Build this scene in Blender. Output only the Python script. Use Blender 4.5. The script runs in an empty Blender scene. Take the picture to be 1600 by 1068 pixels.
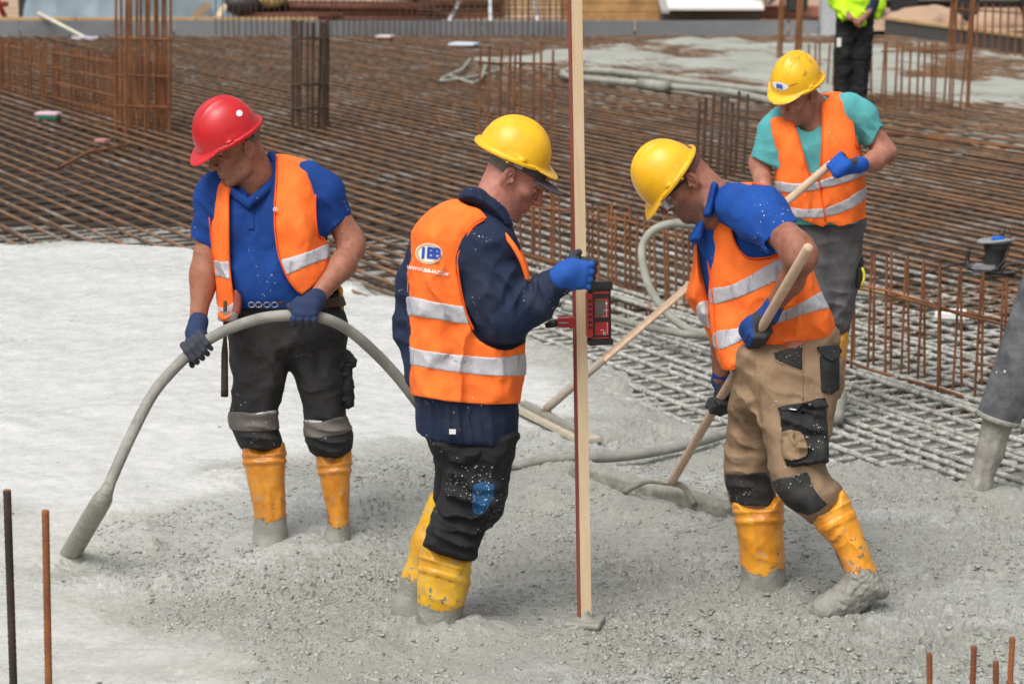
import bpy, bmesh, math, random
import numpy as np
from mathutils import Vector, Matrix, Quaternion
R = math.radians
sc = bpy.context.scene
COL = sc.collection
random.seed(7); RNG = np.random.default_rng(11)

# ---------------------------------------------------------------- camera
PITCH, FPX, HCAM = R(11.0), 3778.0, 2.57
cam_d = bpy.data.cameras.new('camera'); cam = bpy.data.objects.new('camera', cam_d); COL.objects.link(cam)
cam.location = (0, 0, HCAM); cam.rotation_euler = (math.pi/2 - PITCH, 0, 0)
cam_d.sensor_width = 36.0; cam_d.lens = 36.0*FPX/1600.0
cam_d.clip_start = 0.1; cam_d.clip_end = 4000
cam_d.dof.use_dof = True; cam_d.dof.focus_distance = 8.7; cam_d.dof.aperture_fstop = 5.0
sc.camera = cam

# ---------------------------------------------------------------- daylight (bright overcast)
world = bpy.data.worlds.new('World'); sc.world = world; world.use_nodes = True
wn = world.node_tree.nodes; wl = world.node_tree.links
sky = wn.new('ShaderNodeTexSky'); sky.sky_type = 'NISHITA'; sky.sun_disc = False
SUN_EL, SUN_AZ = R(58), R(-150)
sky.sun_elevation = SUN_EL; sky.sun_rotation = SUN_AZ
sky.air_density = 1.0; sky.dust_density = 6.0; sky.ozone_density = 1.0
hsv = wn.new('ShaderNodeHueSaturation'); hsv.inputs['Saturation'].default_value = 0.22
wl.new(sky.outputs[0], hsv.inputs['Color']); wl.new(hsv.outputs[0], wn['Background'].inputs['Color'])
wn['Background'].inputs['Strength'].default_value = 0.15
sun_d = bpy.data.lights.new('sun', 'SUN'); sun_d.energy = 1.35; sun_d.angle = R(32); sun_d.color = (1, .97, .93)
sun = bpy.data.objects.new('sun', sun_d); COL.objects.link(sun); sun.location = (0, 0, 30)
_sd = Vector((math.sin(SUN_AZ)*math.cos(SUN_EL), math.cos(SUN_AZ)*math.cos(SUN_EL), math.sin(SUN_EL)))
sun.rotation_euler = _sd.to_track_quat('Z', 'Y').to_euler()
vs = sc.view_settings
vs.view_transform = 'Standard'; vs.look = 'None'; vs.gamma = 1.0; vs.use_curve_mapping = False
vs.exposure = 0.22
sc.render.engine = 'CYCLES'
sc.cycles.max_bounces = 6

# ---------------------------------------------------------------- pixel of the photograph -> point of the place
CP, SP = math.cos(PITCH), math.sin(PITCH)
def ray(px, py):
    a = (px-800)/FPX; b = (534-py)/FPX
    return np.array([a, CP+b*SP, -SP+b*CP])
def P(px, py, Y):
    d = ray(px, py); return np.array([0, 0, HCAM]) + d*(Y/d[1])
def G(px, py, z=0.0):
    d = ray(px, py); return np.array([0, 0, HCAM]) + d*((z-HCAM)/d[2])

def px_of(w):
    x, y, z = w[0], w[1], w[2]-HCAM; f = y*CP-z*SP; u = y*SP+z*CP
    return 800+FPX*x/f, 534-FPX*u/f

# ---------------------------------------------------------------- noise
_T3 = RNG.random((32, 32, 32)).astype(np.float32)*2-1
def noise3(x, y, z):
    xi = np.floor(x).astype(np.int32); yi = np.floor(y).astype(np.int32); zi = np.floor(z).astype(np.int32)
    fx = x-xi; fy = y-yi; fz = z-zi
    fx = fx*fx*(3-2*fx); fy = fy*fy*(3-2*fy); fz = fz*fz*(3-2*fz)
    x0 = xi & 31; x1 = (xi+1) & 31; y0 = yi & 31; y1 = (yi+1) & 31; z0 = zi & 31; z1 = (zi+1) & 31
    T = _T3
    a = T[x0, y0, z0]*(1-fx)+T[x1, y0, z0]*fx; b = T[x0, y1, z0]*(1-fx)+T[x1, y1, z0]*fx
    c = T[x0, y0, z1]*(1-fx)+T[x1, y0, z1]*fx; d = T[x0, y1, z1]*(1-fx)+T[x1, y1, z1]*fx
    return (a*(1-fy)+b*fy)*(1-fz)+(c*(1-fy)+d*fy)*fz
_T2 = RNG.random((256, 256)).astype(np.float32)*2-1
def noise2(x, y):
    xi = np.floor(x).astype(np.int32); yi = np.floor(y).astype(np.int32)
    fx = x-xi; fy = y-yi; fx = fx*fx*(3-2*fx); fy = fy*fy*(3-2*fy)
    x0 = xi & 255; x1 = (xi+1) & 255; y0 = yi & 255; y1 = (yi+1) & 255
    T = _T2
    return (T[x0, y0]*(1-fx)+T[x1, y0]*fx)*(1-fy)+(T[x0, y1]*(1-fx)+T[x1, y1]*fx)*fy
def fbm2(x, y, o=4, g=.5):
    s = 0; a = 1.0
    for i in range(o):
        s = s+a*noise2(x*(2**i)+i*17.3, y*(2**i)+i*9.1); a *= g
    return s

# ---------------------------------------------------------------- object helpers
def tag(o, label=None, cat=None, group=None, kind=None):
    for k, v in (('label', label), ('category', cat), ('group', group), ('kind', kind)):
        if v: o[k] = v
    return o
def thing(name, loc, label, cat, group=None):
    o = bpy.data.objects.new(name, None); COL.objects.link(o)
    o.empty_display_size = .1; o.location = [float(c) for c in loc]
    return tag(o, label, cat, group)
def mesh(name, v, f, m, smooth=True, attrs=None):
    me = bpy.data.meshes.new(name)
    v = np.asarray(v, np.float32); f = np.asarray(f, np.int32) if not isinstance(f, list) else f
    if isinstance(f, np.ndarray):
        n, k = f.shape
        me.vertices.add(len(v)); me.vertices.foreach_set('co', v.ravel())
        me.loops.add(n*k); me.loops.foreach_set('vertex_index', f.ravel())
        me.polygons.add(n); me.polygons.foreach_set('loop_start', np.arange(n, dtype=np.int32)*k)
        me.update(calc_edges=True); me.validate()
    else:
        me.from_pydata(v.tolist(), [], f); me.update()
    if smooth: me.polygons.foreach_set('use_smooth', [True]*len(me.polygons))
    if attrs:
        for k, a in attrs.items():
            at = me.attributes.new(k, 'FLOAT', 'POINT'); at.data.foreach_set('value', np.asarray(a, np.float32))
    if m: me.materials.append(m)
    return me
def wpos(o):
    p = Vector((0, 0, 0))
    while o is not None: p += o.location; o = o.parent
    return p
def obj(name, v, f, m, parent=None, smooth=True, attrs=None, origin=None):
    """one mesh object; vertices arrive in world coordinates"""
    v = np.asarray(v, np.float32)
    base = np.array(wpos(parent), np.float32) if parent is not None else np.zeros(3, np.float32)
    if parent is None and origin is not None: org = np.asarray(origin, np.float32)
    elif parent is None: org = np.zeros(3, np.float32)
    else: org = base
    me = mesh(name, v-org, f, m, smooth, attrs)
    o = bpy.data.objects.new(name, me); COL.objects.link(o)
    if parent is not None: o.parent = parent
    else: o.location = [float(c) for c in org]
    return o
def bm_obj(name, bm, m, parent=None, smooth=False, origin=None):
    v = np.array([q.co[:] for q in bm.verts], np.float32); bm.verts.index_update()
    f = [[q.index for q in p.verts] for p in bm.faces]; bm.free()
    return obj(name, v, f, m, parent, smooth, origin=origin)
def frame_from(a, b):
    d = Vector(b)-Vector(a); return d.to_track_quat('Z', 'X'), d.length
def basis(fwd, up=(0, 0, 1)):
    """columns: lateral x, forward y, up z"""
    y = np.array(fwd, float); y /= np.linalg.norm(y)
    x = np.cross(y, np.array(up, float)); x /= np.linalg.norm(x)
    return np.stack([x, y, np.cross(x, y)], 1)
def tube_vf(pts, rad, n=10, closed=False, caps=True):
    pts = np.asarray(pts, float); m = len(pts); rad = np.broadcast_to(np.asarray(rad, float), (m,))
    T = np.gradient(pts, axis=0); T /= np.linalg.norm(T, axis=1)[:, None]+1e-9
    u = np.cross(T[0], [0.13, .2, 1.0]); u /= np.linalg.norm(u)
    V = []
    for i in range(m):
        u = u-T[i]*np.dot(u, T[i]); u /= np.linalg.norm(u); w = np.cross(T[i], u)
        for k in range(n):
            a = 2*math.pi*k/n; V.append(pts[i]+rad[i]*(math.cos(a)*u+math.sin(a)*w))
    Fc = []
    for i in range(m-1):
        for k in range(n):
            k2 = (k+1) % n; Fc.append([i*n+k, i*n+k2, (i+1)*n+k2, (i+1)*n+k])
    if caps: Fc.append(list(range(n))[::-1]); Fc.append([(m-1)*n+k for k in range(n)])
    return np.array(V), Fc
def spline(pts, n=8):
    pts = [np.array(p, float) for p in pts]
    q = [2*pts[0]-pts[1]]+pts+[2*pts[-1]-pts[-2]]; out = []
    for i in range(1, len(q)-2):
        for k in range(n):
            t = k/n; a, b, c, d = q[i-1], q[i], q[i+1], q[i+2]
            out.append(.5*((2*b)+(c-a)*t+(2*a-5*b+4*c-d)*t*t+(3*b-a-3*c+d)*t**3))
    out.append(pts[-1]); return np.array(out)
def tube(name, pts, rad, m, parent=None, n=10, smooth=True, origin=None):
    v, f = tube_vf(pts, rad, n); return obj(name, v, f, m, parent, smooth, origin=origin)
def box_vf(c, size, rot=None, bev=0.0):
    bm = bmesh.new(); bmesh.ops.create_cube(bm, size=1.0)
    bmesh.ops.scale(bm, vec=size, verts=bm.verts)
    if bev > 0: bmesh.ops.bevel(bm, geom=bm.edges[:], offset=bev, segments=2, affect='EDGES')
    if rot is not None: bmesh.ops.transform(bm, matrix=Matrix(np.asarray(rot).tolist()).to_4x4(), verts=bm.verts)
    bmesh.ops.translate(bm, vec=Vector([float(k) for k in c]), verts=bm.verts)
    bm.verts.index_update()
    v = np.array([q.co[:] for q in bm.verts]); f = [[q.index for q in p.verts] for p in bm.faces]; bm.free()
    return v, f
def box(name, c, size, m, parent=None, rot=None, bev=0.0, origin=None):
    v, f = box_vf(c, size, rot, bev); return obj(name, v, f, m, parent, False, origin=origin)
def join_vf(lst):
    V, Fc, n = [], [], 0
    for v, f in lst:
        V.append(np.asarray(v)); Fc += [[i+n for i in q] for q in f]; n += len(v)
    return np.concatenate(V), Fc

# ---------------------------------------------------------------- materials
class NT:
    def __init__(s, name):
        s.m = bpy.data.materials.new(name); s.m.use_nodes = True
        s.n = s.m.node_tree.nodes; s.l = s.m.node_tree.links; s.b = s.n['Principled BSDF']
        s.pos = s.n.new('ShaderNodeNewGeometry').outputs['Position']
    def link(s, a, b): s.l.new(a, b)
    def val(s, sock, v):
        if hasattr(v, 'is_output'): s.link(v, sock)
        else: sock.default_value = v
    def noise(s, scale, detail=4, rough=.55, vec=None, dist=0.0):
        n = s.n.new('ShaderNodeTexNoise'); n.inputs['Scale'].default_value = scale
        n.inputs['Detail'].default_value = detail; n.inputs['Roughness'].default_value = rough
        n.inputs['Distortion'].default_value = dist
        s.link(vec or s.pos, n.inputs['Vector']); return n.outputs['Fac']
    def stretch(s, sc3):
        n = s.n.new('ShaderNodeMapping'); n.inputs['Scale'].default_value = sc3
        s.link(s.pos, n.inputs['Vector']); return n.outputs[0]
    def ramp(s, fac, a, b, lo=0.0, hi=1.0):
        n = s.n.new('ShaderNodeMapRange'); n.clamp = True; n.interpolation_type = 'SMOOTHSTEP'
        n.inputs[1].default_value = a; n.inputs[2].default_value = b; n.inputs[3].default_value = lo; n.inputs[4].default_value = hi
        s.link(fac, n.inputs[0]); return n.outputs[0]
    def math(s, op, a, b=0.0):
        n = s.n.new('ShaderNodeMath'); n.operation = op
        s.val(n.inputs[0], a); s.val(n.inputs[1], b); return n.outputs[0]
    def mix(s, fac, a, b):
        n = s.n.new('ShaderNodeMix'); n.data_type = 'RGBA'
        s.val(n.inputs[0], fac)
        for i, c in ((6, a), (7, b)):
            if hasattr(c, 'is_output'): s.link(c, n.inputs[i])
            else: n.inputs[i].default_value = (c[0], c[1], c[2], 1)
        return n.outputs[2]
    def spots(s, scale, size, dens):
        """sparse small splashes in clusters, uneven in size and outline: 1 inside"""
        n = s.n.new('ShaderNodeTexVoronoi'); n.inputs['Scale'].default_value = scale
        d = s.n.new('ShaderNodeTexNoise'); d.inputs['Scale'].default_value = scale*1.7; d.inputs['Detail'].default_value = 2; s.link(s.pos, d.inputs['Vector'])
        w = s.n.new('ShaderNodeVectorMath'); w.operation = 'MULTIPLY_ADD'; w.inputs[1].default_value = (.45/scale,)*3
        s.link(d.outputs['Color'], w.inputs[0]); s.link(s.pos, w.inputs[2]); s.link(w.outputs[0], n.inputs['Vector'])
        sep = s.n.new('ShaderNodeSeparateColor'); s.link(n.outputs['Color'], sep.inputs[0])
        cl = s.ramp(s.noise(5.5, 3, .6), .40, .66)
        big = s.math('POWER', sep.outputs[1], 3.0)
        on = s.math('GREATER_THAN', s.math('MULTIPLY', sep.outputs[0], s.math('ADD', .25, s.math('MULTIPLY', cl, .75))), 1-dens)
        rad = s.math('MULTIPLY', s.math('MULTIPLY', s.math('ADD', .25, big), size), on)
        return s.math('LESS_THAN', n.outputs['Distance'], rad)
    def attr(s, name):
        n = s.n.new('ShaderNodeAttribute'); n.attribute_name = name; return n.outputs['Fac']
    def z(s):
        n = s.n.new('ShaderNodeSeparateXYZ'); s.link(s.pos, n.inputs[0]); return n.outputs[2]
    def bump(s, h, strength, dist=.01):
        n = s.n.new('ShaderNodeBump'); n.inputs['Strength'].default_value = strength; n.inputs['Distance'].default_value = dist
        s.link(h, n.inputs['Height']); s.link(n.outputs[0], s.b.inputs['Normal'])
    def done(s, col, rough=.6, spec=.5, metal=0.0, **kw):
        if hasattr(col, 'is_output'): s.link(col, s.b.inputs['Base Color'])
        else: s.b.inputs['Base Color'].default_value = (*col, 1)
        s.val(s.b.inputs['Roughness'], rough); s.b.inputs['Specular IOR Level'].default_value = spec
        s.val(s.b.inputs['Metallic'], metal)
        for k, v in kw.items(): s.b.inputs[k.replace('_', ' ')].default_value = v
        return s.m
SPLAT = (.55, .55, .52)
def cloth(name, c, c2=None, spat=0.0, dirt=0.0, rough=.85, scale=9, fold=.25, dirtc=(.20, .19, .17)):
    t = NT(name); c2 = c2 or tuple(k*.75 for k in c)
    col = t.mix(t.ramp(t.noise(scale, 5, .6), .35, .7), c, c2)
    if dirt: col = t.mix(t.math('MULTIPLY', t.ramp(t.noise(6, 6, .7), .45, .8), dirt), col, dirtc)
    if spat:
        col = t.mix(t.spots(170, .36, min(.55, spat*2.2)), col, SPLAT); col = t.mix(t.spots(80, .24, spat*.8), col, SPLAT)
    w = t.noise(700, 2, .5); h = t.math('ADD', t.math('MULTIPLY', w, .05), t.math('MULTIPLY', t.noise(28, 3, .5), fold))
    t.bump(h, .6, .012)
    return t.done(col, rough, .25)
def plain(name, c, rough=.5, spec=.5, metal=0.0, var=.2, scale=14, bump=0.0, bscale=60, spat=0.0, dark=None):
    t = NT(name)
    col = t.mix(t.ramp(t.noise(scale, 5, .6), .3, .75), c, dark or tuple(k*(1-var) for k in c))
    if spat: col = t.mix(t.spots(70, .34, spat), col, SPLAT)
    if bump: t.bump(t.noise(bscale, 4, .6), bump, .01)
    return t.done(col, rough, spec, metal)
M = {}
def rust_mat(name, base=(.215, .112, .055), dark=(.10, .068, .046), grey=(.24, .21, .185), coat=False):
    t = NT(name)
    c = t.mix(t.ramp(t.noise(3.2, 6, .7), .35, .62), base, dark)
    c = t.mix(t.ramp(t.noise(1.3, 5, .7), .52, .68), c, grey)
    w = t.n.new('ShaderNodeTexWave'); w.inputs['Scale'].default_value = 34; w.bands_direction = 'DIAGONAL'; w.inputs['Distortion'].default_value = .3
    t.link(t.pos, w.inputs['Vector'])
    if coat:
        # dried grout splashed over the bars beside the fresh pour: distance from the pour's edge (straight line over the ground)
        a, b = G(430, 430), G(1600, 800); e = b-a; L = math.hypot(e[0], e[1]); nx, ny = -e[1]/L, e[0]/L
        dt = t.n.new('ShaderNodeVectorMath'); dt.operation = 'DOT_PRODUCT'; dt.inputs[1].default_value = (nx, ny, 0)
        t.link(t.pos, dt.inputs[0]); d = t.math('SUBTRACT', dt.outputs['Value'], float(a[0]*nx+a[1]*ny))
        xs = t.n.new('ShaderNodeSeparateXYZ'); t.link(t.pos, xs.inputs[0]); side = t.ramp(xs.outputs[0], -1.6, .1)
        near = t.math('MULTIPLY', t.ramp(d, 9.0, .8), side); near0 = t.math('MULTIPLY', t.ramp(d, 2.2, .3), side)
        nz = t.noise(1.7, 7, .78); nf = t.noise(11, 6, .75)
        s = t.math('ADD', t.math('MULTIPLY', near, .34), t.math('MULTIPLY', near0, .08))
        f = t.ramp(t.math('ADD', s, t.math('ADD', t.math('MULTIPLY', nz, .60), t.math('MULTIPLY', nf, .42))), .74, .84)
        c = t.mix(f, c, t.mix(t.ramp(t.noise(24, 6, .8), .3, .7), (.12, .118, .10), (.52, .515, .475)))
        c = t.mix(t.spots(9, .4, .12), c, (.34, .32, .29))
    t.bump(t.math('ADD', t.math('MULTIPLY', w.outputs['Fac'], .25), t.noise(42, 6, .8)), .55, .004)
    return t.done(c, .75, .3)
# ---------------------------------------------------------------- volumes: rounded solids melted together, then skinned
def surfnet(d, ax, ay, az):
    s = d < 0
    nx, ny, nz = d.shape
    cnt = np.zeros((nx-1, ny-1, nz-1), np.int8)
    off = [(i, j, k) for i in (0, 1) for j in (0, 1) for k in (0, 1)]
    for i, j, k in off: cnt += s[i:nx-1+i, j:ny-1+j, k:nz-1+k]
    act = (cnt > 0) & (cnt < 8)
    I, J, K = np.nonzero(act)
    idx = np.full(act.shape, -1, np.int32); idx[I, J, K] = np.arange(len(I))
    val = {o: d[I+o[0], J+o[1], K+o[2]] for o in off}
    acc = np.zeros((len(I), 3)); n = np.zeros(len(I))
    for a in off:
        for axn in range(3):
            if a[axn] == 0:
                b = list(a); b[axn] = 1; b = tuple(b)
                va, vb = val[a], val[b]; m = (va < 0) != (vb < 0)
                t = np.where(m, va/np.where(m, va-vb, 1), 0)
                p = np.stack([np.full(len(I), a[0], float), np.full(len(I), a[1], float), np.full(len(I), a[2], float)], 1)
                p[:, axn] += t
                acc += p*m[:, None]; n += m
    acc /= n[:, None]
    V = np.stack([ax[I]+acc[:, 0]*(ax[I+1]-ax[I]), ay[J]+acc[:, 1]*(ay[J+1]-ay[J]), az[K]+acc[:, 2]*(az[K+1]-az[K])], 1)
    Fs = []
    for axn in range(3):
        sl0 = [slice(1, -1)]*3; sl1 = [slice(1, -1)]*3
        sl0[axn] = slice(0, -1); sl1[axn] = slice(1, None)
        A = s[tuple(sl0)]; B = s[tuple(sl1)]
        x = np.argwhere(A != B)
        if not len(x): continue
        inside = A[tuple(x.T)]
        c = x.copy(); o1, o2 = (axn+1) % 3, (axn+2) % 3
        c[:, o1] += 1; c[:, o2] += 1
        q = []
        for da, db in ((0, 0), (1, 0), (1, 1), (0, 1)):
            e = c.copy(); e[:, o1] -= da; e[:, o2] -= db; q.append(idx[tuple(e.T)])
        q = np.stack(q, 1)
        q[~inside] = q[~inside][:, ::-1]
        Fs.append(q)
    F = np.concatenate(Fs)
    return V, F[(F >= 0).all(1)]
class Poly:
    """an outline traced at its own distance Y; sdf in metres, seen along the line of sight"""
    def __init__(s, pts, Y, smooth=4, cell=.003, pad=.12):
        s.Y = Y; p = np.array(pts, float)
        if smooth:
            p = np.concatenate([p[-2:], p, p[:2]]); q = []
            for i in range(2, len(p)-2):
                a, b, c, d = p[i-1], p[i], p[i+1], p[i+2] if i+2 < len(p) else p[i+1]
                for k in range(smooth):
                    t = k/smooth; q.append(.5*((2*b)+(c-a)*t+(2*a-5*b+4*c-d)*t*t+(3*b-a-3*c+d)*t**3))
            p = np.array(q)
        w = np.array([P(u, v, Y) for u, v in p]); s.xz = w[:, [0, 2]]
        cpx = np.mean(np.array(pts, float), 0); r = ray(*cpx); s.sh = (r[0]/r[1], r[2]/r[1])
        lo = s.xz.min(0)-pad; hi = s.xz.max(0)+pad; s.lo = lo; s.hi = hi; s.cell = cell
        X = np.arange(lo[0], hi[0], cell); Z = np.arange(lo[1], hi[1], cell)
        gx, gz = np.meshgrid(X, Z, indexing='ij'); best = np.full(gx.shape, 1e9); ins = np.zeros(gx.shape, bool)
        q = s.xz; m = len(q)
        for i in range(m):
            a = q[i]; b = q[(i+1) % m]; e = b-a; L = e@e+1e-12
            t = np.clip(((gx-a[0])*e[0]+(gz-a[1])*e[1])/L, 0, 1)
            best = np.minimum(best, (gx-a[0]-t*e[0])**2+(gz-a[1]-t*e[1])**2)
            c = (a[1] > gz) != (b[1] > gz)
            if abs(e[1]) > 1e-12: ins ^= c & (gx < a[0]+(gz-a[1])*e[0]/e[1])
        s.r = (np.sqrt(best)*np.where(ins, -1, 1)).astype(np.float32)
    def __call__(s, X, Y, Z):
        x = (X-(Y-s.Y)*s.sh[0]-s.lo[0])/s.cell; z = (Z-(Y-s.Y)*s.sh[1]-s.lo[1])/s.cell
        x, z = np.broadcast_arrays(x, z)
        x = np.clip(x, 0, s.r.shape[0]-1.001); z = np.clip(z, 0, s.r.shape[1]-1.001)
        xi = x.astype(np.int32); zi = z.astype(np.int32); fx = x-xi; fz = z-zi; r = s.r
        return (r[xi, zi]*(1-fx)+r[xi+1, zi]*fx)*(1-fz)+(r[xi, zi+1]*(1-fx)+r[xi+1, zi+1]*fx)*fz
class Vol:
    def __init__(s, lo, hi, h, fine=None):
        s.h = h; lo = np.array(lo, float); hi = np.array(hi, float)
        s.ax = [np.arange(lo[i], hi[i]+h, h) for i in range(3)]
        if fine is not None:                       # closer slices round a head
            c, r, h2 = fine
            for i in range(3):
                a, b = c[i]-r, c[i]+r; g = s.ax[i]
                s.ax[i] = np.concatenate([g[g < a-h2*.5], np.arange(a, b, h2), g[g > b+h2*.5]])
        s.d = np.full([len(a) for a in s.ax], .5, np.float32)
    def copy(s):
        o = Vol.__new__(Vol); o.h = s.h; o.ax = s.ax; o.d = s.d.copy(); return o
    def sl(s, lo=None, hi=None):
        out = []
        for i in range(3):
            if lo is None: out.append(slice(0, len(s.ax[i]))); continue
            a = int(np.clip(np.searchsorted(s.ax[i], lo[i]), 0, len(s.ax[i]))); b = int(np.clip(np.searchsorted(s.ax[i], hi[i]), a, len(s.ax[i])))
            out.append(slice(a, b))
        return tuple(out)
    def grid(s, sl):
        return s.ax[0][sl[0]][:, None, None], s.ax[1][sl[1]][None, :, None], s.ax[2][sl[2]][None, None, :]
    def put(s, fn, lo, hi, k=0.0, mode='add'):
        m = max(.03, k*1.2)
        sl = s.sl(np.array(lo)-m, np.array(hi)+m) if lo is not None else s.sl()
        a = s.d[sl]
        if a.size == 0: return s
        b = np.broadcast_to(fn(*s.grid(sl)), a.shape)
        if mode == 'add':
            r = np.minimum(a, b)
            if k: r = r-np.maximum(k-np.abs(a-b), 0)**2/(4*k)
        else:
            if mode == 'sub': b = -b
            r = np.maximum(a, b)
            if k: r = r+np.maximum(k-np.abs(a-b), 0)**2/(4*k)
        s.d[sl] = r; return s
    def cone(s, a, b, ra, rb=None, k=.02, mode='add', flat=None):
        a = np.array(a, float); b = np.array(b, float); rb = ra if rb is None else rb
        e = b-a; L = e@e+1e-12
        def fn(X, Y, Z):
            x, y, z = X-a[0], Y-a[1], Z-a[2]
            t = np.clip((x*e[0]+y*e[1]+z*e[2])/L, 0, 1)
            x, y, z = x-t*e[0], y-t*e[1], z-t*e[2]
            if flat:
                n, f = flat; c = (x*n[0]+y*n[1]+z*n[2])*(1/f-1)
                x, y, z = x+c*n[0], y+c*n[1], z+c*n[2]
            return np.sqrt(x*x+y*y+z*z)-(ra+(rb-ra)*t)
        r = max(ra, rb)*(max(1, flat[1]) if flat else 1)
        return s.put(fn, np.minimum(a, b)-r, np.maximum(a, b)+r, k, mode)
    def chain(s, pts, rad, k=.02, flat=None):
        for i in range(len(pts)-1): s.cone(pts[i], pts[i+1], rad[i], rad[i+1], k, flat=flat)
        return s
    def ell(s, c, r, B=None, k=.02, mode='add'):
        c = np.array(c, float); r = np.array(r, float); B = np.eye(3) if B is None else B
        def fn(X, Y, Z):
            x, y, z = X-c[0], Y-c[1], Z-c[2]
            q = [(x*B[0, i]+y*B[1, i]+z*B[2, i])/r[i] for i in range(3)]
            k0 = np.sqrt(q[0]**2+q[1]**2+q[2]**2); k1 = np.sqrt((q[0]/r[0])**2+(q[1]/r[1])**2+(q[2]/r[2])**2)+1e-6
            return k0*(k0-1)/k1
        m = r.max(); return s.put(fn, c-m, c+m, k, mode)
    def infl(s, poly, T, Rd, yc=None, k=.02, mode='add', p=2.0):
        def fn(X, Y, Z):
            d2 = poly(X, Y, Z); c = poly.Y if yc is None else yc(X, Z)
            q = np.maximum(0, Rd+d2)/Rd; y = np.abs(Y-c)/T
            return ((q**p+y**p)**(1/p)-1)*min(Rd, T)
        lo = [poly.lo[0]+.1, s.ax[1][0], poly.lo[1]+.05]; hi = [poly.hi[0]-.1, s.ax[1][-1], poly.hi[1]-.05]
        return s.put(fn, lo, hi, k, mode)
    def keep(s, poly, k=0.0): return s.put(lambda X, Y, Z: poly(X, Y, Z), None, None, k, 'and')
    def cut(s, poly, k=0.0, y0=-99, y1=99):
        def fn(X, Y, Z): return np.maximum(poly(X, Y, Z), np.maximum(y0-Y, Y-y1))
        return s.put(fn, None, None, k, 'sub')
    def band(s, fn, w=.05):
        """displace near the skin"""
        I = np.nonzero(np.abs(s.d) < w)
        x, y, z = s.ax[0][I[0]], s.ax[1][I[1]], s.ax[2][I[2]]
        s.d[I] += fn(x, y, z).astype(np.float32); return s
    def fold(s, c, dr, lam, amp, rad, wob=2.5):
        c = np.array(c); dr = np.array(dr, float); dr /= np.linalg.norm(dr)
        def fn(x, y, z):
            g = np.exp(-(((x-c[0])**2+(y-c[1])**2+(z-c[2])**2)/(rad*rad)))
            ph = ((x-c[0])*dr[0]+(y-c[1])*dr[1]+(z-c[2])*dr[2])/lam*6.283+wob*noise3(x*9, y*9, z*9)+wob*.6*noise3(x*21, y*21, z*21)
            return amp*g*(np.abs(np.sin(ph*.5))**.8*1.7-1)
        return s.band(fn)
    def rough(s, amp, f=14, f2=40):
        return s.band(lambda x, y, z: amp*(noise3(x*f, y*f, z*f)+.45*noise3(x*f2, y*f2, z*f2)))
    def folds(s, amp=.007, sc3=(9, 9, 16)):
        """long soft creases: ridged noise"""
        def fn(x, y, z):
            n = noise3(x*sc3[0]+.8*noise3(x*5, y*5, z*5), y*sc3[1], z*sc3[2]+.8*noise3(x*4+9, y*4, z*4))
            m = noise3(x*sc3[0]*2.1, y*sc3[1]*2.1, z*sc3[2]*2.1+5)
            return amp*(np.abs(n)**.8*1.9-.6)+amp*.45*(np.abs(m)*2-.6)
        return s.band(fn)
    def solid(s): return surfnet(s.d, *s.ax)
    def shell(s, poly, lo, hi, y0=-99, y1=99):
        """a skin patch between two offsets from this surface, inside an outline"""
        o = s.copy(); d = np.maximum(s.d-hi, lo-s.d)
        X, Y, Z = o.grid(o.sl())
        o.d = np.maximum(np.maximum(d, poly(X, Y, Z)), np.broadcast_to(np.maximum(y0-Y, Y-y1), d.shape)).astype(np.float32)
        return clean(*surfnet(o.d, *o.ax), .5)
    def sample(s, p):
        q = [(p[:, i]-s.ax[i][0])/s.h for i in range(3)]
        q = [np.clip(q[i], 0, len(s.ax[i])-1.001) for i in range(3)]
        I = [a.astype(np.int32) for a in q]; f = [a-b for a, b in zip(q, I)]; d = s.d; r = 0
        for i in (0, 1):
            for j in (0, 1):
                for k in (0, 1):
                    r = r+d[I[0]+i, I[1]+j, I[2]+k]*(f[0] if i else 1-f[0])*(f[1] if j else 1-f[1])*(f[2] if k else 1-f[2])
        return r
    def drop(s, pxy, Y0, Y1, off=.002):
        """points on this surface met along the lines of sight through photo pixels, lifted by off"""
        D = np.array([ray(u, v) for u, v in pxy]); D = D/D[:, 1:2]; o = np.array([0, 0, HCAM])
        y = np.full(len(D), Y0, float); hit = np.zeros(len(D), bool)
        for i in range(160):
            v = s.sample(o+D*y[:, None])-off
            hit |= v < .0008
            y = np.where(hit | (y > Y1), y, y+np.maximum(v*.6, .001))
        return o+D*y[:, None]

def clean(v, f, frac=.12):
    """drop stray crumbs: keep the pieces that hold a fair share of the skin"""
    n = len(v); lab = np.arange(n)
    for _ in range(400):
        m = lab[f].min(1); new = lab.copy()
        for i in range(4): np.minimum.at(new, f[:, i], m)
        new = new[new]
        if (new == lab).all(): break
        lab = new
    u, c = np.unique(lab, return_counts=True); keep = np.isin(lab, u[c >= frac*c.max()])
    f = f[keep[f].all(1)]; us = np.unique(f); mp = np.zeros(n, np.int64); mp[us] = np.arange(len(us))
    return v[us], mp[f]
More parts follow.
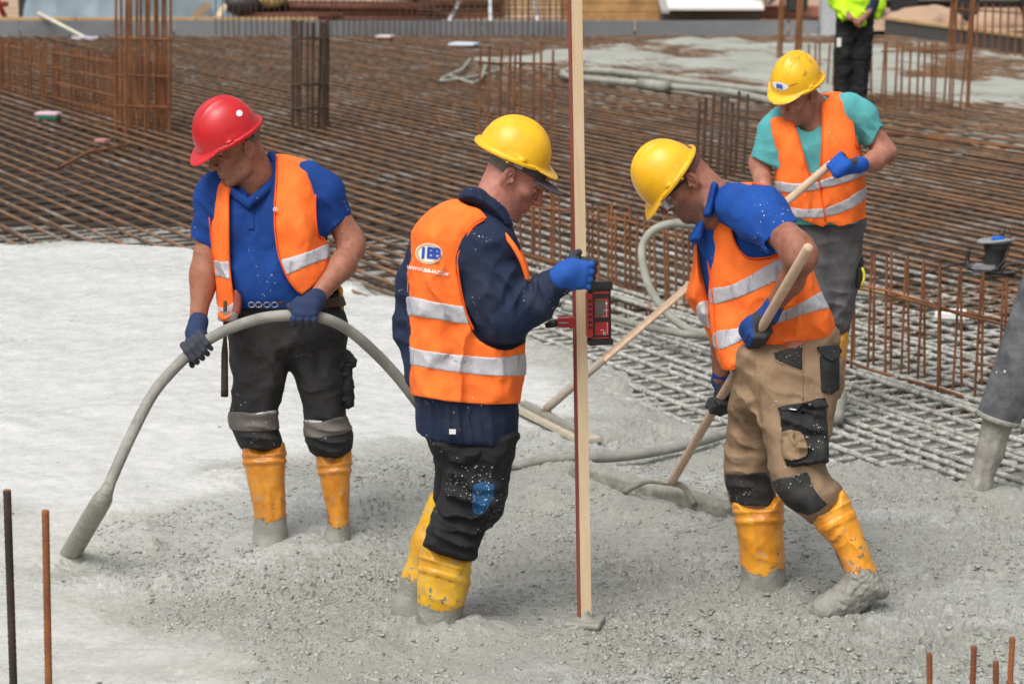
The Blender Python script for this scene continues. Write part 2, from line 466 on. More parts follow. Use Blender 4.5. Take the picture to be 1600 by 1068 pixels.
# ================================================================ THE SETTING
# pour edge, in photo pixels -> ground
EDGE_PX = [(-420, 372), (0, 378), (150, 379), (300, 386), (430, 408), (560, 446), (640, 474), (760, 512), (860, 545), (930, 585), (990, 622), (1060, 660), (1130, 692), (1230, 712), (1330, 726), (1450, 752), (1600, 792), (1750, 835), (2000, 920)]
EDGE = np.array([G(u, v)[:2] for u, v in EDGE_PX])
POUR = np.concatenate([EDGE, [[3.5, 4.0], [-6, 4.0]]])
def poly_sd(x, y, q):
    best = np.full(x.shape, 1e9); ins = np.zeros(x.shape, bool); m = len(q)
    for i in range(m):
        a = q[i]; b = q[(i+1) % m]; e = b-a; L = e@e+1e-12
        t = np.clip(((x-a[0])*e[0]+(y-a[1])*e[1])/L, 0, 1)
        best = np.minimum(best, (x-a[0]-t*e[0])**2+(y-a[1]-t*e[1])**2)
        if abs(e[1]) > 1e-12: ins ^= ((a[1] > y) != (b[1] > y)) & (x < a[0]+(y-a[1])*e[0]/e[1])
    return np.sqrt(best)*np.where(ins, -1, 1)
def sstep(a, b, x):
    t = np.clip((x-a)/(b-a), 0, 1); return t*t*(3-2*t)
# material of wet concrete
def concrete_mat(name):
    t = NT(name); r = t.attr('raw'); w = t.attr('milk_sheen'); cv = t.attr('cav')
    n1 = t.noise(4, 8, .7); n2 = t.noise(42, 6, .8); n3 = t.noise(110, 5, .7)
    c = t.mix(t.ramp(n1, .3, .7), (.37, .375, .33), (.46, .465, .41))
    c = t.mix(t.math('MULTIPLY', t.ramp(n2, .42, .68), .8), c, (.56, .56, .52))
    c = t.mix(t.math('MULTIPLY', t.ramp(n3, .54, .66), t.math('MULTIPLY', r, .75)), c, (.14, .138, .118))  # shadows of the small pits, painted as dark specks
    mk = t.math('ADD', t.math('MULTIPLY', w, 1.15), t.math('ADD', t.math('MULTIPLY', t.math('SUBTRACT', n2, .5), t.math('ADD', .9, t.math('MULTIPLY', r, 1.5))), t.math('MULTIPLY', t.math('SUBTRACT', n3, .5), t.math('ADD', .5, r))))
    mk = t.math('ADD', mk, t.math('MULTIPLY', cv, .45))  # hollows darker than lumps: cavity shade painted into the colour
    st = t.noise(9, 6, .7, t.stretch((1, 3.2, 1)), .6)
    pale = t.mix(t.ramp(st, .3, .7), (.50, .50, .475), (.61, .612, .59))
    c = t.mix(t.math('MULTIPLY', t.ramp(mk, .35, 1.0), .92), c, pale)  # milky laitance and the sky's sheen on it, both painted as pale colour
    c = t.mix(t.spots(38, .55, .10), c, (.12, .115, .10))
    h = t.math('ADD', t.math('MULTIPLY', t.noise(150, 6, .75), t.math('ADD', t.math('MULTIPLY', r, 1.0), .10)), t.math('MULTIPLY', t.noise(48, 6, .75), t.math('ADD', t.math('MULTIPLY', r, 1.3), .08)))
    t.bump(h, .9, .012)
    ro = t.math('ADD', t.math('MULTIPLY', t.ramp(t.noise(9, 5, .6), .3, .7), .28), t.math('ADD', .14, t.math('MULTIPLY', r, .10)))
    return t.done(c, ro, .5)
M['concrete'] = concrete_mat('wet_concrete')
M['ground'] = plain('subbase', (.075, .062, .05), .95, .2, var=.45, scale=3, bump=.6)
M['sand'] = plain('sand', (.42, .29, .20), .95, .2, var=.3, scale=1.2, bump=.5, bscale=20)
def build_pour():
    rr = .0021; Y = 5.2*np.exp(np.arange(0, int(math.log(19.5/5.2)/rr))*rr)
    T = np.concatenate([np.linspace(-.55, -.255, 90)[:-1], np.arange(-.255, .2551, .00058), np.linspace(.255, .55, 90)[1:]])
    y, t = np.meshgrid(Y, T, indexing='ij'); x = y*t
    sd = poly_sd(x, y, POUR)+.10*fbm2(x*2.2, y*2.2, 4)*sstep(-5, 0, x+0*y)
    # in photo terms: raw gravelly part in front and to the right, worked milky part on the left and far side, its sky sheen painted pale
    def px_sd(pp): return poly_sd(x, y, np.array([G(u, v)[:2] for u, v in pp]))
    wob = .16*fbm2(x*1.6, y*1.6, 4)
    milk_area = px_sd([(-600, 374), (300, 380), (430, 405), (560, 443), (760, 512), (900, 570), (960, 620), (900, 655), (760, 690), (620, 700), (520, 715), (440, 712), (330, 720), (280, 770), (200, 800), (100, 790), (0, 775), (-600, 760)])
    trowel = px_sd([(-600, 800), (70, 810), (110, 880), (200, 935), (300, 960), (330, 990), (420, 1080), (500, 1300), (-600, 1300)])
    soup = px_sd([(60, 800), (330, 740), (640, 720), (660, 790), (480, 880), (310, 930), (190, 900), (80, 870)])
    milk_sheen = sstep(.25, -.25, milk_area+wob)
    milk_sheen = np.maximum(milk_sheen, .55*sstep(.3, -.3, trowel+wob)); 
    milk_sheen = np.maximum(milk_sheen, (.5+.3*fbm2(x*3, y*5, 3))*sstep(.2, -.2, soup+wob))
    milk_sheen = np.maximum(milk_sheen, sstep(-.15, 1.0, fbm2(x*1.1+3, y*1.9, 6, .65))*.72)
    milk_sheen = np.clip(milk_sheen+.12*fbm2(x*2.1+40, y*6, 4)*(milk_sheen > .2), 0, 1)
    raw = np.clip(1-1.0*sstep(.25, -.25, milk_area+wob)-.9*sstep(.2, -.2, trowel+wob)-.35*sstep(.2, -.2, soup+wob), .03, 1)
    h = .022*fbm2(x*.7, y*.7, 3)+.010*fbm2(x*2.6, y*2.6, 3)
    wx = x+.03*noise2(x*11, y*11); wy = y+.03*noise2(x*11+50, y*11)
    l1 = fbm2(wx*7, wy*7, 3); l2 = fbm2(wx*23+7, wy*23, 3, .6); l3 = fbm2(x*60, y*60, 2, .6)
    pit = np.abs(fbm2(wx*13+3, wy*13, 4, .6)); pit2 = np.abs(fbm2(wx*30+33, wy*30, 3, .6))
    patchy = np.clip(.62+.75*fbm2(x*1.7+9, y*1.7, 4), .12, 1.3)
    tex = .0070*l1+.0058*l2+.0048*l3-.017*sstep(.16, .0, pit)*sstep(-.1, .35, fbm2(x*3, y*3+7, 3))-.009*sstep(.2, .0, pit2)
    h += raw*patchy*tex; cav = np.clip(raw*(l2*.7+l3*.5), -1, 1)  # cav: height of the lumps, for shade painted in the hollows
    h += (1-raw)*(.0022*fbm2(x*14, y*14, 3)+.0010*np.sin((x*.62+y*.78)*55+6*fbm2(x*1.3, y*1.3, 3))*np.clip(fbm2(x*.8, y*.8+4, 2)+.3, 0, 1))
    h += soup_lumps(x, y)
    # edge: abrupt on the left, a long slump among the bars on the right
    slump = np.interp(t, [-.3, -.09, -.04, .03, .10, .2], [.10, .18, .7, 1.3, 1.6, 1.8])
    fall = sstep(-.05, 1.0, sd/slump)
    h += -.06*sstep(-.02, .30, sd)*sstep(-.02, .4, slump)-.13*fall-.09*sstep(.75, 1.4, sd/slump)+(.020*fbm2(x*7, y*7, 4)+.022*fbm2(x*2.3, y*2.3, 3))*sstep(-.3, .1, sd)*sstep(-2.5, 0, x)
    raw = np.maximum(raw, sstep(-.5, 0, sd)*sstep(-.6, .4, x)); milk_sheen = milk_sheen*(1-.6*sstep(-.5, 0, sd)*sstep(-.6, .4, x))
    n, m = x.shape
    V = np.stack([x, y, h], 2).reshape(-1, 3); i = np.arange(n*m).reshape(n, m)
    F = np.stack([i[:-1, :-1], i[:-1, 1:], i[1:, 1:], i[1:, :-1]], 2).reshape(-1, 4)
    kk = sd.reshape(-1)[F].min(1) < 2.4; F = F[kk]
    us = np.unique(F); mp = np.full(len(V), -1, np.int64); mp[us] = np.arange(len(us))
    o = obj('concrete_slab', V[us], mp[F], M['concrete'], attrs={'raw': raw.reshape(-1)[us], 'milk_sheen': milk_sheen.reshape(-1)[us], 'cav': cav.reshape(-1)[us]})
    tag(o, 'freshly poured grey concrete, smooth on the left and gravelly in front', None, None, 'structure')
BOOTS_PX = [(418, 838, .008), (528, 838, .008), (688, 985, .015), (640, 955, .012), (1190, 915, .012), (1330, 965, .01), (1240, 700, .0)]
def soup_lumps(x, y):
    h = 0
    for u, v, a in BOOTS_PX:
        p = G(u, v); r = np.hypot(x-p[0], y-p[1]); h = h+a*np.exp(-((r-.11)/.07)**2)
    for u, v, rad, a in [(238, 853, .05, .05), (268, 905, .07, .045), (225, 820, .05, .03), (640, 1005, .05, -.035), (608, 985, .07, -.035), (600, 1000, .1, .03), (700, 1005, .12, .03), (345, 745, .15, .03), (410, 735, .12, .03), (200, 790, .1, .02), (110, 865, .12, -.03), (740, 990, .1, .02), (830, 1000, .2, .02)]:
        p = G(u, v); r = np.hypot(x-p[0], (y-p[1])*.7); h = h+a*np.exp(-(r/rad)**2)*(1+.4*fbm2(x*25, y*25, 2))
    # concrete heaped up under and before the rake blade
    a, b = G(893, 760, .0), G(1148, 830, .0); e = (b-a)[:2]; L = e@e; t = np.clip(((x-a[0])*e[0]+(y-a[1])*e[1])/L, 0, 1); r = np.hypot(x-a[0]-t*e[0], y-a[1]-t*e[1])
    h = h+.06*np.exp(-((r-.12)/.20)**2)*(1+.3*fbm2(x*9, y*9, 3))
    return h
build_pour()

# ground to the horizon
def sheet(name, x0, x1, y0, y1, z, m, label):
    v = [(x0, y0, z), (x1, y0, z), (x1, y1, z), (x0, y1, z)]
    return tag(obj(name, v, [[0, 1, 2, 3]], m, smooth=False), label, None, None, 'structure')
sheet('ground', -1500, 1500, -300, 3000, -.46, M['sand'], 'sandy ground of the building site')
sheet('blinding_floor', -40, 40, 2, 40.5, -.30, M['ground'], 'dark brown blinding layer below the reinforcement')
# far ground level behind the formwork
def far_bank():
    X = np.linspace(-60, 60, 130); Y = np.linspace(40.3, 140, 90); x, y = np.meshgrid(X, Y, indexing='ij')
    z = -.02+.12*fbm2(x*.5, y*.5, 4)*sstep(40.6, 43, y)
    V = np.stack([x, y, z], 2).reshape(-1, 3); i = np.arange(x.size).reshape(x.shape)
    F = np.stack([i[:-1, :-1], i[1:, :-1], i[1:, 1:], i[:-1, 1:]], 2).reshape(-1, 4)
    tag(obj('sand_bank', V, F, M['sand']), 'bare reddish sand beyond the formwork', None, None, 'structure')
far_bank()
# far pour among the bars at the right
FARP = np.array([G(u, v)[:2] for u, v in [(930, 66), (1290, 50), (1440, 60), (1640, 92), (1760, 120), (1760, 215), (1640, 205), (1540, 195), (1480, 178), (1380, 160), (1230, 150), (1120, 135), (1000, 120), (900, 100), (760, 110), (700, 85)]])
def far_pour():
    X = np.linspace(-3.5, 14, 330); Y = np.linspace(22, 41.0, 340); x, y = np.meshgrid(X, Y, indexing='ij')
    sd = poly_sd(x, y, FARP)+.9*fbm2(x*.8, y*.5, 4)
    z = -.017+.038*fbm2(x*1.1+5, y*.6, 5, .6)-.02*sstep(0, -2, -sd-2)-.25*sstep(-.2, .5, sd)
    z = np.minimum(z, .02)
    V = np.stack([x, y, z], 2).reshape(-1, 3); i = np.arange(x.size).reshape(x.shape)
    F = np.stack([i[:-1, :-1], i[1:, :-1], i[1:, 1:], i[:-1, 1:]], 2).reshape(-1, 4)
    F = F[(sd.reshape(-1)[F].min(1) < .5)]
    tag(obj('far_concrete', V, F, M['concrete_far'], attrs={'raw': np.ones(x.size), 'milk_sheen': np.full(x.size, .25)}), 'patch of fresh grey green concrete at the far side', None, None, 'structure')
M['concrete_far'] = plain('far_concrete', (.36, .37, .32), .6, .4, var=.35, scale=1.1, bump=.6, bscale=14)
far_pour()

# ---------------------------------------------------------------- reinforcement mat
M['bar'] = rust_mat('rusty_bar_grouted', coat=True)
M['rust'] = rust_mat('rusty_bar', (.26, .10, .035), (.13, .055, .025), (.20, .10, .05))
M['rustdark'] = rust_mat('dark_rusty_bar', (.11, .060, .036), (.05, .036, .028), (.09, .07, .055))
def unit_bar(name, m, n=8, ribs=0):
    V, F = tube_vf([(0, 0, 0), (0, 0, .5), (0, 0, 1)], 1, n); return mesh(name, V, F, m)
BAR_ME = {k: unit_bar('bar', M[k]) for k in ('bar', 'rust', 'rustdark')}
def bar(a, b, r, kind, parent, name='bar'):
    q, L = frame_from(a, b); o = bpy.data.objects.new(name, BAR_ME[kind]); COL.objects.link(o)
    base = wpos(parent) if parent is not None else Vector((0, 0, 0))
    o.parent = parent; o.location = Vector([float(k) for k in a])-base; o.rotation_mode = 'QUATERNION'; o.rotation_quaternion = q; o.scale = (r, r, L)
    return o
AZ = R(26.6); D1 = np.array([-math.sin(AZ), math.cos(AZ)]); D2 = np.array([math.cos(AZ), math.sin(AZ)])
def in_view(x, y, pad=.15): return (y > 5) & (np.abs(x/np.maximum(y, .1)) < .215+pad)
def mat_bars():
    root = thing('rebar_mat', (0, 24, -.05), 'rusty reinforcing bars laid in a crossed grid beyond the fresh concrete', 'rebar')
    LAY = []
    s = np.arange(4, 46, .05)
    def span(c, d, step):
        p = c[None, :]+s[:, None]*d[None, :]
        ok = (p[:, 1] < 39.3) & in_view(p[:, 0], p[:, 1]) & (poly_sd(p[:, 0], p[:, 1], POUR) > np.where(p[:, 0] < -.5, -.10, -.40))
        if not ok.any(): return None
        k = np.nonzero(ok)[0]; return p[k[0]], p[k[-1]]
    jit = lambda a: random.uniform(-a, a)
    for q in np.arange(-5, 30, .172):
        e = span(D2*(q+jit(.018)), D1, 0)
        if e is not None: LAY.append((e, -.030, .0138, 'a'))
    for q in np.arange(5.5, 8.6, .172):                 # doubled bars near the pour
        c = D2*(q+.086+jit(.02)); e = span(c, D1, 0) if random.random() < .3 else None
        if e is not None:
            a, b = e; L = np.linalg.norm(b-a); b = a+(b-a)/L*min(L, 5.5+jit(.8)); LAY.append(((a, b), -.028, .0130, 'a'))
    for q in np.concatenate([np.arange(6.6, 12.4, .125), np.arange(12.5, 44, .36)]):
        p = D1[None, :]*(q+jit(.02))+np.arange(-10, 34, .05)[:, None]*D2[None, :]
        ok = (p[:, 1] < 39.3) & (p[:, 1] > 5) & in_view(p[:, 0], p[:, 1]) & (poly_sd(p[:, 0], p[:, 1], POUR) > np.where(p[:, 0] < -.5, -.10, -.40))
        if ok.any():
            k = np.nonzero(ok)[0]; LAY.append(((p[k[0]], p[k[-1]]), -.046 if q < 12.45 else -.095, .0115 if q < 12.45 else .008, 'b'))
    LAY.sort(key=lambda t: (not any(abs(w[0]) < .215*w[1] for w in (t[0][0]+(t[0][1]-t[0][0])*f for f in np.linspace(0, 1, 30))), min(t[0][0][1], t[0][1][1])))
    rest = []
    for i, ((a, b), z, r, _) in enumerate(LAY):
        za, zb = z+jit(.006), z+jit(.006)
        A = (a[0], a[1], za); B = (b[0], b[1], zb)
        if i < 298: bar(A, B, r, 'rustdark' if _ == 'b' and z < -.08 else 'bar', root)  # deeper cross bars coloured darker: shade between the top bars painted in
        else: rest.append(tube_vf([A, B], r, 6))
    # lower layer of the cage, half hidden below
    for q in np.arange(-2, 26, .4):
        e = span(D2*(q+.07+jit(.02)), D1, 0)
        if e is not None: rest.append(tube_vf([(*e[0], -.20), (*e[1], -.20)], .012, 5))
    for q in np.arange(5, 30, .4):
        p = D1[None, :]*(q+.05+jit(.02))+np.arange(-6, 30, .1)[:, None]*D2[None, :]
        ok = (p[:, 1] < 39.3) & (p[:, 1] > 5) & in_view(p[:, 0], p[:, 1]) & (poly_sd(p[:, 0], p[:, 1], POUR) > np.where(p[:, 0] < -.5, -.10, -.40))
        if ok.any():
            k = np.nonzero(ok)[0]; rest.append(tube_vf([(*p[k[0]], -.225), (*p[k[-1]], -.225)], .012, 5))
    V, F = join_vf(rest); o = obj('lower_layer', V, F, M['rustdark'], root); o['kind'] = 'stuff'  # dark rust colour also paints the shade deep in the mat
mat_bars()

def crumbs():
    """loose lumps and aggregate on the rough part of the pour"""
    dg = bpy.context.evaluated_depsgraph_get(); slab = bpy.data.objects['concrete_slab']
    bm = bmesh.new(); bmesh.ops.create_icosphere(bm, subdivisions=1, radius=1.0); bm.verts.index_update()
    bv = np.array([v.co[:] for v in bm.verts]); bf = np.array([[v.index for v in f.verts] for f in bm.faces]); bm.free()
    n = 17000; rng = np.random.default_rng(5)
    u = rng.uniform(-150, 1750, n*3); v = 690+rng.power(1.1, n*3)*440; g = np.array([G(a, b)[:2] for a, b in zip(u, v)])
    x, y = g[:, 0], g[:, 1]
    q = lambda pp: poly_sd(x, y, np.array([G(a, b)[:2] for a, b in pp]))
    wob = .16*fbm2(x*1.6, y*1.6, 4)
    ok = (q([(-600, 374), (560, 443), (960, 620), (760, 690), (620, 700), (440, 712), (330, 720), (280, 770), (200, 800), (0, 775), (-600, 760)])+wob > .1) & (q([(-600, 800), (70, 810), (110, 880), (200, 935), (330, 990), (500, 1300), (-600, 1300)])+wob > .05) & (poly_sd(x, y, POUR) < -.05)
    ok &= rng.random(len(x)) < np.clip(.55+.8*fbm2(x*2.4+8, y*2.4, 4), .2, 1)
    x, y = x[ok][:n], y[ok][:n]; V, F = [], []
    me = slab.data; from mathutils.bvhtree import BVHTree
    co = np.empty(len(me.vertices)*3, np.float32); me.vertices.foreach_get('co', co); co = co.reshape(-1, 3)
    from mathutils.kdtree import KDTree
    kd = KDTree(len(co[::3]))
    for i, c in enumerate(co[::3]): kd.insert((c[0], c[1], 0), i)
    kd.balance(); c3 = co[::3]
    global slab_z
    slab_z = lambda X, Y: float(c3[kd.find((X, Y, 0))[1]][2])
    for i in range(len(x)):
        z = c3[kd.find((x[i], y[i], 0))[1]][2]; r = .0028+.0075*rng.random()**3.5
        w = bv*(1+.35*rng.standard_normal((len(bv), 1)))*r*np.array([rng.uniform(.8, 1.5), rng.uniform(.8, 1.5), rng.uniform(.45, .8)])
        V.append(w+np.array([x[i], y[i], z+r*.05])); F.append(bf+i*len(bv))
    o = obj('concrete_crumbs', np.concatenate(V), np.concatenate(F), M['crumb']); tag(o, 'loose lumps of wet concrete scattered over the rough pour', None, None, 'stuff')
M['crumb'] = plain('concrete_crumb', (.37, .375, .33), .6, .4, var=.45, scale=30)
crumbs()
# ================================================================ PEOPLE: kit
M['skin'] = None
def skin_mat(name, c, c2, stub=0.0):
    t = NT(name)
    col = t.mix(t.ramp(t.noise(16, 5, .65), .3, .7), c, c2)
    col = t.mix(t.math('MULTIPLY', t.ramp(t.noise(48, 5, .75), .46, .72), .5), col, tuple(k*f for k, f in zip(c2, (.66, .52, .5))))
    col = t.mix(t.math('MULTIPLY', t.ramp(t.noise(7, 3, .6), .5, .7), .4), col, tuple(min(1, k*f) for k, f in zip(c, (1.15, .95, .9))))
    if True:
        s = t.attr('stubble'); col = t.mix(t.math('MULTIPLY', s, t.math('MULTIPLY', t.ramp(t.noise(380, 2, .7), .35, .6), .75)), col, (.06, .05, .045))
        l = t.attr('lip'); col = t.mix(t.math('MULTIPLY', l, .55), col, (.36, .12, .09))
    col = t.mix(t.spots(120, .24, .06), col, (.5, .48, .44))
    t.bump(t.math('ADD', t.math('MULTIPLY', t.noise(260, 4, .6), .5), t.noise(55, 4, .65)), .35, .004)
    t.b.inputs['Subsurface Weight'].default_value = .05; t.b.inputs['Subsurface Radius'].default_value = (.012, .005, .003)
    return t.done(col, t.math('ADD', .44, t.math('MULTIPLY', t.noise(70, 3, .6), .22)), .35)
def hat_mat(name, c, c2, spat=.08, dirt=.0):
    t = NT(name); col = t.mix(t.ramp(t.noise(9, 5, .6), .35, .75), c, c2)
    col = t.mix(t.math('MULTIPLY', t.ramp(t.noise(34, 6, .75), .56, .70), .45), col, tuple(k*.62 for k in c))
    col = t.mix(t.spots(80, .2, spat), col, (.62, .60, .55)); col = t.mix(t.spots(110, .2, .06), col, (.12, .10, .06))
    if dirt: col = t.mix(t.math('MULTIPLY', t.ramp(t.noise(30, 5, .7), .58, .62), dirt), col, (.03, .028, .024))
    t.bump(t.noise(90, 4, .6), .10, .004)
    return t.done(col, t.math('ADD', .26, t.math('MULTIPLY', t.noise(20, 4, .6), .22)), .5)
def boot_mat(name, z0, z1, c=(.66, .31, .022)):
    t = NT(name); n = t.noise(16, 6, .7); z = t.z()
    col = t.mix(t.ramp(t.noise(9, 6, .65), .35, .7), c, tuple(k*f for k, f in zip(c, (.78, .62, .55))))
    col = t.mix(t.math('MULTIPLY', t.ramp(t.noise(26, 6, .75), .52, .66), .6), col, (.34, .30, .22))
    low = t.ramp(z, z1+.28, z1-.02)
    col = t.mix(t.math('LESS_THAN', t.math('ADD', t.noise(38, 3, .7), t.math('MULTIPLY', low, -.06)), .315), col, (.17, .16, .12))
    mud = t.ramp(t.math('ADD', z, t.math('MULTIPLY', t.math('SUBTRACT', n, .5), .13)), z1, z1-.008)
    mc = t.mix(t.noise(18, 6, .7), (.20, .195, .165), (.33, .325, .29))
    col = t.mix(mud, col, mc)
    h = t.math('ADD', t.math('MULTIPLY', mud, .9), t.math('MULTIPLY', t.math('MULTIPLY', t.noise(90, 5, .7), mud), .8))
    t.bump(h, .8, .01)
    return t.done(col, t.math('ADD', .36, t.math('MULTIPLY', mud, .12)), .5)
def refl_mat(name):
    t = NT(name); n = t.noise(11, 6, .7, dist=1.5)
    col = t.mix(t.ramp(n, .35, .7), (.50, .50, .53), (.40, .40, .43))
    v = t.noise(22, 4, .5, t.stretch((1.6, 1.6, .35)), .8)
    col = t.mix(t.math('MULTIPLY', t.ramp(v, .55, .66), .55), col, (.20, .20, .20))
    t.bump(t.math('ADD', t.noise(45, 5, .6), t.math('MULTIPLY', v, .8)), .35, .010)
    return t.done(col, .42, .5)
def glove_mat(name, blue, dark):
    t = NT(name); a = t.attr('coat'); n = t.noise(60, 4, .7)
    f = t.ramp(t.math('ADD', a, t.math('MULTIPLY', t.math('SUBTRACT', n, .5), .5)), .42, .58)
    w = t.n.new('ShaderNodeTexWave'); w.inputs['Scale'].default_value = 120; w.inputs['Distortion'].default_value = 1.0; t.link(t.pos, w.inputs['Vector'])
    col = t.mix(f, t.mix(t.noise(22, 4, .6), blue, tuple(k*.7 for k in blue)), t.mix(t.noise(40, 4, .7), dark, tuple(k*1.9+.02 for k in dark)))
    col = t.mix(t.spots(85, .3, .08), col, SPLAT)
    t.bump(t.math('ADD', t.math('MULTIPLY', w.outputs['Fac'], .4), t.noise(200, 3, .6)), .35, .004)
    return t.done(col, .75, .3)
ORANGE = (1.0, .195, .030)
M['vest'] = cloth('hi_vis_orange', ORANGE, (.88, .145, .022), spat=.03, dirt=.30, rough=.8, dirtc=(.40, .11, .04), fold=.35)
M['reflective'] = refl_mat('reflective_tape')
M['trim'] = cloth('vest_trim', (.80, .11, .015), rough=.8)
M['hat_y'] = hat_mat('yellow_shell', (.83, .47, .012), (.76, .38, .010))
M['hat_yd'] = hat_mat('yellow_shell_dirty', (.83, .47, .012), (.76, .38, .010), dirt=.5)
M['hat_r'] = hat_mat('red_shell', (.52, .012, .017), (.40, .010, .014), spat=.22)
M['white'] = plain('white_print', (.75, .75, .72), .5, .4, var=.1)
M['blueprint'] = plain('blue_print', (.02, .08, .42), .5, .4)
M['redprint'] = plain('red_print', (.5, .03, .04), .5, .4)
M['goldprint'] = plain('gold_print', (.75, .36, .02), .5, .4)
M['black'] = plain('black_plastic', (.02, .02, .022), .5, .4, bump=.1)
M['darkcloth'] = cloth('dark_cloth', (.03, .03, .033), spat=.12, dirt=.15)
M['greyplastic'] = plain('grey_plastic', (.42, .41, .40), .5, .4)
M['hair'] = plain('short_hair', (.07, .055, .045), .8, .2, var=.4, scale=160, bump=.5, bscale=400)
M['greyhair'] = plain('grey_hair', (.24, .20, .17), .8, .2, var=.5, scale=160, bump=.5, bscale=400)
M['eye'] = plain('eye', (.55, .5, .46), .25, .5); M['metal'] = plain('dull_metal', (.4, .39, .37), .38, .5, .8, var=.3)

def head_into(v, o, B, s=1.0, brow=1.0, nose=1.0, jaw=1.0, cr=1.0):
    o = np.array(o); L = lambda x, y, z: o+B@(np.array([x, y, z])*s)
    E = lambda c, r, k=.02, mode='add', rot=None: v.ell(L(*c), np.array(r)*s, B if rot is None else B@rot, k, mode)
    C = lambda a, b, ra, rb=None, k=.015, mode='add': v.cone(L(*a), L(*b), ra*s, (ra if rb is None else rb)*s, k, mode)
    E((0, -.012+.05*(1-cr), .038-.04*(1-cr)), (.075*cr, .097*cr, .088*cr))
    E((0, .030, -.040), (.058, .064, .088), .03)
    for q in (-1, 1):
        C((q*.058, -.004, -.045), (q*.050, .022, -.085), .020, .018, .025)
        C((q*.050, .022, -.085), (q*.014, .076, -.108), .018*jaw, .020, .03)
        E((q*.047, .058, -.022), (.020, .020, .017), .025)              # cheekbone
        C((q*.046, .074, .021), (q*.010, .094, .017), .0110*brow, .0115*brow, .012)
    C((0, .083, .06), (0, .086, .028), .012, .012, .03)
    for q in (-1, 1):
        E((q*.033, .100, -.004), (.020, .019, .0145), .012, 'sub')
        E((q*.032, .0695, -.005), (.0150, .0150, .0120), .004)           # lidded eye
        C((q*.045, .083, -.001), (q*.020, .0885, .0015), .0030, .0035, .005)   # upper lid
        C((q*.044, .081, -.010), (q*.022, .0865, -.011), .0022, .0022, .005)
    C((0, .090, .012), (0, .114*nose, -.030), .0085, .0125, .007)
    E((0, .113*nose, -.033), (.0125, .0125, .0105), .006)
    for q in (-1, 1):
        E((q*.0135, .101, -.037), (.0085, .0115, .0085), .005)
        E((q*.007, .107, -.0445), (.0038, .0055, .004), .003, 'sub')
        C((q*.017, .097, -.040), (q*.029, .083, -.072), .0022, .0022, .012, 'sub')   # fold beside the mouth
    E((0, .078, -.068), (.030, .024, .028), .02)
    C((-.021, .089, -.067), (.021, .089, -.067), .0055, None, .006); E((0, .098, -.0655), (.013, .007, .0055), .006)
    C((-.019, .089, -.079), (.019, .089, -.079), .0062, None, .006); E((0, .096, -.0795), (.014, .008, .0065), .006)
    C((-.024, .094, -.0725), (.024, .094, -.0725), .0022, None, .003, 'sub'); C((-.012, .101, -.0725), (.012, .101, -.0725), .0025, None, .003, 'sub')
    E((0, .076, -.108), (.022, .020, .018), .015)
    C((-.015, .096, -.090), (.015, .096, -.090), .004, None, .008, 'sub')
    for q in (-1, 1):                                                    # ears
        T = basis((q*.86, .46, .0), (0, -.18, 1))
        E((q*.082, -.016, -.010), (.021, .0095, .034), .004, rot=T)
        E((q*.089, -.010, -.006), (.0125, .0075, .022), .003, 'sub', rot=T)
        E((q*.081, .004, -.016), (.0045, .006, .008), .004)
        E((q*.076, -.006, -.036), (.008, .007, .010), .005)
        C((q*.086, -.012, .004), (q*.087, -.018, -.016), .003, .003, .004)
def head_attrs(V, o, B, s, beard=1.0):
    q = (V-np.array(o))@B/s; x, y, z = q[:, 0], q[:, 1], q[:, 2]
    near = (np.abs(x) < .09) & (y > -.03) & (y < .15) & (z < -.02) & (z > -.16)
    st = near*sstep(-.035, -.06, z-.25*(y-.08))*sstep(-.01, .03, y)*beard
    lip = np.exp(-((x/.026)**2+((z+.073)/.011)**2)*1.3)*(y > .085)
    return st*(1-lip), lip
def hat_local(h=.0030):
    """hard hat in its own frame: rim plane z=0, y forward"""
    v = Vol((-.15, -.18, -.05), (.15, .20, .18), h)
    def dome(X, Y, Z):
        rx, ry, rz = .112, np.where(Y > 0, .128, .126), .150
        e = ((np.abs(X)/rx)**2.15+(np.abs(Y)/ry)**2.15+(np.abs(np.maximum(Z, 0))/rz)**2.15)**(1/2.15)
        return (e-1)*.105
    g = v.grid(v.sl())
    D = dome(*g)
    X, Y, Z = g
    prof = np.clip(1-((Y+.005)/.115)**2, 0, 1)
    for c, w, a in ((0, .016, .006), (.030, .007, .0035), (-.030, .007, .0035)):   # crown ridges
        D = D-a*np.exp(-((X-c)/w)**2)*prof*sstep(.05, .09, Z)
    D = D-.004*np.exp(-((np.abs(X)-.112)/.02)**2-((Y-.02)/.035)**2)*sstep(.045, .02, Z)*sstep(-.01, .005, Z)   # accessory slot
    outer = np.maximum(D, -Z-.004)
    inner = np.maximum(D+.005, -Z-.02)
    # brim: rolled edge all round, peak in front
    el = np.sqrt((X/.124)**2+(Y/.138)**2)
    pk = np.sqrt((X/.105)**2+((Y-.045)/.128)**2)
    zc = -.012*np.clip((Y-.09)/.08, 0, 1)**2*2.0+.006*(X/.12)**2*(Y < .1)
    rim = np.maximum((el-1)*.125, np.abs(Z-zc)-.0045)
    peak = np.maximum(np.maximum((pk-1)*.11, np.abs(Z-zc-.001+.010*np.clip((Y-.1)/.07, 0, 1)*(X/.09)**2)-.0030), .05-Y)
    b = np.minimum(rim, peak); k = .010; hh = np.maximum(k-np.abs(outer-b), 0); d = np.minimum(outer, b)-hh*hh/(4*k)
    lip = np.maximum(np.abs(el-1)*.125-.004, np.abs(Z-zc-.002)-.0075); lip = np.where(Y > .085, .05, lip); d = np.minimum(d, lip)
    d = np.maximum(d, -inner)
    v.d = np.broadcast_to(d, v.d.shape).astype(np.float32).copy()
    return v
HATV = hat_local(); HAT = HATV.solid()
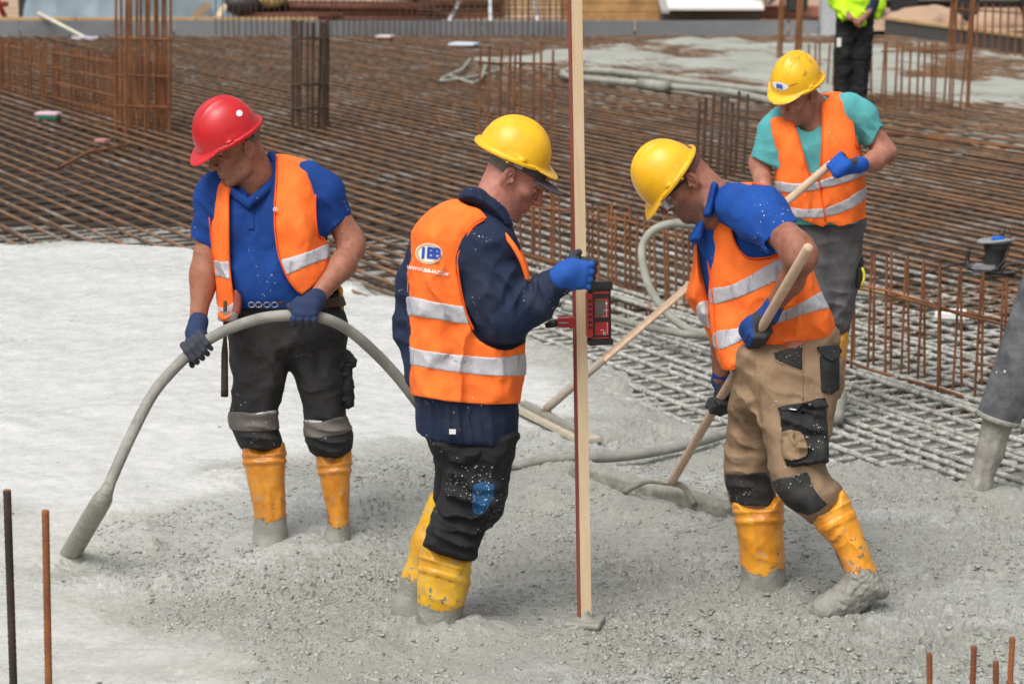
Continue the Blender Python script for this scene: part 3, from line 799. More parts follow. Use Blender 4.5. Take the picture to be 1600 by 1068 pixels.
def relax(v, f, n=2):
    for _ in range(n):
        s = np.zeros_like(v); c = np.zeros(len(v))
        for i in range(4):
            a, b = f[:, i], f[:, (i+1) % 4]
            np.add.at(s, a, v[b]); np.add.at(c, a, 1)
        v = v*.45+.55*s/np.maximum(c, 1)[:, None]
    return v
HAT = (relax(*HAT), HAT[1])
def hat_drop(pts, off=.0012):
    """local (x,z) print points pushed onto the front of the shell from +y"""
    p = np.array([(x, .17, z) for x, z in pts]); hit = np.zeros(len(p), bool)
    for _ in range(200):
        d = HATV.sample(p)-off; hit |= d < .0006
        p[:, 1] = np.where(hit, p[:, 1], p[:, 1]-np.maximum(d*.5, .0006))
    return p
def place_hat(parent, c, fwd, up, m, s=1.06, sz=1.0):
    B = basis(fwd, up); v, f = HAT; v = v*np.array([1, 1, sz])
    o = obj('helmet', np.array(c)+(v*s)@B.T, f, m, parent)
    for q in (-1, 1):                                 # accessory slots and lugs
        for nm, p_, sz_, ry in (('accessory_slot', (q*.1125, .035, .018), (.010, .030, .020), -q*.12), ('lug', (q*.123, -.01, -.004), (.006, .012, .010), 0)):
            Bl = B@np.array([[math.cos(ry), 0, math.sin(ry)], [0, 1, 0], [-math.sin(ry), 0, math.cos(ry)]])
            v1, f1 = box_vf(np.array(c)+B@(np.array(p_)*s), sz_, Bl, .003); obj(nm, v1, f1, m, o, True)
    return o, B, s
def strap_band(parent, c, B, s, m, z0=-.012, z1=-.034, r=(.085, .103), name='headband', a0=0.0, a1=6.2832):
    """band of the harness inside and below the shell"""
    V, Fq = [], []; n = 40
    for i in range(n+1):
        a = a0+(a1-a0)*i/n
        for rr, z in ((0, z0), (0, z1), (-.003, z1), (-.003, z0)):
            V.append(np.array(c)+B@(np.array([math.sin(a)*(r[0]+rr), math.cos(a)*(r[1]+rr)-.004, z])*s))
    for i in range(n):
        for k in range(4): Fq.append([i*4+k, i*4+(k+1) % 4, (i+1)*4+(k+1) % 4, (i+1)*4+k])
    return obj(name, V, Fq, m, parent)
def hand(parent, c, a, w, wrist, r, arm, m, s=1.08, thumb_th=(-50, -115, -165), curl=(35, 92, 150, 205), spread=1.0, rw=.027, rc=.034, name='glove', straight=None, fist=1.0, cuffd=.06):
    """gloved hand closed round a bar: c centre on the bar, a along the bar towards the thumb, w towards the back of the hand"""
    c = np.array(c); a = np.array(a, float); a /= np.linalg.norm(a); w = np.array(w, float); w -= a*(w@a); w /= np.linalg.norm(w)
    vv = np.cross(a, w); wrist = np.array(wrist, float); arm = np.array(arm, float)
    if (wrist-c)@vv > 0: vv = -vv
    lo = np.minimum(np.minimum(c-.13*s, wrist-.06), arm-.06); hi = np.maximum(np.maximum(c+.13*s, wrist+.06), arm+.06)
    V = Vol(lo, hi, .0036)
    L = lambda x, y, z: c+(a*x+w*y+vv*z)            # along bar, outward, finger direction
    ks = s
    pw = r+.015*s
    V.chain([L(.028*ks, pw, .012*s), L(.026*ks, pw+.004, -.02*s), wrist], [.0165*s, .0175*s, rw], .02)
    V.chain([L(.008*ks, pw+.002, .014*s), L(.006*ks, pw+.007, -.02*s), wrist], [.0165*s, .019*s, rw], .02)
    V.chain([L(-.012*ks, pw+.001, .013*s), L(-.012*ks, pw+.006, -.02*s), wrist], [.016*s, .018*s, rw], .02)
    V.chain([L(-.030*ks, pw, .008*s), L(-.028*ks, pw+.002, -.02*s), wrist], [.0145*s, .017*s, rw], .02)
    lens = (1.0, 1.06, 1.0, .86)
    for i in range(4):
        x = (.0345, .0118, -.0112, -.0335)[i]*ks*spread; fr = (.0112, .0115, .0110, .0098)[i]*s
        pts, rad = [], []
        for j, th in enumerate(curl):
            t = math.radians(curl[0]+(th-curl[0])*lens[i]+(3-i)*2); rr = r+fr*.95+(.006, .004, .001, 0)[j]
            pts.append(L(x, math.cos(t)*rr+(.004 if j == 0 else 0), math.sin(t)*rr+(.010*s if j == 0 else 0))); rad.append(fr*(1.12, 1.10, 1.0, .86)[j])
        V.chain(pts, rad, .0035)
    root = L(.026*ks, pw-.004, -.034*s); pts = [root]; rad = [.0165*s]
    for j, th in enumerate(thumb_th):
        t = math.radians(th); rr = r+.0105*s
        pts.append(L((.040+.008*j)*ks, math.cos(t)*rr, math.sin(t)*rr)); rad.append((.0145, .0122, .0102)[j]*s)
    V.chain(pts, rad, .007)
    # cuff over the wrist
    e = arm-wrist; e /= np.linalg.norm(e)
    V.cone(wrist, wrist+e*cuffd, rc, rc*1.02, .015)
    for q in (.35, .6, .85):
        V.cone(wrist+e*cuffd*q-e*.002, wrist+e*cuffd*q+e*.002, rc+.0022, None, .004)
    V.cone(wrist+e*cuffd*1.02, wrist+e*(cuffd+.05), rc*.86, rc*.8, 0, 'sub')
    v, f = V.solid()
    q = v-c; y = q@w; z = q@vv; dist = np.hypot(y, z)
    coat = np.maximum(sstep(.010, -.004, y-(r+.014*s))*sstep(-.055, -.035, z), sstep(.02, .035, z)*sstep(r+.012, r, y))*sstep(.11, .08, np.linalg.norm(q, axis=1))
    return obj(name, v, f, m, parent, attrs={'coat': coat})
def text_vf(txt, size, font_shear=0.0, bold=0.0):
    cu = bpy.data.curves.new('letters', 'FONT'); cu.body = txt; cu.size = size; cu.align_x = 'CENTER'; cu.align_y = 'CENTER'; cu.offset = bold; cu.shear = font_shear; cu.resolution_u = 2
    o = bpy.data.objects.new('letters', cu); COL.objects.link(o)
    dg = bpy.context.evaluated_depsgraph_get(); me = bpy.data.meshes.new_from_object(o.evaluated_get(dg))
    bm = bmesh.new(); bm.from_mesh(me); bmesh.ops.triangulate(bm, faces=bm.faces[:])
    bmesh.ops.subdivide_edges(bm, edges=[e for e in bm.edges if e.calc_length() > size*.3], cuts=1)
    bmesh.ops.triangulate(bm, faces=bm.faces[:])
    bm.verts.index_update()
    v = np.array([q.co[:2] for q in bm.verts]); f = [[q.index for q in p.verts] for p in bm.faces]; bm.free()
    bpy.data.objects.remove(o); bpy.data.curves.remove(cu); bpy.data.meshes.remove(me)
    return v, f
def disc_vf(rx, ry, n=40, rings=5, hole=0.0):
    v, f = [], []
    for i in range(rings+1):
        t = hole+(1-hole)*i/rings
        for k in range(n):
            a = 2*math.pi*k/n; v.append((rx*t*math.cos(a), ry*t*math.sin(a)))
    for i in range(rings):
        for k in range(n): f.append([i*n+k, i*n+(k+1) % n, (i+1)*n+(k+1) % n, (i+1)*n+k])
    return np.array(v), f

def press(core, vf, u, vv, k, m, name, off, parent, y0, y1, rot=0.0, sx=1.0):
    """flat print pressed onto a garment or shell: vf in metres about (0,0), centred on photo pixel u,vv"""
    pts, f = vf; c, s_ = math.cos(R(rot)), math.sin(R(rot))
    px = np.stack([u+k*(sx*pts[:, 0]*c+pts[:, 1]*s_), vv+k*(sx*pts[:, 0]*s_-pts[:, 1]*c)], 1)
    return obj(name, core.drop(px, y0, y1, off), f, m, parent, False)
def band_on(core, poly, parent, minus=None, y0=-99, y1=99, name='reflective_band', m=None, lo=-.006, hi=.003):
    t = core.copy(); X, Y, Z = t.grid(t.sl()); d = np.maximum(np.maximum(core.d-hi, lo-core.d), poly(X, Y, Z))
    d = np.maximum(d, np.maximum(y0-Y, Y-y1))
    if minus is not None: d = np.maximum(d, minus(X, Y, Z))
    t.d = d.astype(np.float32)
    if t.d.min() >= 0: return None
    return obj(name, *clean(*t.solid(), .2), m or M['reflective'], parent)
def hollow(v, t=.008): v.d = np.maximum(v.d, -(v.d+t)); return v
def above(v, z, k=0.0): return v.put(lambda X, Y, Z: z-Z+0*X+0*Y, None, None, k, 'and')
def below(v, z, k=0.0): return v.put(lambda X, Y, Z: Z-z+0*X+0*Y, None, None, k, 'and')
def ridge(v, a, b, Y, amp=.004, w=.004):
    """moulded line round a boot between two photo pixels"""
    L = Poly([(a[0]-8, a[1]-1), (b[0]+8, b[1]-1), (b[0]+8, b[1]+1.5), (a[0]-8, a[1]+1.5)], Y, 0)
    X, Yg, Z = v.grid(v.sl()); v.d -= (amp*np.exp(-(np.maximum(L(X, Yg, Z), 0)/w)**2)).astype(np.float32)*(np.abs(v.d) < .03)
# ================================================================ man in the navy jacket holding the batten
def man_jacket():
    Y = 8.05; p = lambda u, v, w=0.0: P(u, v, Y+w)
    base = G(690, 985); base[2] = 0
    root = thing('person', base, 'man in navy jacket and orange vest seen from behind, gripping the tall batten', 'person', 'construction workers')
    skin = skin_mat('skin_ruddy', (.44, .20, .145), (.36, .135, .095))
    s = 1.06
    # ---- body
    hf = (math.cos(R(37))*.995, -.05, -math.sin(R(37))); B = basis(hf, (0, 0, 1))
    ear = p(797, 276, -.02); ho = ear-B@np.array([.08, -.01, -.008])*s*np.array([1, 1, 1])
    if B[1, 0] > 0: ho = ear-B@np.array([-.08, -.01, -.008])*s
    v = Vol(p(600, 1000, -.35)*0+np.array([-.55, Y-.32, -.15]), np.array([.42, Y+.36, 1.80]), .0052, (ho+B@np.array([0, .03, -.03]), .12, .0029))
    head_into(v, ho, B, s, nose=1.0, cr=.92)
    nb = p(742, 330, .02)
    v.cone(ho+B@np.array([0, -.040, -.02]), p(757, 335, .0), .054, .058, .03); v.cone(ho+B@np.array([0, .0, -.06]), p(775, 352, 0), .046, .05, .03)
    v.cone(ho+B@np.array([.04, -.02, -.05])*s, nb+np.array([.05, -.02, -.03]), .013, .013, .012)
    v.chain([p(742, 375, .02), p(735, 440, .02), p(735, 560, .02), p(738, 660, .03)], [.08, .12, .11, .12], .05)
    v.chain([p(765, 375, -.07), p(782, 490, -.13), p(872, 432, -.15)], [.055, .045, .032], .03)
    v.chain([p(680, 385, .14), p(646, 500, .19), p(662, 585, .12)], [.04, .035, .03], .03)
    v.chain([p(745, 670, -.03), p(735, 800, -.02), p(700, 900, 0), p(685, 985, 0)], [.07, .05, .03, .03], .04)
    v.chain([p(720, 670, .12), p(710, 790, .15), p(665, 890, .17), p(640, 955, .17)], [.07, .05, .03, .03], .04)
    V, F = v.solid(); st, lip = head_attrs(V, ho, B, s, .35)
    obj('body', V, F, skin, root, attrs={'stubble': st, 'lip': lip})
    # hair below the cap
    hv = Vol(ho-.16, ho+.16, .004); hv.ell(ho+B@np.array([0, -.014, .03])*s, np.array([.0745, .0960, .0875])*s, B, 0)
    X, Yg, Z = hv.grid(hv.sl()); q = [((X-ho[0])*B[0, i]+(Yg-ho[1])*B[1, i]+(Z-ho[2])*B[2, i])/s for i in range(3)]
    hv.d = np.maximum(hv.d, np.maximum(q[1]+.018+.35*np.maximum(-.02-q[2], 0)-.5*np.maximum(q[2]-.03, 0), -(q[2]+.055)))
    hv.d = np.maximum(hv.d, -(np.sqrt(((q[0])/.2)**2+((q[1]-.01)/.033)**2+((q[2]+.01)/.045)**2)-1)*.03).astype(np.float32)
    obj('hair', *hv.solid(), M['greyhair'], root)
    # ---- cap and helmet
    hfw = (math.cos(R(22)), -.04, -math.sin(R(22)))
    hc = p(802, 241, .06)
    _, HB, hs = place_hat(root, hc, hfw, (0, -.10, 1), M['hat_y'], .985, .87)
    cap = Vol(ho-.2, ho+.24, .004); cc = ho+B@np.array([0, -.006, .030])*s
    CB = basis((math.cos(R(28)), -.05, -math.sin(R(28))))
    cap.ell(cc, np.array([.079, .096, .090])*s, CB, 0)
    X, Yg, Z = cap.grid(cap.sl()); q = [((X-cc[0])*CB[0, i]+(Yg-cc[1])*CB[1, i]+(Z-cc[2])*CB[2, i])/s for i in range(3)]
    d = np.maximum(np.maximum(cap.d, -(q[2]+.006)), q[2]-.040+.25*q[1])
    bill = np.maximum(np.maximum(np.sqrt((q[0]/.078)**2+((q[1]-.07)/.098)**2)-1, 0)*.08+(np.sqrt((q[0]/.078)**2+((q[1]-.07)/.098)**2)-1).clip(-1, 0)*.08, np.abs(q[2]+.004+.35*np.maximum(q[1]-.09, 0)*.6+2.2*q[0]**2)-.0028)
    bill = np.maximum(bill, .06-q[1])
    d = np.minimum(d, bill); d = np.maximum(d, -np.maximum(cap.d+.006, -(q[2]+.05)))
    cap.d = d.astype(np.float32)
    m = cloth('cap_cloth', (.062, .05, .062), (.09, .075, .085), spat=.05, dirt=.2)
    co = obj('cap', *cap.solid(), m, root)
    bk = CB@np.array([0, -1, 0]); rt = -CB[:, 0] if CB[1, 0] > 0 else CB[:, 0]
    def ringpt(an, z, r_=1.0): return cc+CB@(np.array([math.sin(an)*.083*r_*(1 if rt@CB[:, 0] > 0 else -1), math.cos(an)*.100*r_, z])*s)
    V_, F_ = [], []; n = 22
    for i in range(n+1):
        an = 1.45+(math.pi-1.45+.9)*i/n
        lo_, hi_ = -.004-.004*i/n, .016+.030*sstep(4, 12, i)*sstep(n+2, 14, i)
        for rr_, z in ((1.0, lo_), (1.0, hi_), (.96, hi_), (.96, lo_)): V_.append(ringpt(an, z+.002, rr_))
    for i in range(n):
        for k_ in range(4): F_.append([i*4+k_, i*4+(k_+1) % 4, (i+1)*4+(k_+1) % 4, (i+1)*4+k_])
    obj('head_harness', V_, F_, M['greyplastic'], root)
    V_, F_ = [], []
    for i in range(9):
        an = 1.75+.75*i/8
        for rr_, z in ((1.02, .000), (1.02, .015)): V_.append(ringpt(an, z, rr_))
    for i in range(8): F_.append([i*2, i*2+1, i*2+3, i*2+2])
    st_ = obj('cap_strap', V_, F_, m, co)
    for an, w_ in ((2.42, .012), (1.95, .006)):
        c_ = ringpt(an, .0075, 1.035); t_ = ringpt(an+.05, .0075, 1.035)-c_; Bq = basis(np.cross(t_, CB[:, 2]), CB[:, 2]); v1, f1 = box_vf(c_, (w_, .003, .015), Bq, .001); obj('buckle', v1, f1, M['white'] if an > 2 else M['metal'], st_, False)
    # ---- jacket
    navy = cloth('navy_jacket', (.011, .020, .052), (.017, .025, .05), spat=.10, dirt=.22, fold=.5, dirtc=(.10, .095, .09))
    j = Vol(np.array([-.56, Y-.34, .55]), np.array([.30, Y+.34, 1.52]), .006)
    T = Poly([(714, 312), (760, 318), (800, 355), (822, 420), (822, 520), (810, 600), (804, 730), (740, 730), (690, 720), (655, 700), (648, 620), (640, 540), (636, 440), (650, 360), (680, 325)], Y+.03)
    j.infl(T, .175, .13, k=.03)
    sh = p(757, 392, -.09); el = p(787, 492, -.15); wr = p(868, 437, -.145)
    j.chain([p(745, 355, -.02), sh], [.075, .102], .05)
    j.chain([sh, p(772, 450, -.13), el], [.100, .097, .092], .03); j.chain([el, p(835, 470, -.16), p(852, 452, -.155), p(878, 436, -.145)], [.088, .070, .052, .047], .03)
    j.cone(p(870, 443, -.147), p(884, 430, -.145), .047, .046, .01)
    j.chain([p(676, 380, .14), p(654, 440, .18), p(643, 510, .19), p(662, 585, .12), p(690, 600, .06)], [.08, .072, .064, .055, .05], .04)
    for c, dr, lam, amp, rad in ((p(815, 440, -.2), (1, 0, -.5), .055, .012, .085), (p(790, 440, -.2), (.7, 0, .7), .07, .012, .10), (p(845, 465, -.2), (1, 0, .3), .045, .009, .08), (p(760, 480, -.22), (1, 0, .2), .085, .010, .13), (p(770, 370, -.15), (.5, 0, 1), .12, .006, .10), (p(720, 660, -.1), (1, 0, .05), .035, .006, .16), (p(635, 500, .1), (.3, 0, 1), .08, .008, .12)):
        j.fold(c, dr, lam, amp, rad)
    j.folds(.0045, (6, 6, 8))
    # elastic hem
    hem = Poly([(640, 652), (690, 655), (760, 664), (812, 668), (812, 695), (640, 680)], Y+.03)
    j.put(lambda X, Yg, Z: p(735, 682)[2]-Z-.08*(X-p(735, 680)[0])+0*Yg, None, None, .01, 'and')
    j.cone(wr+np.array([.02, 0, .0]), wr+np.array([.08, 0, .055]), .036, .034, 0, 'sub')
    jk = obj('jacket', *j.solid(), navy, root)
    # collar
    cv = Vol(p(700, 370, -.25), p(815, 270, .25), .004)
    CPo = Poly([(715, 310), (726, 295), (740, 292), (757, 298), (784, 318), (801, 347), (797, 358), (790, 362), (772, 345), (748, 326), (728, 318)], Y-.02, 3)
    cv.infl(CPo, .105, .05, k=0, p=2.5); cv.folds(.003, (12, 12, 12))
    obj('collar', *cv.solid(), navy, jk)
    plaid = NT('plaid_shirt'); wv = plaid.n.new('ShaderNodeTexWave'); wv.inputs['Scale'].default_value = 22; plaid.link(plaid.pos, wv.inputs['Vector'])
    wz = plaid.n.new('ShaderNodeTexWave'); wz.inputs['Scale'].default_value = 22; wz.bands_direction = 'Z'; plaid.link(plaid.pos, wz.inputs['Vector'])
    pm = plaid.done(plaid.mix(plaid.ramp(plaid.math('MAXIMUM', wv.outputs['Fac'], wz.outputs['Fac']), .8, .95), (.03, .09, .34), (.45, .5, .6)), .85, .2)
    sv = Vol(p(760, 380, -.2), p(815, 300, .2), .004); 
    SP_ = Poly([(772, 312), (784, 318), (797, 338), (802, 348), (798, 358), (792, 352), (780, 330)], Y-.02, 3); sv.infl(SP_, .085, .03, k=0)
    obj('shirt_collar', *sv.solid(), pm, root)
    # ---- vest
    vest = Vol(np.array([-.45, Y-.28, .60]), np.array([.14, Y+.30, 1.53]), .006)
    VO = Poly([(712, 310), (735, 312), (760, 320), (785, 345), (806, 378), (826, 425), (826, 470), (822, 530), (818, 590), (811, 640), (808, 720), (740, 720), (690, 720), (645, 710), (642, 616), (641, 540), (638, 470), (640, 400), (643, 360), (664, 335), (690, 318)], Y+.03)
    vest.infl(VO, .210, .12, k=0)
    vest.fold(p(690, 420, -.15), (1, 0, .15), .14, .006, .22); vest.fold(p(720, 580, -.15), (1, 0, .0), .16, .009, .25); vest.fold(p(790, 600, -.1), (1, 0, .2), .09, .008, .12)
    vest.folds(.008, (7, 7, 4))
    core = vest.copy()
    vest.d = np.maximum(vest.d, -(vest.d+.012))
    X, Yg, Z = vest.grid(vest.sl())
    ARM = Poly([(757, 343), (738, 356), (722, 385), (714, 405), (717, 440), (728, 486), (748, 530), (800, 545), (860, 500), (834, 446), (824, 430), (812, 400), (790, 366), (772, 348)], Y-.1, 3)
    vest.cut(ARM, .0, y1=Y+.06)
    NECK = Poly([(700, 290), (716, 312), (745, 322), (768, 345), (800, 352), (830, 330), (800, 280)], Y, 3); vest.cut(NECK)
    HEMC = Poly([(600, 611), (643, 617), (700, 627), (760, 632), (811, 630), (860, 620), (860, 720), (600, 720)], Y-.1, 0); vest.cut(HEMC)
    vest.put(lambda X, Yg, Z: np.maximum(np.abs(X-p(668, 385)[0])-.0, 0)*0+np.sqrt((X-p(650, 420)[0])**2+(Yg-Y-.2)**2+((Z-p(650, 420)[2])*.6)**2)-.09, None, None, 0, 'sub')
    ve = obj('vest', *vest.solid(), M['vest'], root)
    edge = [p(*q, -.0) for q in []]
    b1 = Poly([(630, 463), (660, 467), (700, 475), (742, 480), (790, 484), (830, 482), (830, 512), (790, 512), (742, 508), (700, 502), (660, 495), (630, 490)], Y-.1, 3)
    b2 = Poly([(630, 540), (660, 547), (700, 552), (742, 556), (780, 558), (830, 553), (830, 584), (780, 587), (742, 585), (700, 580), (660, 573), (630, 566)], Y-.1, 3)
    for b in (b1, b2):
        t = core.copy(); X, Yg, Z = t.grid(t.sl())
        armcut = -np.maximum(ARM(X, Yg, Z), Yg-Y-.06)
        t.d = np.maximum(np.maximum(np.maximum(core.d-.003, -core.d-.006), b(X, Yg, Z)), armcut).astype(np.float32)
        obj('reflective_band', *t.solid(), M['reflective'], ve)
    # piping round the arm hole
    pp = core.drop(spline([(757, 343), (738, 356), (722, 385), (715, 405), (718, 440), (728, 486), (742, 520)], 8)[:, :2] if False else np.array([q[:2] for q in spline([(757, 343, 0), (738, 356, 0), (722, 385, 0), (715, 405, 0), (718, 440, 0), (728, 486, 0), (740, 515, 0)], 8)]), Y-.3, Y+.2, .001)
    tube('piping', pp, .0035, M['trim'], ve, 6)
    fp = [p(773, 349, -.10), p(790, 368, -.15), p(806, 390, -.17), p(817, 412, -.17), p(825, 438, -.16)]
    tube('front_edge', spline(fp, 6), .009, M['vest'], ve, 8)
    # emblem: white oval with gold and red rim, blue letters
    k = 455/1.0
    def press(vf, u, vv, m, name, off, rot=0.0, sc_=1.0, par=ve):
        pts, f = vf; c, s_ = math.cos(R(rot)), math.sin(R(rot))
        px = np.stack([u+sc_*k*(pts[:, 0]*c+pts[:, 1]*s_), vv+sc_*k*(pts[:, 0]*s_-pts[:, 1]*c)], 1)
        V = core.drop(px, Y-.3, Y+.2, off); return obj(name, V, f, m, par, False)
    em = press(disc_vf(.047, .036), 670, 396, M['white'], 'emblem', .0015, 4)
    press(disc_vf(.0435, .032, hole=.9, rings=1), 670, 396, M['goldprint'], 'emblem_rim', .003, 4, 1, ve)
    press(text_vf('I', .052, 0, .0022), 661, 396, M['blueprint'], 'lettering', .003, 4)
    press(text_vf('B', .052, 0, .0022), 673, 396, M['blueprint'], 'lettering', .003, 4)
    press(text_vf('B', .052, 0, .0022), 683, 397, M['blueprint'], 'lettering', .003, 4)
    press(text_vf('WWW.IBB-H.COM', .0175, 0, .0005), 668, 423, M['white'], 'lettering', .003, 10)
    # ---- trousers
    black = cloth('black_work_trousers', (.012, .012, .014), (.02, .02, .022), spat=.22, dirt=.10, fold=.5, dirtc=(.07, .068, .065))
    t = Vol(np.array([-.45, Y-.25, .10]), np.array([.12, Y+.40, .88]), .006)
    t.infl(Poly([(670, 668), (800, 672), (805, 700), (797, 745), (784, 806), (768, 822), (758, 832), (748, 858), (742, 876), (712, 876), (662, 856), (666, 832), (676, 798), (688, 765), (690, 740), (680, 722), (668, 690)], Y+.0), .112, .075, yc=lambda X, Z: Y-.02+0*X, k=.02)
    t.chain([p(715, 660, .12), p(722, 740, .15), p(700, 820, .16)], [.10, .088, .07], .04)
    for c, dr, lam, amp, rad in ((p(715, 735, -.12), (.3, 0, 1), .075, .010, .11), (p(720, 800, -.12), (.2, 0, 1), .06, .013, .10), (p(720, 845, -.12), (.4, 0, 1), .05, .013, .10), (p(770, 815, -.1), (-.5, 0, 1), .05, .010, .08), (p(700, 700, -.1), (.6, 0, 1), .06, .008, .08), (p(770, 700, -.1), (-.2, 0, 1), .1, .006, .1)):
        t.fold(c, dr, lam, amp, rad)
    t.folds(.006, (10, 10, 14))
    tr = obj('trousers', *t.solid(), black, root)
    obj('pocket', *t.shell(Poly([(686, 702), (720, 698), (752, 702), (745, 716), (735, 724), (700, 722)], Y-.1, 2), -.006, .006, y1=Y), black, tr)
    obj('pocket', *t.shell(Poly([(728, 752), (782, 752), (780, 790), (768, 812), (740, 808), (728, 800)], Y-.1, 2), -.006, .005, y1=Y), black, tr)
    obj('pocket_insert', *t.shell(Poly([(740, 756), (773, 756), (768, 784), (757, 801), (745, 804), (738, 796)], Y-.1, 2), -.004, .0075, y1=Y), cloth('blue_insert', (.012, .07, .17), (.018, .06, .13), spat=.35), tr)
    box('care_tag', p(707, 674, -.165), (.022, .006, .016), M['white'], jk)
    # ---- boots
    bm_ = boot_mat('boot_yellow_b', 0, .085, (.70, .41, .02))
    b = Vol(np.array([-.45, Y-.22, -.14]), np.array([.05, Y+.12, .42]), .005)
    b.infl(Poly([(661, 846), (690, 856), (734, 874), (736, 884), (732, 920), (722, 960), (718, 1000), (724, 1030), (650, 1030), (652, 985), (651, 950), (652, 905), (656, 875)], Y, 3), .085, .07, k=0)
    b.chain([p(690, 1000, 0), p(745, 1040, .03)], [.06, .045], .04)
    for (a, c2) in (((658, 868), (733, 892)), ((656, 884), (731, 908)), ((656, 888), (730, 913))):
        L = Poly([(a[0]-6, a[1]-1), (c2[0]+6, c2[1]-1), (c2[0]+6, c2[1]+2), (a[0]-6, a[1]+2)], Y-.05, 0)
        X, Yg, Z = b.grid(b.sl()); b.d -= (.004*np.exp(-(np.maximum(L(X, Yg, Z), 0)/.003)**2)).astype(np.float32)*(np.abs(b.d) < .02)
    b.fold(p(690, 940, -.05), (.7, 0, 1), .10, .006, .09); b.rough(.0016, 30, 80)
    top = b.copy(); X, Yg, Z = b.grid(b.sl())
    cut = Poly([(640, 820), (661, 849), (690, 860), (720, 872), (740, 880), (760, 800)], Y-.06, 0)
    b.d = np.maximum(b.d, -np.maximum(b.d+.008, -(Z-p(690, 900)[2]))).astype(np.float32)
    obj('boot', *b.solid(), bm_, root)
    b2 = Vol(np.array([-.52, Y-.05, -.14]), np.array([-.10, Y+.34, .52]), .005)
    b2.chain([p(697, 790, .17), p(672, 850, .17), p(655, 905, .17), p(640, 950, .17), p(632, 985, .17)], [.068, .064, .058, .055, .055], .03)
    b2.chain([p(640, 950, .17), p(670, 975, .14)], [.055, .045], .03); b2.rough(.0016, 30, 80)
    obj('boot', *b2.solid(), boot_mat('boot_yellow_b2', 0, .135, (.70, .41, .02)), root)
    # ---- hand on the batten
    gl = glove_mat('glove_blue', (.018, .098, .42), (.02, .022, .03))
    hand(root, p(908, 426, -.125), (.10, 0, 1), (-.15, -1, .1), p(885, 428, -.165), .024, p(866, 440, -.16), gl, s=1.12, curl=(30, 80, 135, 190), thumb_th=(-60, -110, -150), rw=.036, rc=.038, cuffd=.03)
    return root
man_jacket()
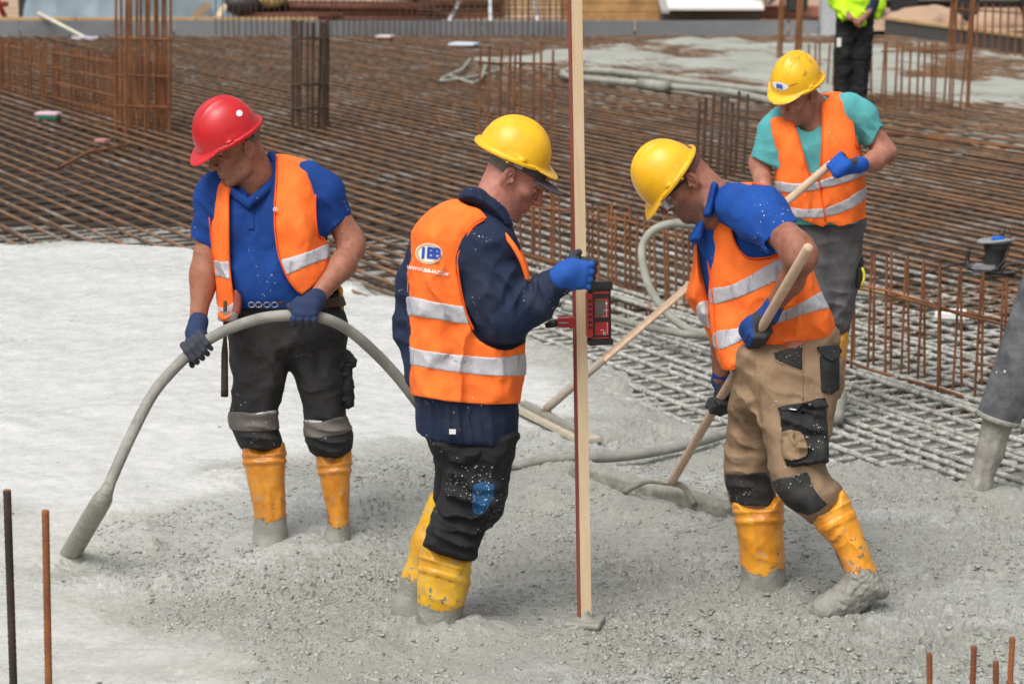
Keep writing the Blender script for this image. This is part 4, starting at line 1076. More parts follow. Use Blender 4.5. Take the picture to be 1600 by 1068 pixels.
# ================================================================ man in the red helmet guiding the vibrator hose
def man_red():
    Y = 9.22; p = lambda u, v, w=0.0: P(u, v, Y+w)
    base = G(470, 836); base[2] = 0
    root = thing('person', base, 'man in red helmet and blue polo shirt holding a thick grey hose in both hands', 'person', 'construction workers')
    skin = skin_mat('skin_tan', (.36, .165, .105), (.27, .105, .062))
    s = 1.05
    f = np.array((-.785, -.453, -.43)); B = basis(f, (.10, 0, 1))
    ear = p(389, 233, -.12); q = 1 if B[1, 0] < 0 else -1; ho = ear-B@np.array([q*.083, -.012, -.010])*s
    v = Vol([-1.32, Y-.42, -.15], [-.53, Y+.30, 1.80], .0052, (ho+B@np.array([0, .03, -.03]), .12, .0029))
    head_into(v, ho, B, s, nose=1.03, cr=.95)
    v.cone(ho+B@np.array([0, -.035, -.03]), p(404, 275, .0), .058, .062, .03); v.cone(ho+B@np.array([0, .01, -.06]), p(396, 288, -.0), .046, .05, .03)
    v.cone(ho+B@np.array([q*.05, -.01, -.06]), p(400, 300, -.06), .012, .012, .015)
    v.cone(p(396, 280, -.02), p(390, 302, -.01), .055, .042, .03)
    v.chain([p(412, 325, .10), p(415, 400, .05), p(425, 470, .03)], [.075, .09, .095], .05)
    # image-left arm
    v.chain([p(332, 300, .03), p(323, 400, .02), p(318, 425, .0), p(309, 505, -.06)], [.055, .046, .046, .032], .03)
    v.ell(p(318, 440, -.01), [.046, .046, .08], None, .03)
    # image-right arm
    v.chain([p(505, 300, .02), p(546, 372, .03), p(550, 388, .02)], [.058, .049, .047], .03); v.chain([p(550, 386, .02), p(535, 415, -.06), p(496, 463, -.17)], [.046, .048, .033], .03)
    v.chain([p(395, 490, .02), p(400, 610, .02), p(410, 720, .02), p(418, 850, .02)], [.08, .05, .03, .03], .04)
    v.chain([p(470, 490, .02), p(500, 610, .02), p(517, 720, .04), p(526, 850, .03)], [.08, .05, .03, .03], .04)
    V, F = v.solid(); st, lip = head_attrs(V, ho, B, s, .5)
    obj('body', V, F, skin, root, attrs={'stubble': st, 'lip': lip})
    hv = Vol(ho-.16, ho+.16, .004); hv.ell(ho+B@np.array([0, -.013, .036])*s, np.array([.0765, .0975, .0885])*s, B, 0)
    X, Yg, Z = hv.grid(hv.sl()); qq = [((X-ho[0])*B[0, i]+(Yg-ho[1])*B[1, i]+(Z-ho[2])*B[2, i])/s for i in range(3)]
    hv.d = np.maximum(hv.d, np.maximum(qq[1]+.022-.5*np.maximum(qq[2]-.03, 0), -(qq[2]+.045))).astype(np.float32)
    obj('hair', *hv.solid(), M['greyhair'], root)
    ff = np.array((-.80, -.40, -.47)); hc = ho+B@np.array([0, .012, .048])*s; hc = p(357, 213, hc[1]-Y)
    _, HB, hs = place_hat(root, hc, ff, (.16, .0, 1), M['hat_r'], 1.03)
    strap_band(root, hc, HB, hs, M['black'], -.002, -.030, (.084, .100), 'headband', 2.2, 4.1)
    hat = HATV
    dv, df = disc_vf(.0125, .0125, 20, 3)
    # round white sticker on the side of the shell
    c0 = np.array([0, 0, 0]); D = np.array([ray(374+dx*410, 177-dz*410) for dx, dz in dv]); D = D/D[:, 1:2]; o = np.array([0, 0, HCAM]); yy = np.full(len(D), Y-.40); hit = np.zeros(len(D), bool)
    for _ in range(260):
        loc = ((o+D*yy[:, None])-hc)@HB/hs; d = HATV.sample(loc)*hs-.0012; ok = (np.abs(loc) < .18).all(1); hit |= (d < .0008) & ok
        yy = np.where(hit, yy, yy+np.where(ok, np.maximum(d*.5, .0008), .004))
    obj('sticker', o+D*yy[:, None], df, M['white'], [c for c in root.children if c.name.startswith('helmet')][0], False)
    # ---- polo shirt
    blue = cloth('royal_blue_polo', (.009, .050, .235), (.007, .038, .18), spat=.06, dirt=.05, fold=.4, dirtc=(.05, .07, .16))
    j = Vol([-1.34, Y-.32, .72], [-.50, Y+.30, 1.56], .0058)
    T = Poly([(380, 262), (350, 268), (330, 285), (323, 320), (330, 400), (345, 450), (352, 500), (400, 510), (470, 508), (514, 500), (520, 420), (508, 365), (506, 310), (494, 272), (460, 250), (425, 244)], Y+.02)
    j.infl(T, .145, .12, yc=lambda X, Z: Y+.02+.09*sstep(1.22, 1.5, Z)+0*X, k=.02)
    j.ell(p(420, 440, -.05), [.14, .10, .11], None, .06)
    j.chain([p(345, 290, .03), p(331, 306, .03), p(320, 376, .025)], [.07, .066, .056], .03)
    j.chain([p(480, 282, .02), p(506, 300, .02), p(528, 352, .03)], [.075, .074, .063], .03)
    j.fold(p(330, 330, -.05), (.4, 0, 1), .06, .006, .09); j.fold(p(515, 330, -.05), (1, 0, .6), .06, .006, .09); j.fold(p(400, 430, -.15), (1, 0, .5), .09, .005, .14); j.fold(p(440, 380, -.15), (1, 0, -.3), .12, .005, .14)
    j.folds(.0045, (8, 8, 9))
    # openings: neck, hems
    j.cone(p(398, 262, .02), p(393, 290, -.06), .054, .030, 0, 'sub')
    j.cut(Poly([(374, 262), (390, 312), (406, 286), (430, 250), (400, 230)], Y-.1, 0), y1=Y-.02)
    j.cut(Poly([(290, 372), (304, 374), (331, 389), (338, 392), (338, 420), (290, 420)], Y, 0)); j.cut(Poly([(511, 369), (547, 334), (575, 345), (570, 410), (520, 395)], Y, 0))
    above(j, p(420, 474)[2], .006)
    sh = obj('polo_shirt', *j.solid(), blue, root)
    for pts in ([(424, 243, .06), (431, 258, .02), (426, 282, -.03), (411, 300, -.08), (390, 316, -.12)], [(376, 286, .02), (354, 290, -.03), (360, 298, -.07), (374, 308, -.10), (388, 319, -.125)]):
        c = spline([p(*q_) for q_ in pts], 8); cvv = Vol(c.min(0)-.05, c.max(0)+.05, .004)
        n = len(c)
        for i in range(n-1): cvv.cone(c[i], c[i+1], .018, .018, .004, flat=((.3, .9, .3), .45))
        cvv.chain([c[int(n*.45)], c[int(n*.62)]+np.array([.012, -.005, -.018])], [.016, .010], .01)
        obj('collar', *cvv.solid(), blue, sh)
    obj('placket', *j.shell(Poly([(380, 318), (397, 318), (399, 360), (386, 360)], Y-.1, 0), -.004, .003, y1=Y), blue, sh)
    # ---- open vest
    core = Vol([-1.32, Y-.34, .66], [-.50, Y+.32, 1.58], .0058)
    VO = Poly([(395, 258), (360, 262), (338, 270), (325, 300), (330, 400), (338, 470), (345, 520), (420, 530), (490, 520), (518, 470), (522, 420), (510, 370), (505, 310), (497, 262), (470, 246), (430, 240)], Y+.02)
    core.infl(VO, .172, .115, yc=lambda X, Z: Y+.02+.09*sstep(1.22, 1.5, Z)+0*X, k=0); core.ell(p(425, 430, -.06), [.16, .115, .12], None, .05)
    core.fold(p(470, 360, -.15), (1, 0, .3), .10, .005, .16); core.fold(p(345, 420, -.15), (1, 0, .1), .06, .005, .12); core.folds(.006, (8, 8, 4))
    vest = core.copy(); hollow(vest, .012)
    LP = Poly([(327, 270), (345, 266), (360, 285), (357, 330), (358, 400), (361, 440), (366, 470), (362, 496), (350, 500), (342, 495), (336, 430), (331, 380), (326, 320)], Y-.14, 3)
    RP = Poly([(433, 244), (470, 248), (497, 258), (494, 280), (493, 330), (497, 367), (508, 372), (517, 395), (512, 415), (495, 440), (475, 458), (468, 458), (450, 435), (436, 400), (430, 360), (429, 320), (432, 280)], Y-.14, 3)
    X, Yg, Z = vest.grid(vest.sl())
    back = np.maximum(VO(X, Yg, Z), Y+.05-Yg)
    vest.d = np.maximum(vest.d, np.minimum(np.minimum(np.maximum(LP(X, Yg, Z), Yg-Y-.06), np.maximum(RP(X, Yg, Z), Yg-Y-.06)), np.maximum(back, p(430, 480)[2]-Z))).astype(np.float32)
    vest.cone(p(331, 330, .02), p(300, 330, .02), .085, .085, 0, 'sub'); vest.cone(p(508, 330, .02), p(545, 340, .02), .08, .09, 0, 'sub')
    ve = obj('vest', *vest.solid(), M['vest'], root)
    for band in ([(320, 404), (345, 408), (365, 411), (365, 436), (345, 433), (320, 428)],): band_on(core, Poly(band, Y-.14, 2), ve, LP, y1=Y+.02)
    band_on(core, Poly([(430, 410), (460, 400), (490, 390), (520, 378), (520, 400), (495, 410), (470, 420), (440, 432)], Y-.14, 2), ve, RP, y1=Y+.02)
    band_on(core, Poly([(340, 478), (352, 482), (366, 470), (368, 490), (352, 500), (338, 494)], Y-.14, 0), ve, LP, y1=Y+.02)
    for pts in ([(357, 288), (357, 330), (358, 400), (361, 440), (366, 470)], [(433, 246), (431, 290), (429, 325), (430, 360), (436, 400), (450, 435), (467, 457)], [(497, 260), (494, 285), (493, 330), (497, 366), (507, 372)], [(328, 276), (326, 320), (331, 380), (336, 430)]):
        d_ = core.drop(np.array([c[:2] for c in spline([(*a_, 0) for a_ in pts], 8)]), Y-.4, Y+.25, .002); ok = d_[:, 1] < Y+.2
        if ok.sum() > 4: tube('edge_binding', d_[ok], .0035, M['trim'], ve, 6)
    # turned-back lower corner of the front panel
    cr = Vol(p(325, 520, -.25), p(380, 455, .05), .004); cr.infl(Poly([(342, 484), (352, 492), (362, 488), (364, 492), (356, 500), (348, 503), (341, 496)], Y-.17, 2), .022, .012, k=0)
    obj('turned_corner', *cr.solid(), M['vest'], ve)
    pv, pf = disc_vf(.0085, .0085, 16, 2); press(core, (pv, pf), 430, 327, 405, M['white'], 'badge', .012, ve, Y-.4, Y+.1); press(core, disc_vf(.006, .006, 14, 1, .6), 430, 327, 405, M['redprint'], 'badge_ring', .0135, ve, Y-.4, Y+.1)
    # ---- trousers
    black = cloth('black_trousers', (.022, .022, .023), (.034, .033, .033), spat=.12, dirt=.4, fold=.5, dirtc=(.08, .078, .075))
    t = Vol([-1.22, Y-.26, .25], [-.52, Y+.30, .98], .0058)
    t.infl(Poly([(361, 440), (420, 446), (522, 440), (532, 480), (536, 530), (430, 575), (362, 540)], Y+.03), .13, .10, k=0)
    t.infl(Poly([(362, 480), (450, 500), (450, 580), (441, 620), (434, 650), (442, 690), (440, 702), (400, 705), (376, 702), (364, 676), (358, 650), (362, 600), (358, 540)], Y+.02), .105, .07, k=.03)
    t.infl(Poly([(440, 500), (534, 480), (540, 560), (543, 610), (541, 650), (552, 676), (549, 705), (520, 718), (494, 712), (478, 690), (474, 640), (462, 600), (448, 560)], Y+.04), .105, .07, k=.03)
    for c, dr, lam, amp, rad in ((p(405, 685, -.08), (.1, 0, 1), .042, .010, .07), (p(516, 690, -.08), (.1, 0, 1), .045, .011, .08), (p(450, 560, -.1), (1, 0, .8), .07, .008, .10), (p(400, 560, -.1), (.6, 0, 1), .12, .005, .13), (p(505, 600, -.1), (-.5, 0, 1), .12, .005, .13)):
        t.fold(c, dr, lam, amp, rad)
    t.folds(.005, (9, 9, 12))
    tr = obj('trousers', *t.solid(), black, root)
    dusty = cloth('dusty_reflective', (.17, .155, .14), (.12, .105, .095), spat=.1, dirt=.4, dirtc=(.28, .27, .25))
    for b_ in ([(350, 643), (395, 645), (445, 642), (445, 668), (395, 674), (350, 668)], [(468, 657), (505, 658), (550, 647), (550, 672), (515, 682), (472, 682)]):
        band_on(t, Poly(b_, Y-.08, 2), tr, m=dusty, name='knee_band', lo=-.008, hi=.004)
    for b_ in ([(398, 645), (432, 640), (432, 646), (400, 649)], [(474, 655), (505, 657), (504, 661), (476, 660)]):
        band_on(t, Poly(b_, Y-.08, 0), tr, name='bright_strip', lo=-.004, hi=.0055, y1=Y)
    pk = Vol(p(505, 660, -.15), p(575, 520, .20), .0045)
    pk.infl(Poly([(528, 545), (545, 548), (554, 560), (550, 580), (553, 600), (552, 634), (535, 636), (526, 600)], Y+.03, 2), .06, .02, k=0); pk.folds(.006, (22, 22, 30))
    obj('cargo_pocket', *pk.solid(), black, tr)
    pf_ = Vol(p(505, 660, -.15), p(575, 520, .20), .0045); pf_.infl(Poly([(524, 568), (552, 556), (556, 572), (526, 584)], Y+.02, 2), .066, .012, k=0); pf_.folds(.004, (22, 22, 30)); obj('pocket_flap', *pf_.solid(), black, tr)
    # belt
    leather = plain('brown_leather', (.075, .038, .02), .6, .4, var=.4)
    bl = Vol([-1.15, Y-.3, .8], [-.5, Y+.3, 1.02], .0045); bl.infl(Poly([(368, 440), (420, 446), (522, 440), (530, 520), (364, 520)], Y+.03), .142, .10, k=0); bl.ell(p(425, 462, -.05), [.13, .095, .06], None, .03)
    hollow(bl, .006); bl.keep(Poly([(350, 467), (400, 470), (460, 470), (540, 462), (540, 478), (460, 483), (400, 482), (350, 479)], Y-.12, 2)); be = obj('belt', *bl.solid(), leather, root)
    for u in (393, 404, 417, 429):
        c = p(u, 476, -.185); r_ = .010
        tube('buckle', [c+np.array([math.cos(a)*r_*1.2, 0, math.sin(a)*r_]) for a in np.linspace(0, 6.283, 13)], .0018, M['metal'], be, 6)
    # ---- boots
    for nm, ol, Yo, z1, zl in (('boot_yellow_r1', [(377, 690), (410, 702), (444, 690), (445, 740), (447, 800), (447, 870), (395, 870), (398, 812), (390, 770)], .02, .055, ((380, 712), (442, 708))), ('boot_yellow_r2', [(493, 700), (520, 716), (548, 696), (547, 750), (546, 800), (545, 870), (510, 870), (512, 812), (504, 770)], .04, .025, ((495, 728), (548, 722)))):
        b = Vol([-1.15, Y-.18, -.14], [-.5, Y+.26, .48], .005)
        b.infl(Poly(ol, Y+Yo, 3), .068 if 'r1' in nm else .06, .055, k=0)
        b.chain([p(ol[4][0]-24, 850, Yo), p(ol[4][0]-40, 880, Yo-.14)], [.05, .04], .04)
        (a, c2) = zl
        for dz in (0, 10, 13): ridge(b, (a[0], a[1]+dz), (c2[0], c2[1]+dz), Y)
        b.fold(p(ol[4][0]-25, 790, -.05), (1, 0, .25), .05, .005, .07); b.rough(.0016, 30, 80)
        obj('boot', *b.solid(), boot_mat(nm, 0, z1+.02, (.66, .27, .022)), root)
    # ---- gloves on the hose
    gl = glove_mat('glove_navy', (.022, .042, .11), (.022, .025, .034))
    hand(root, p(312, 545, -.20), (-.78, -.1, -.60), (-.55, .62, .48), p(306, 520, -.13), .022, p(312, 495, -.07), gl, s=1.12, curl=(30, 85, 145, 205), rw=.030, rc=.036, thumb_th=(-30, -80, -120))
    hand(root, p(478, 493, -.29), (-1, .05, .08), (-.05, -.75, .62), p(487, 474, -.25), .022, p(500, 460, -.17), gl, s=1.15, curl=(35, 85, 140, 190), rw=.034, rc=.037, thumb_th=(-20, -35, -45), cuffd=.05)
    # ---- hammer hanging from the belt, pouch behind the hip
    hm = thing('hammer', p(352, 520, -.15), 'dark wooden handled hammer hanging head up from the belt of the red helmet man', 'hammer')
    wood = plain('dark_wood_handle', (.055, .038, .022), .7, .3, var=.4, scale=30)
    tube('handle', [p(352, 470, -.16), p(351.5, 532, -.165), p(351, 550, -.165), p(351, 605, -.165), p(351, 619, -.165)], [.007, .008, .013, .014, .0145], wood, hm, 12)
    v1, f1 = box_vf(p(356, 494, -.17), (.075, .032, .036), None, .006); obj('head', v1, f1, M['metal'], hm, False)
    lo = thing('hammer_holster', p(370, 480, -.16), 'red leather hammer loop on the belt of the red helmet man', 'holster')
    red = plain('red_leather', (.30, .075, .05), .6, .4, var=.35)
    lv = Vol(p(335, 520, -.25), p(395, 440, .0), .004); lv.infl(Poly([(366, 452), (376, 460), (378, 470), (376, 490), (366, 498), (358, 496), (364, 480)], Y-.15, 2), .02, .012, k=0); obj('strap', *lv.solid(), red, lo)
    po = thing('tool_pouch', p(532, 475, .02), 'tan leather pouch on the hip of the red helmet man', 'pouch')
    pvv = Vol(p(505, 510, -.1), p(555, 435, .16), .004); pvv.infl(Poly([(526, 448), (534, 450), (537, 470), (537, 488), (532, 490), (526, 480)], Y+.02, 2), .05, .015, k=0); obj('body', *pvv.solid(), plain('tan_leather', (.46, .23, .06), .6, .4, var=.35), po)
    pvv = Vol(p(505, 510, -.1), p(555, 435, .16), .004); pvv.infl(Poly([(525, 446), (534, 447), (536, 458), (526, 458)], Y+.015, 2), .055, .012, k=0); obj('flap', *pvv.solid(), M['goldprint'], po)
man_red()
# ================================================================ man in beige trousers raking
RAKE_TOP, RAKE_MID, RAKE_END = None, None, None
def man_rake():
    global RAKE_TOP, RAKE_END
    Y = 8.50; p = lambda u, v, w=0.0: P(u, v, Y+w)
    base = G(1250, 930); base[2] = 0
    root = thing('person', base, 'stooping man in beige and black work trousers raking the concrete', 'person', 'construction workers')
    skin = skin_mat('skin_brown', (.33, .145, .095), (.23, .088, .055))
    s = 1.03
    f = np.array((-math.cos(R(46))*.97, -.17, -math.sin(R(46)))); B = basis(f, (0, .05, 1))
    ear = p(1081, 283, .06); q = 1 if B[1, 0] < 0 else -1; ho = ear-B@np.array([q*.083, -.012, -.010])*s
    hx = lambda x, y, z: ho+B@(np.array([x, y, z])*s)
    v = Vol([.35, Y-.44, -.15], [1.30, Y+.48, 1.62], .0052, (ho+B@np.array([0, .03, -.03]), .12, .0029))
    head_into(v, ho, B, s, nose=1.05, jaw=1.15, cr=.93)
    v.cone(hx(0, -.045, -.02), p(1120, 312, .12), .057, .066, .03); v.cone(hx(0, .005, -.07), p(1105, 335, .12), .046, .05, .03); v.cone(hx(q*.045, -.02, -.06), p(1108, 325, .06), .012, .014, .02)
    v.chain([p(1145, 345, .16), p(1165, 430, .18), p(1215, 530, .12)], [.07, .06, .05], .08)
    # near arm
    v.chain([p(1190, 335, -.06), p(1246, 388, -.30)], [.060, .056], .03); v.chain([p(1240, 385, -.29), p(1252, 402, -.31), p(1236, 440, -.21), p(1207, 480, -.11)], [.052, .052, .042, .031], .03)
    # far arm
    v.chain([p(1125, 345, .30), p(1122, 460, .40), p(1126, 590, .36)], [.055, .045, .030], .03)
    v.chain([p(1180, 560, .10), p(1165, 700, .08), p(1180, 790, .06), p(1190, 905, .05)], [.07, .045, .03, .03], .04)
    v.chain([p(1245, 560, -.06), p(1240, 700, -.17), p(1290, 790, -.23), p(1335, 900, -.28)], [.07, .05, .03, .03], .04)
    V, F = v.solid(); st, lip = head_attrs(V, ho, B, s, 1.0)
    obj('body', V, F, skin, root, attrs={'stubble': st, 'lip': lip})
    hv = Vol(ho-.17, ho+.17, .004); hv.ell(ho+B@np.array([0, -.013, .036])*s, np.array([.0745, .0955, .0865])*s, B, 0)
    X, Yg, Z = hv.grid(hv.sl()); qq = [((X-ho[0])*B[0, i]+(Yg-ho[1])*B[1, i]+(Z-ho[2])*B[2, i])/s for i in range(3)]
    hv.d = np.maximum(hv.d, np.maximum(qq[1]+.028-.4*np.maximum(qq[2]-.02, 0), -(qq[2]+.030))).astype(np.float32)
    obj('hair', *hv.solid(), plain('cropped_hair', (.22, .11, .08), .85, .2, var=.5, scale=160), root)
    ff = np.array((-math.cos(R(53))*.985, -.15, -math.sin(R(53)))); hc = p(1048, 277, hx(0, .0, .05)[1]-Y)
    ho_, HB, hs = place_hat(root, hc, ff, (0, .03, 1), M['hat_y'], .985)
    strap_band(root, hc, HB, hs, M['greyplastic'], .0, -.030, (.084, .110), 'headband', 2.3, 4.0)
    # spectacles: lens, brow bar, temple
    gp = plain('frame_black', (.015, .015, .017), .35, .5)
    g = NT('clear_lens'); gm = g.done((.9, .92, .93), .05, .5, Transmission_Weight=.92, Alpha=.55)
    g0 = [hx(q*.082, -.005, .008), hx(q*.078, .04, .012), hx(q*.064, .085, .014), hx(q*.045, .108, .014), hx(0, .118, .014)]
    sp = obj('safety_glasses', *tube_vf(spline(g0, 6), [.0052]*4*6+[.0042] if False else .0046, 8), gp, root)
    tube('frame', spline([hx(-q*.082, -.005, .008), hx(-q*.064, .085, .014), hx(-q*.045, .108, .014), hx(0, .118, .014)], 6), .0042, gp, sp, 8)
    lv, lf = [], []
    for i in range(9):
        a = -1.15+2.3*i/8
        for z in (.012, -.012, -.030): lv.append(hx(math.sin(a)*.072, .045+math.cos(a)*.072, z))
    for i in range(8):
        for k in range(2): lf.append([i*3+k, i*3+k+1, i*3+k+4, i*3+k+3])
    obj('lens', lv, lf, gm, sp)
    # ---- polo
    blue = cloth('bright_blue_polo', (.010, .072, .33), (.008, .053, .25), spat=.16, dirt=.12, fold=.5, dirtc=(.05, .07, .14))
    j = Vol([.45, Y-.36, .75], [1.15, Y+.34, 1.50], .0055)
    j.infl(Poly([(1105, 300), (1125, 290), (1150, 284), (1195, 288), (1235, 330), (1265, 420), (1285, 500), (1230, 530), (1150, 545), (1112, 500), (1088, 420), (1080, 372), (1090, 350)], Y+.03), .135, .11, yc=lambda X, Z: Y+.09+.6*(P(1220, 450, Y)[0]-X)*sstep(.80, 1.05, Z)+0*Z, k=0)
    j.chain([p(1150, 320, .04), p(1188, 335, -.06), p(1219, 366, -.18)], [.08, .096, .077], .04)
    j.chain([p(1120, 345, .25), p(1114, 410, .32)], [.07, .065], .03)
    j.cut(Poly([(1194, 383), (1215, 364), (1243, 347), (1300, 330), (1300, 430), (1224, 420), (1210, 400)], Y-.20, 0), y1=Y+.0)
    j.fold(p(1175, 390, -.2), (1, 0, .6), .05, .008, .07); j.fold(p(1160, 340, -.2), (.7, 0, -.7), .09, .006, .1); j.fold(p(1095, 430, -.05), (1, 0, 0), .05, .007, .12); j.folds(.005, (7, 7, 8))
    j.chain([p(1122, 326, .13), p(1114, 350, .16), p(1106, 378, .20)], [.058, .058, .045], .02)
    j.cone(hx(0, -.03, -.05), p(1108, 318, .12), .05, .045, 0, 'sub')
    sh = obj('polo_shirt', *j.solid(), blue, root)
    for ol, Yo, T in (([(1113, 284), (1122, 287), (1122, 300), (1118, 322), (1114, 338), (1106, 340), (1098, 336), (1103, 318), (1108, 298)], .08, .075), ([(1087, 352), (1096, 340), (1104, 348), (1100, 370), (1095, 380), (1076, 377), (1080, 364)], .12, .05)):
        c = Vol(p(1060, 400, Yo-.12), p(1140, 270, Yo+.12), .004); c.infl(Poly(ol, Y+Yo, 3), T, .02, k=0); obj('collar', *c.solid(), blue, sh)
    # ---- vest
    core = Vol([.42, Y-.36, .72], [1.22, Y+.36, 1.50], .0058)
    VO = Poly([(1113, 300), (1130, 290), (1155, 285), (1192, 287), (1222, 306), (1243, 345), (1271, 421), (1290, 470), (1308, 522), (1312, 570), (1200, 600), (1142, 620), (1128, 580), (1116, 540), (1106, 500), (1100, 440), (1098, 380), (1101, 335)], Y+.03)
    core.infl(VO, .152, .09, yc=lambda X, Z: Y+.09+.6*(P(1220, 450, Y)[0]-X)*sstep(.80, 1.05, Z)+0*Z, k=0, p=2.2)
    core.fold(p(1140, 440, -.15), (.8, 0, .5), .10, .008, .15); core.fold(p(1230, 520, -.15), (.8, 0, -.3), .14, .006, .2); core.fold(p(1145, 540, -.15), (.3, 0, 1), .07, .008, .1); core.folds(.007, (7, 7, 5))
    vest = core.copy(); hollow(vest, .012)
    ARM = Poly([(1139, 303), (1150, 288), (1180, 283), (1205, 293), (1226, 318), (1243, 345), (1260, 380), (1240, 395), (1218, 397), (1200, 405), (1172, 404), (1156, 393), (1147, 376), (1139, 345), (1136, 325)], Y-.12, 3)
    vest.cut(ARM, y1=Y+.09)
    vest.cut(Poly([(1040, 560), (1136, 579), (1150, 574), (1203, 554), (1260, 538), (1307, 522), (1360, 500), (1360, 700), (1040, 700)], Y-.12, 0))
    vest.put(lambda X, Yg, Z: np.maximum((X-p(1104, 450)[0])*1.0-.02, np.maximum(Yg-Y-.27, Y+.08-Yg)), None, None, 0, 'sub')
    vest.cone(p(1108, 330, .12), p(1116, 296, .12), .065, .065, 0, 'sub')
    ve = obj('vest', *vest.solid(), M['vest'], root)
    for b_ in ([(1106, 452), (1140, 446), (1175, 428), (1210, 407), (1240, 398), (1240, 418), (1222, 434), (1180, 455), (1140, 470), (1110, 476)], [(1112, 520), (1150, 512), (1200, 496), (1250, 474), (1292, 452), (1305, 476), (1260, 490), (1200, 512), (1160, 532), (1118, 548)]):
        band_on(core, Poly(b_, Y-.14, 3), ve, lambda X, Yg, Z: np.maximum(-np.maximum(ARM(X, Yg, Z), Yg-Y-.09), p(1107, 450)[0]-.02-X))
    # the other front panel hanging open behind
    fl = Vol([.40, Y-.05, .75], [.85, Y+.45, 1.36], .005)
    FL = Poly([(1083, 382), (1093, 380), (1098, 420), (1108, 462), (1114, 500), (1116, 540), (1104, 516), (1094, 500), (1078, 474), (1073, 460), (1080, 420)], Y+.22, 3)
    fl.infl(FL, .10, .03, k=0); fl.folds(.006, (9, 9, 6)); fe = obj('front_panel', *fl.solid(), M['vest'], ve)
    band_on(fl, Poly([(1088, 478), (1100, 470), (1116, 476), (1116, 512), (1106, 512), (1092, 500)], Y+.15, 2), fe, name='panel_band')
    ed = core.drop(np.array([c[:2] for c in spline([(1150, 288, 0), (1140, 303, 0), (1136, 327, 0), (1142, 358, 0), (1148, 378, 0), (1158, 394, 0), (1172, 403, 0), (1200, 402, 0), (1217, 396, 0)], 8)]), Y-.34, Y+.1, .002)
    tube('piping', ed, .004, M['trim'], ve, 6)
    d_ = core.drop(np.array([c[:2] for c in spline([(1113, 300, 0), (1103, 337, 0), (1101, 380, 0), (1106, 430, 0), (1112, 470, 0), (1116, 530, 0), (1132, 574, 0)], 8)])+np.array([3, 0]), Y-.34, Y+.4, .002); ok = d_[:, 1] < Y+.38
    if ok.sum() > 4: tube('edge_binding', d_[ok], .0035, M['trim'], ve, 6)
    d_ = core.drop(np.array([(u, 579-(u-1138)*.37+.0006*(u-1138)**2) for u in np.linspace(1140, 1304, 40)]), Y-.34, Y+.3, .002); tube('hem_seam', d_[d_[:, 1] < Y+.28], .0025, M['trim'], ve, 5)
    tube('piping', [p(1176, 287, .06), p(1195, 289, .02), p(1222, 309, -.02), p(1238, 335, -.03), p(1243, 347, -.03)], .006, M['trim'], ve, 6)
    # ---- trousers
    beige = cloth('beige_work_trousers', (.27, .185, .112), (.20, .13, .078), spat=.10, dirt=.35, fold=.5, dirtc=(.09, .065, .045))
    blk = cloth('black_panels', (.020, .020, .021), (.034, .034, .034), spat=.22, dirt=.35, fold=.4, dirtc=(.11, .105, .095))
    t = Vol([.60, Y-.42, .20], [1.24, Y+.34, 1.05], .0056)
    t.infl(Poly([(1150, 540), (1230, 530), (1306, 510), (1312, 560), (1312, 620), (1240, 660), (1150, 650), (1148, 600)], Y+.02), .145, .10, k=0)
    t.infl(Poly([(1155, 570), (1215, 590), (1215, 680), (1208, 740), (1214, 790), (1212, 806), (1180, 812), (1150, 806), (1138, 778), (1130, 738), (1133, 690), (1138, 634), (1148, 590)], Y+.09), .11, .075, k=.03)
    t.infl(Poly([(1190, 560), (1312, 550), (1308, 620), (1298, 680), (1290, 725), (1300, 745), (1314, 760), (1312, 782), (1296, 806), (1268, 818), (1250, 802), (1228, 785), (1206, 752), (1196, 700), (1186, 650)], Y-.15), .115, .075, yc=lambda X, Z: Y-.05-.20*sstep(.95, .35, Z)+0*X, k=.03)
    for c, dr, lam, amp, rad in ((p(1180, 640, -.1), (.7, 0, .9), .08, .009, .13), (p(1230, 620, -.2), (.5, 0, 1), .10, .007, .13), (p(1290, 745, -.15), (.4, 0, 1), .045, .010, .07), (p(1165, 740, -.0), (.1, 0, 1), .06, .008, .09), (p(1160, 690, .0), (.5, 0, .9), .08, .008, .1), (p(1240, 770, -.18), (.5, 0, 1), .05, .008, .08)):
        t.fold(c, dr, lam, amp, rad)
    t.folds(.005, (9, 9, 10))
    tr = obj('trousers', *t.solid(), beige, root)
    def pat(name, pts, lo, hi, m, y1=Y, sm=2, Yp=Y-.22): return obj(name, *t.shell(Poly(pts, Yp, sm), lo, hi, y1=y1), m, tr)
    pat('knee_pad', [(1126, 741), (1160, 741), (1196, 737), (1206, 760), (1214, 786), (1180, 790), (1136, 782)], -.006, .004, blk, Y+.04, 2, Y-.02)
    pat('knee_pad', [(1206, 752), (1235, 745), (1262, 737), (1268, 756), (1280, 776), (1292, 787), (1262, 804), (1228, 788)], -.006, .004, blk)
    pat('hip_pocket', [(1207, 551), (1254, 537), (1254, 579), (1230, 570), (1212, 562)], -.005, .003, blk, Y, 0)
    pat('seat_panel', [(1280, 556), (1312, 552), (1312, 608), (1300, 616), (1283, 612)], -.005, .006, blk, Y+.06, 0)
    pat('pocket_flap', [(1275, 541), (1310, 538), (1317, 548), (1306, 563), (1300, 565), (1284, 556)], -.005, .013, blk, Y+.06, 0)
    cp = Vol(p(1190, 760, -.42), p(1320, 600, .02), .0045)
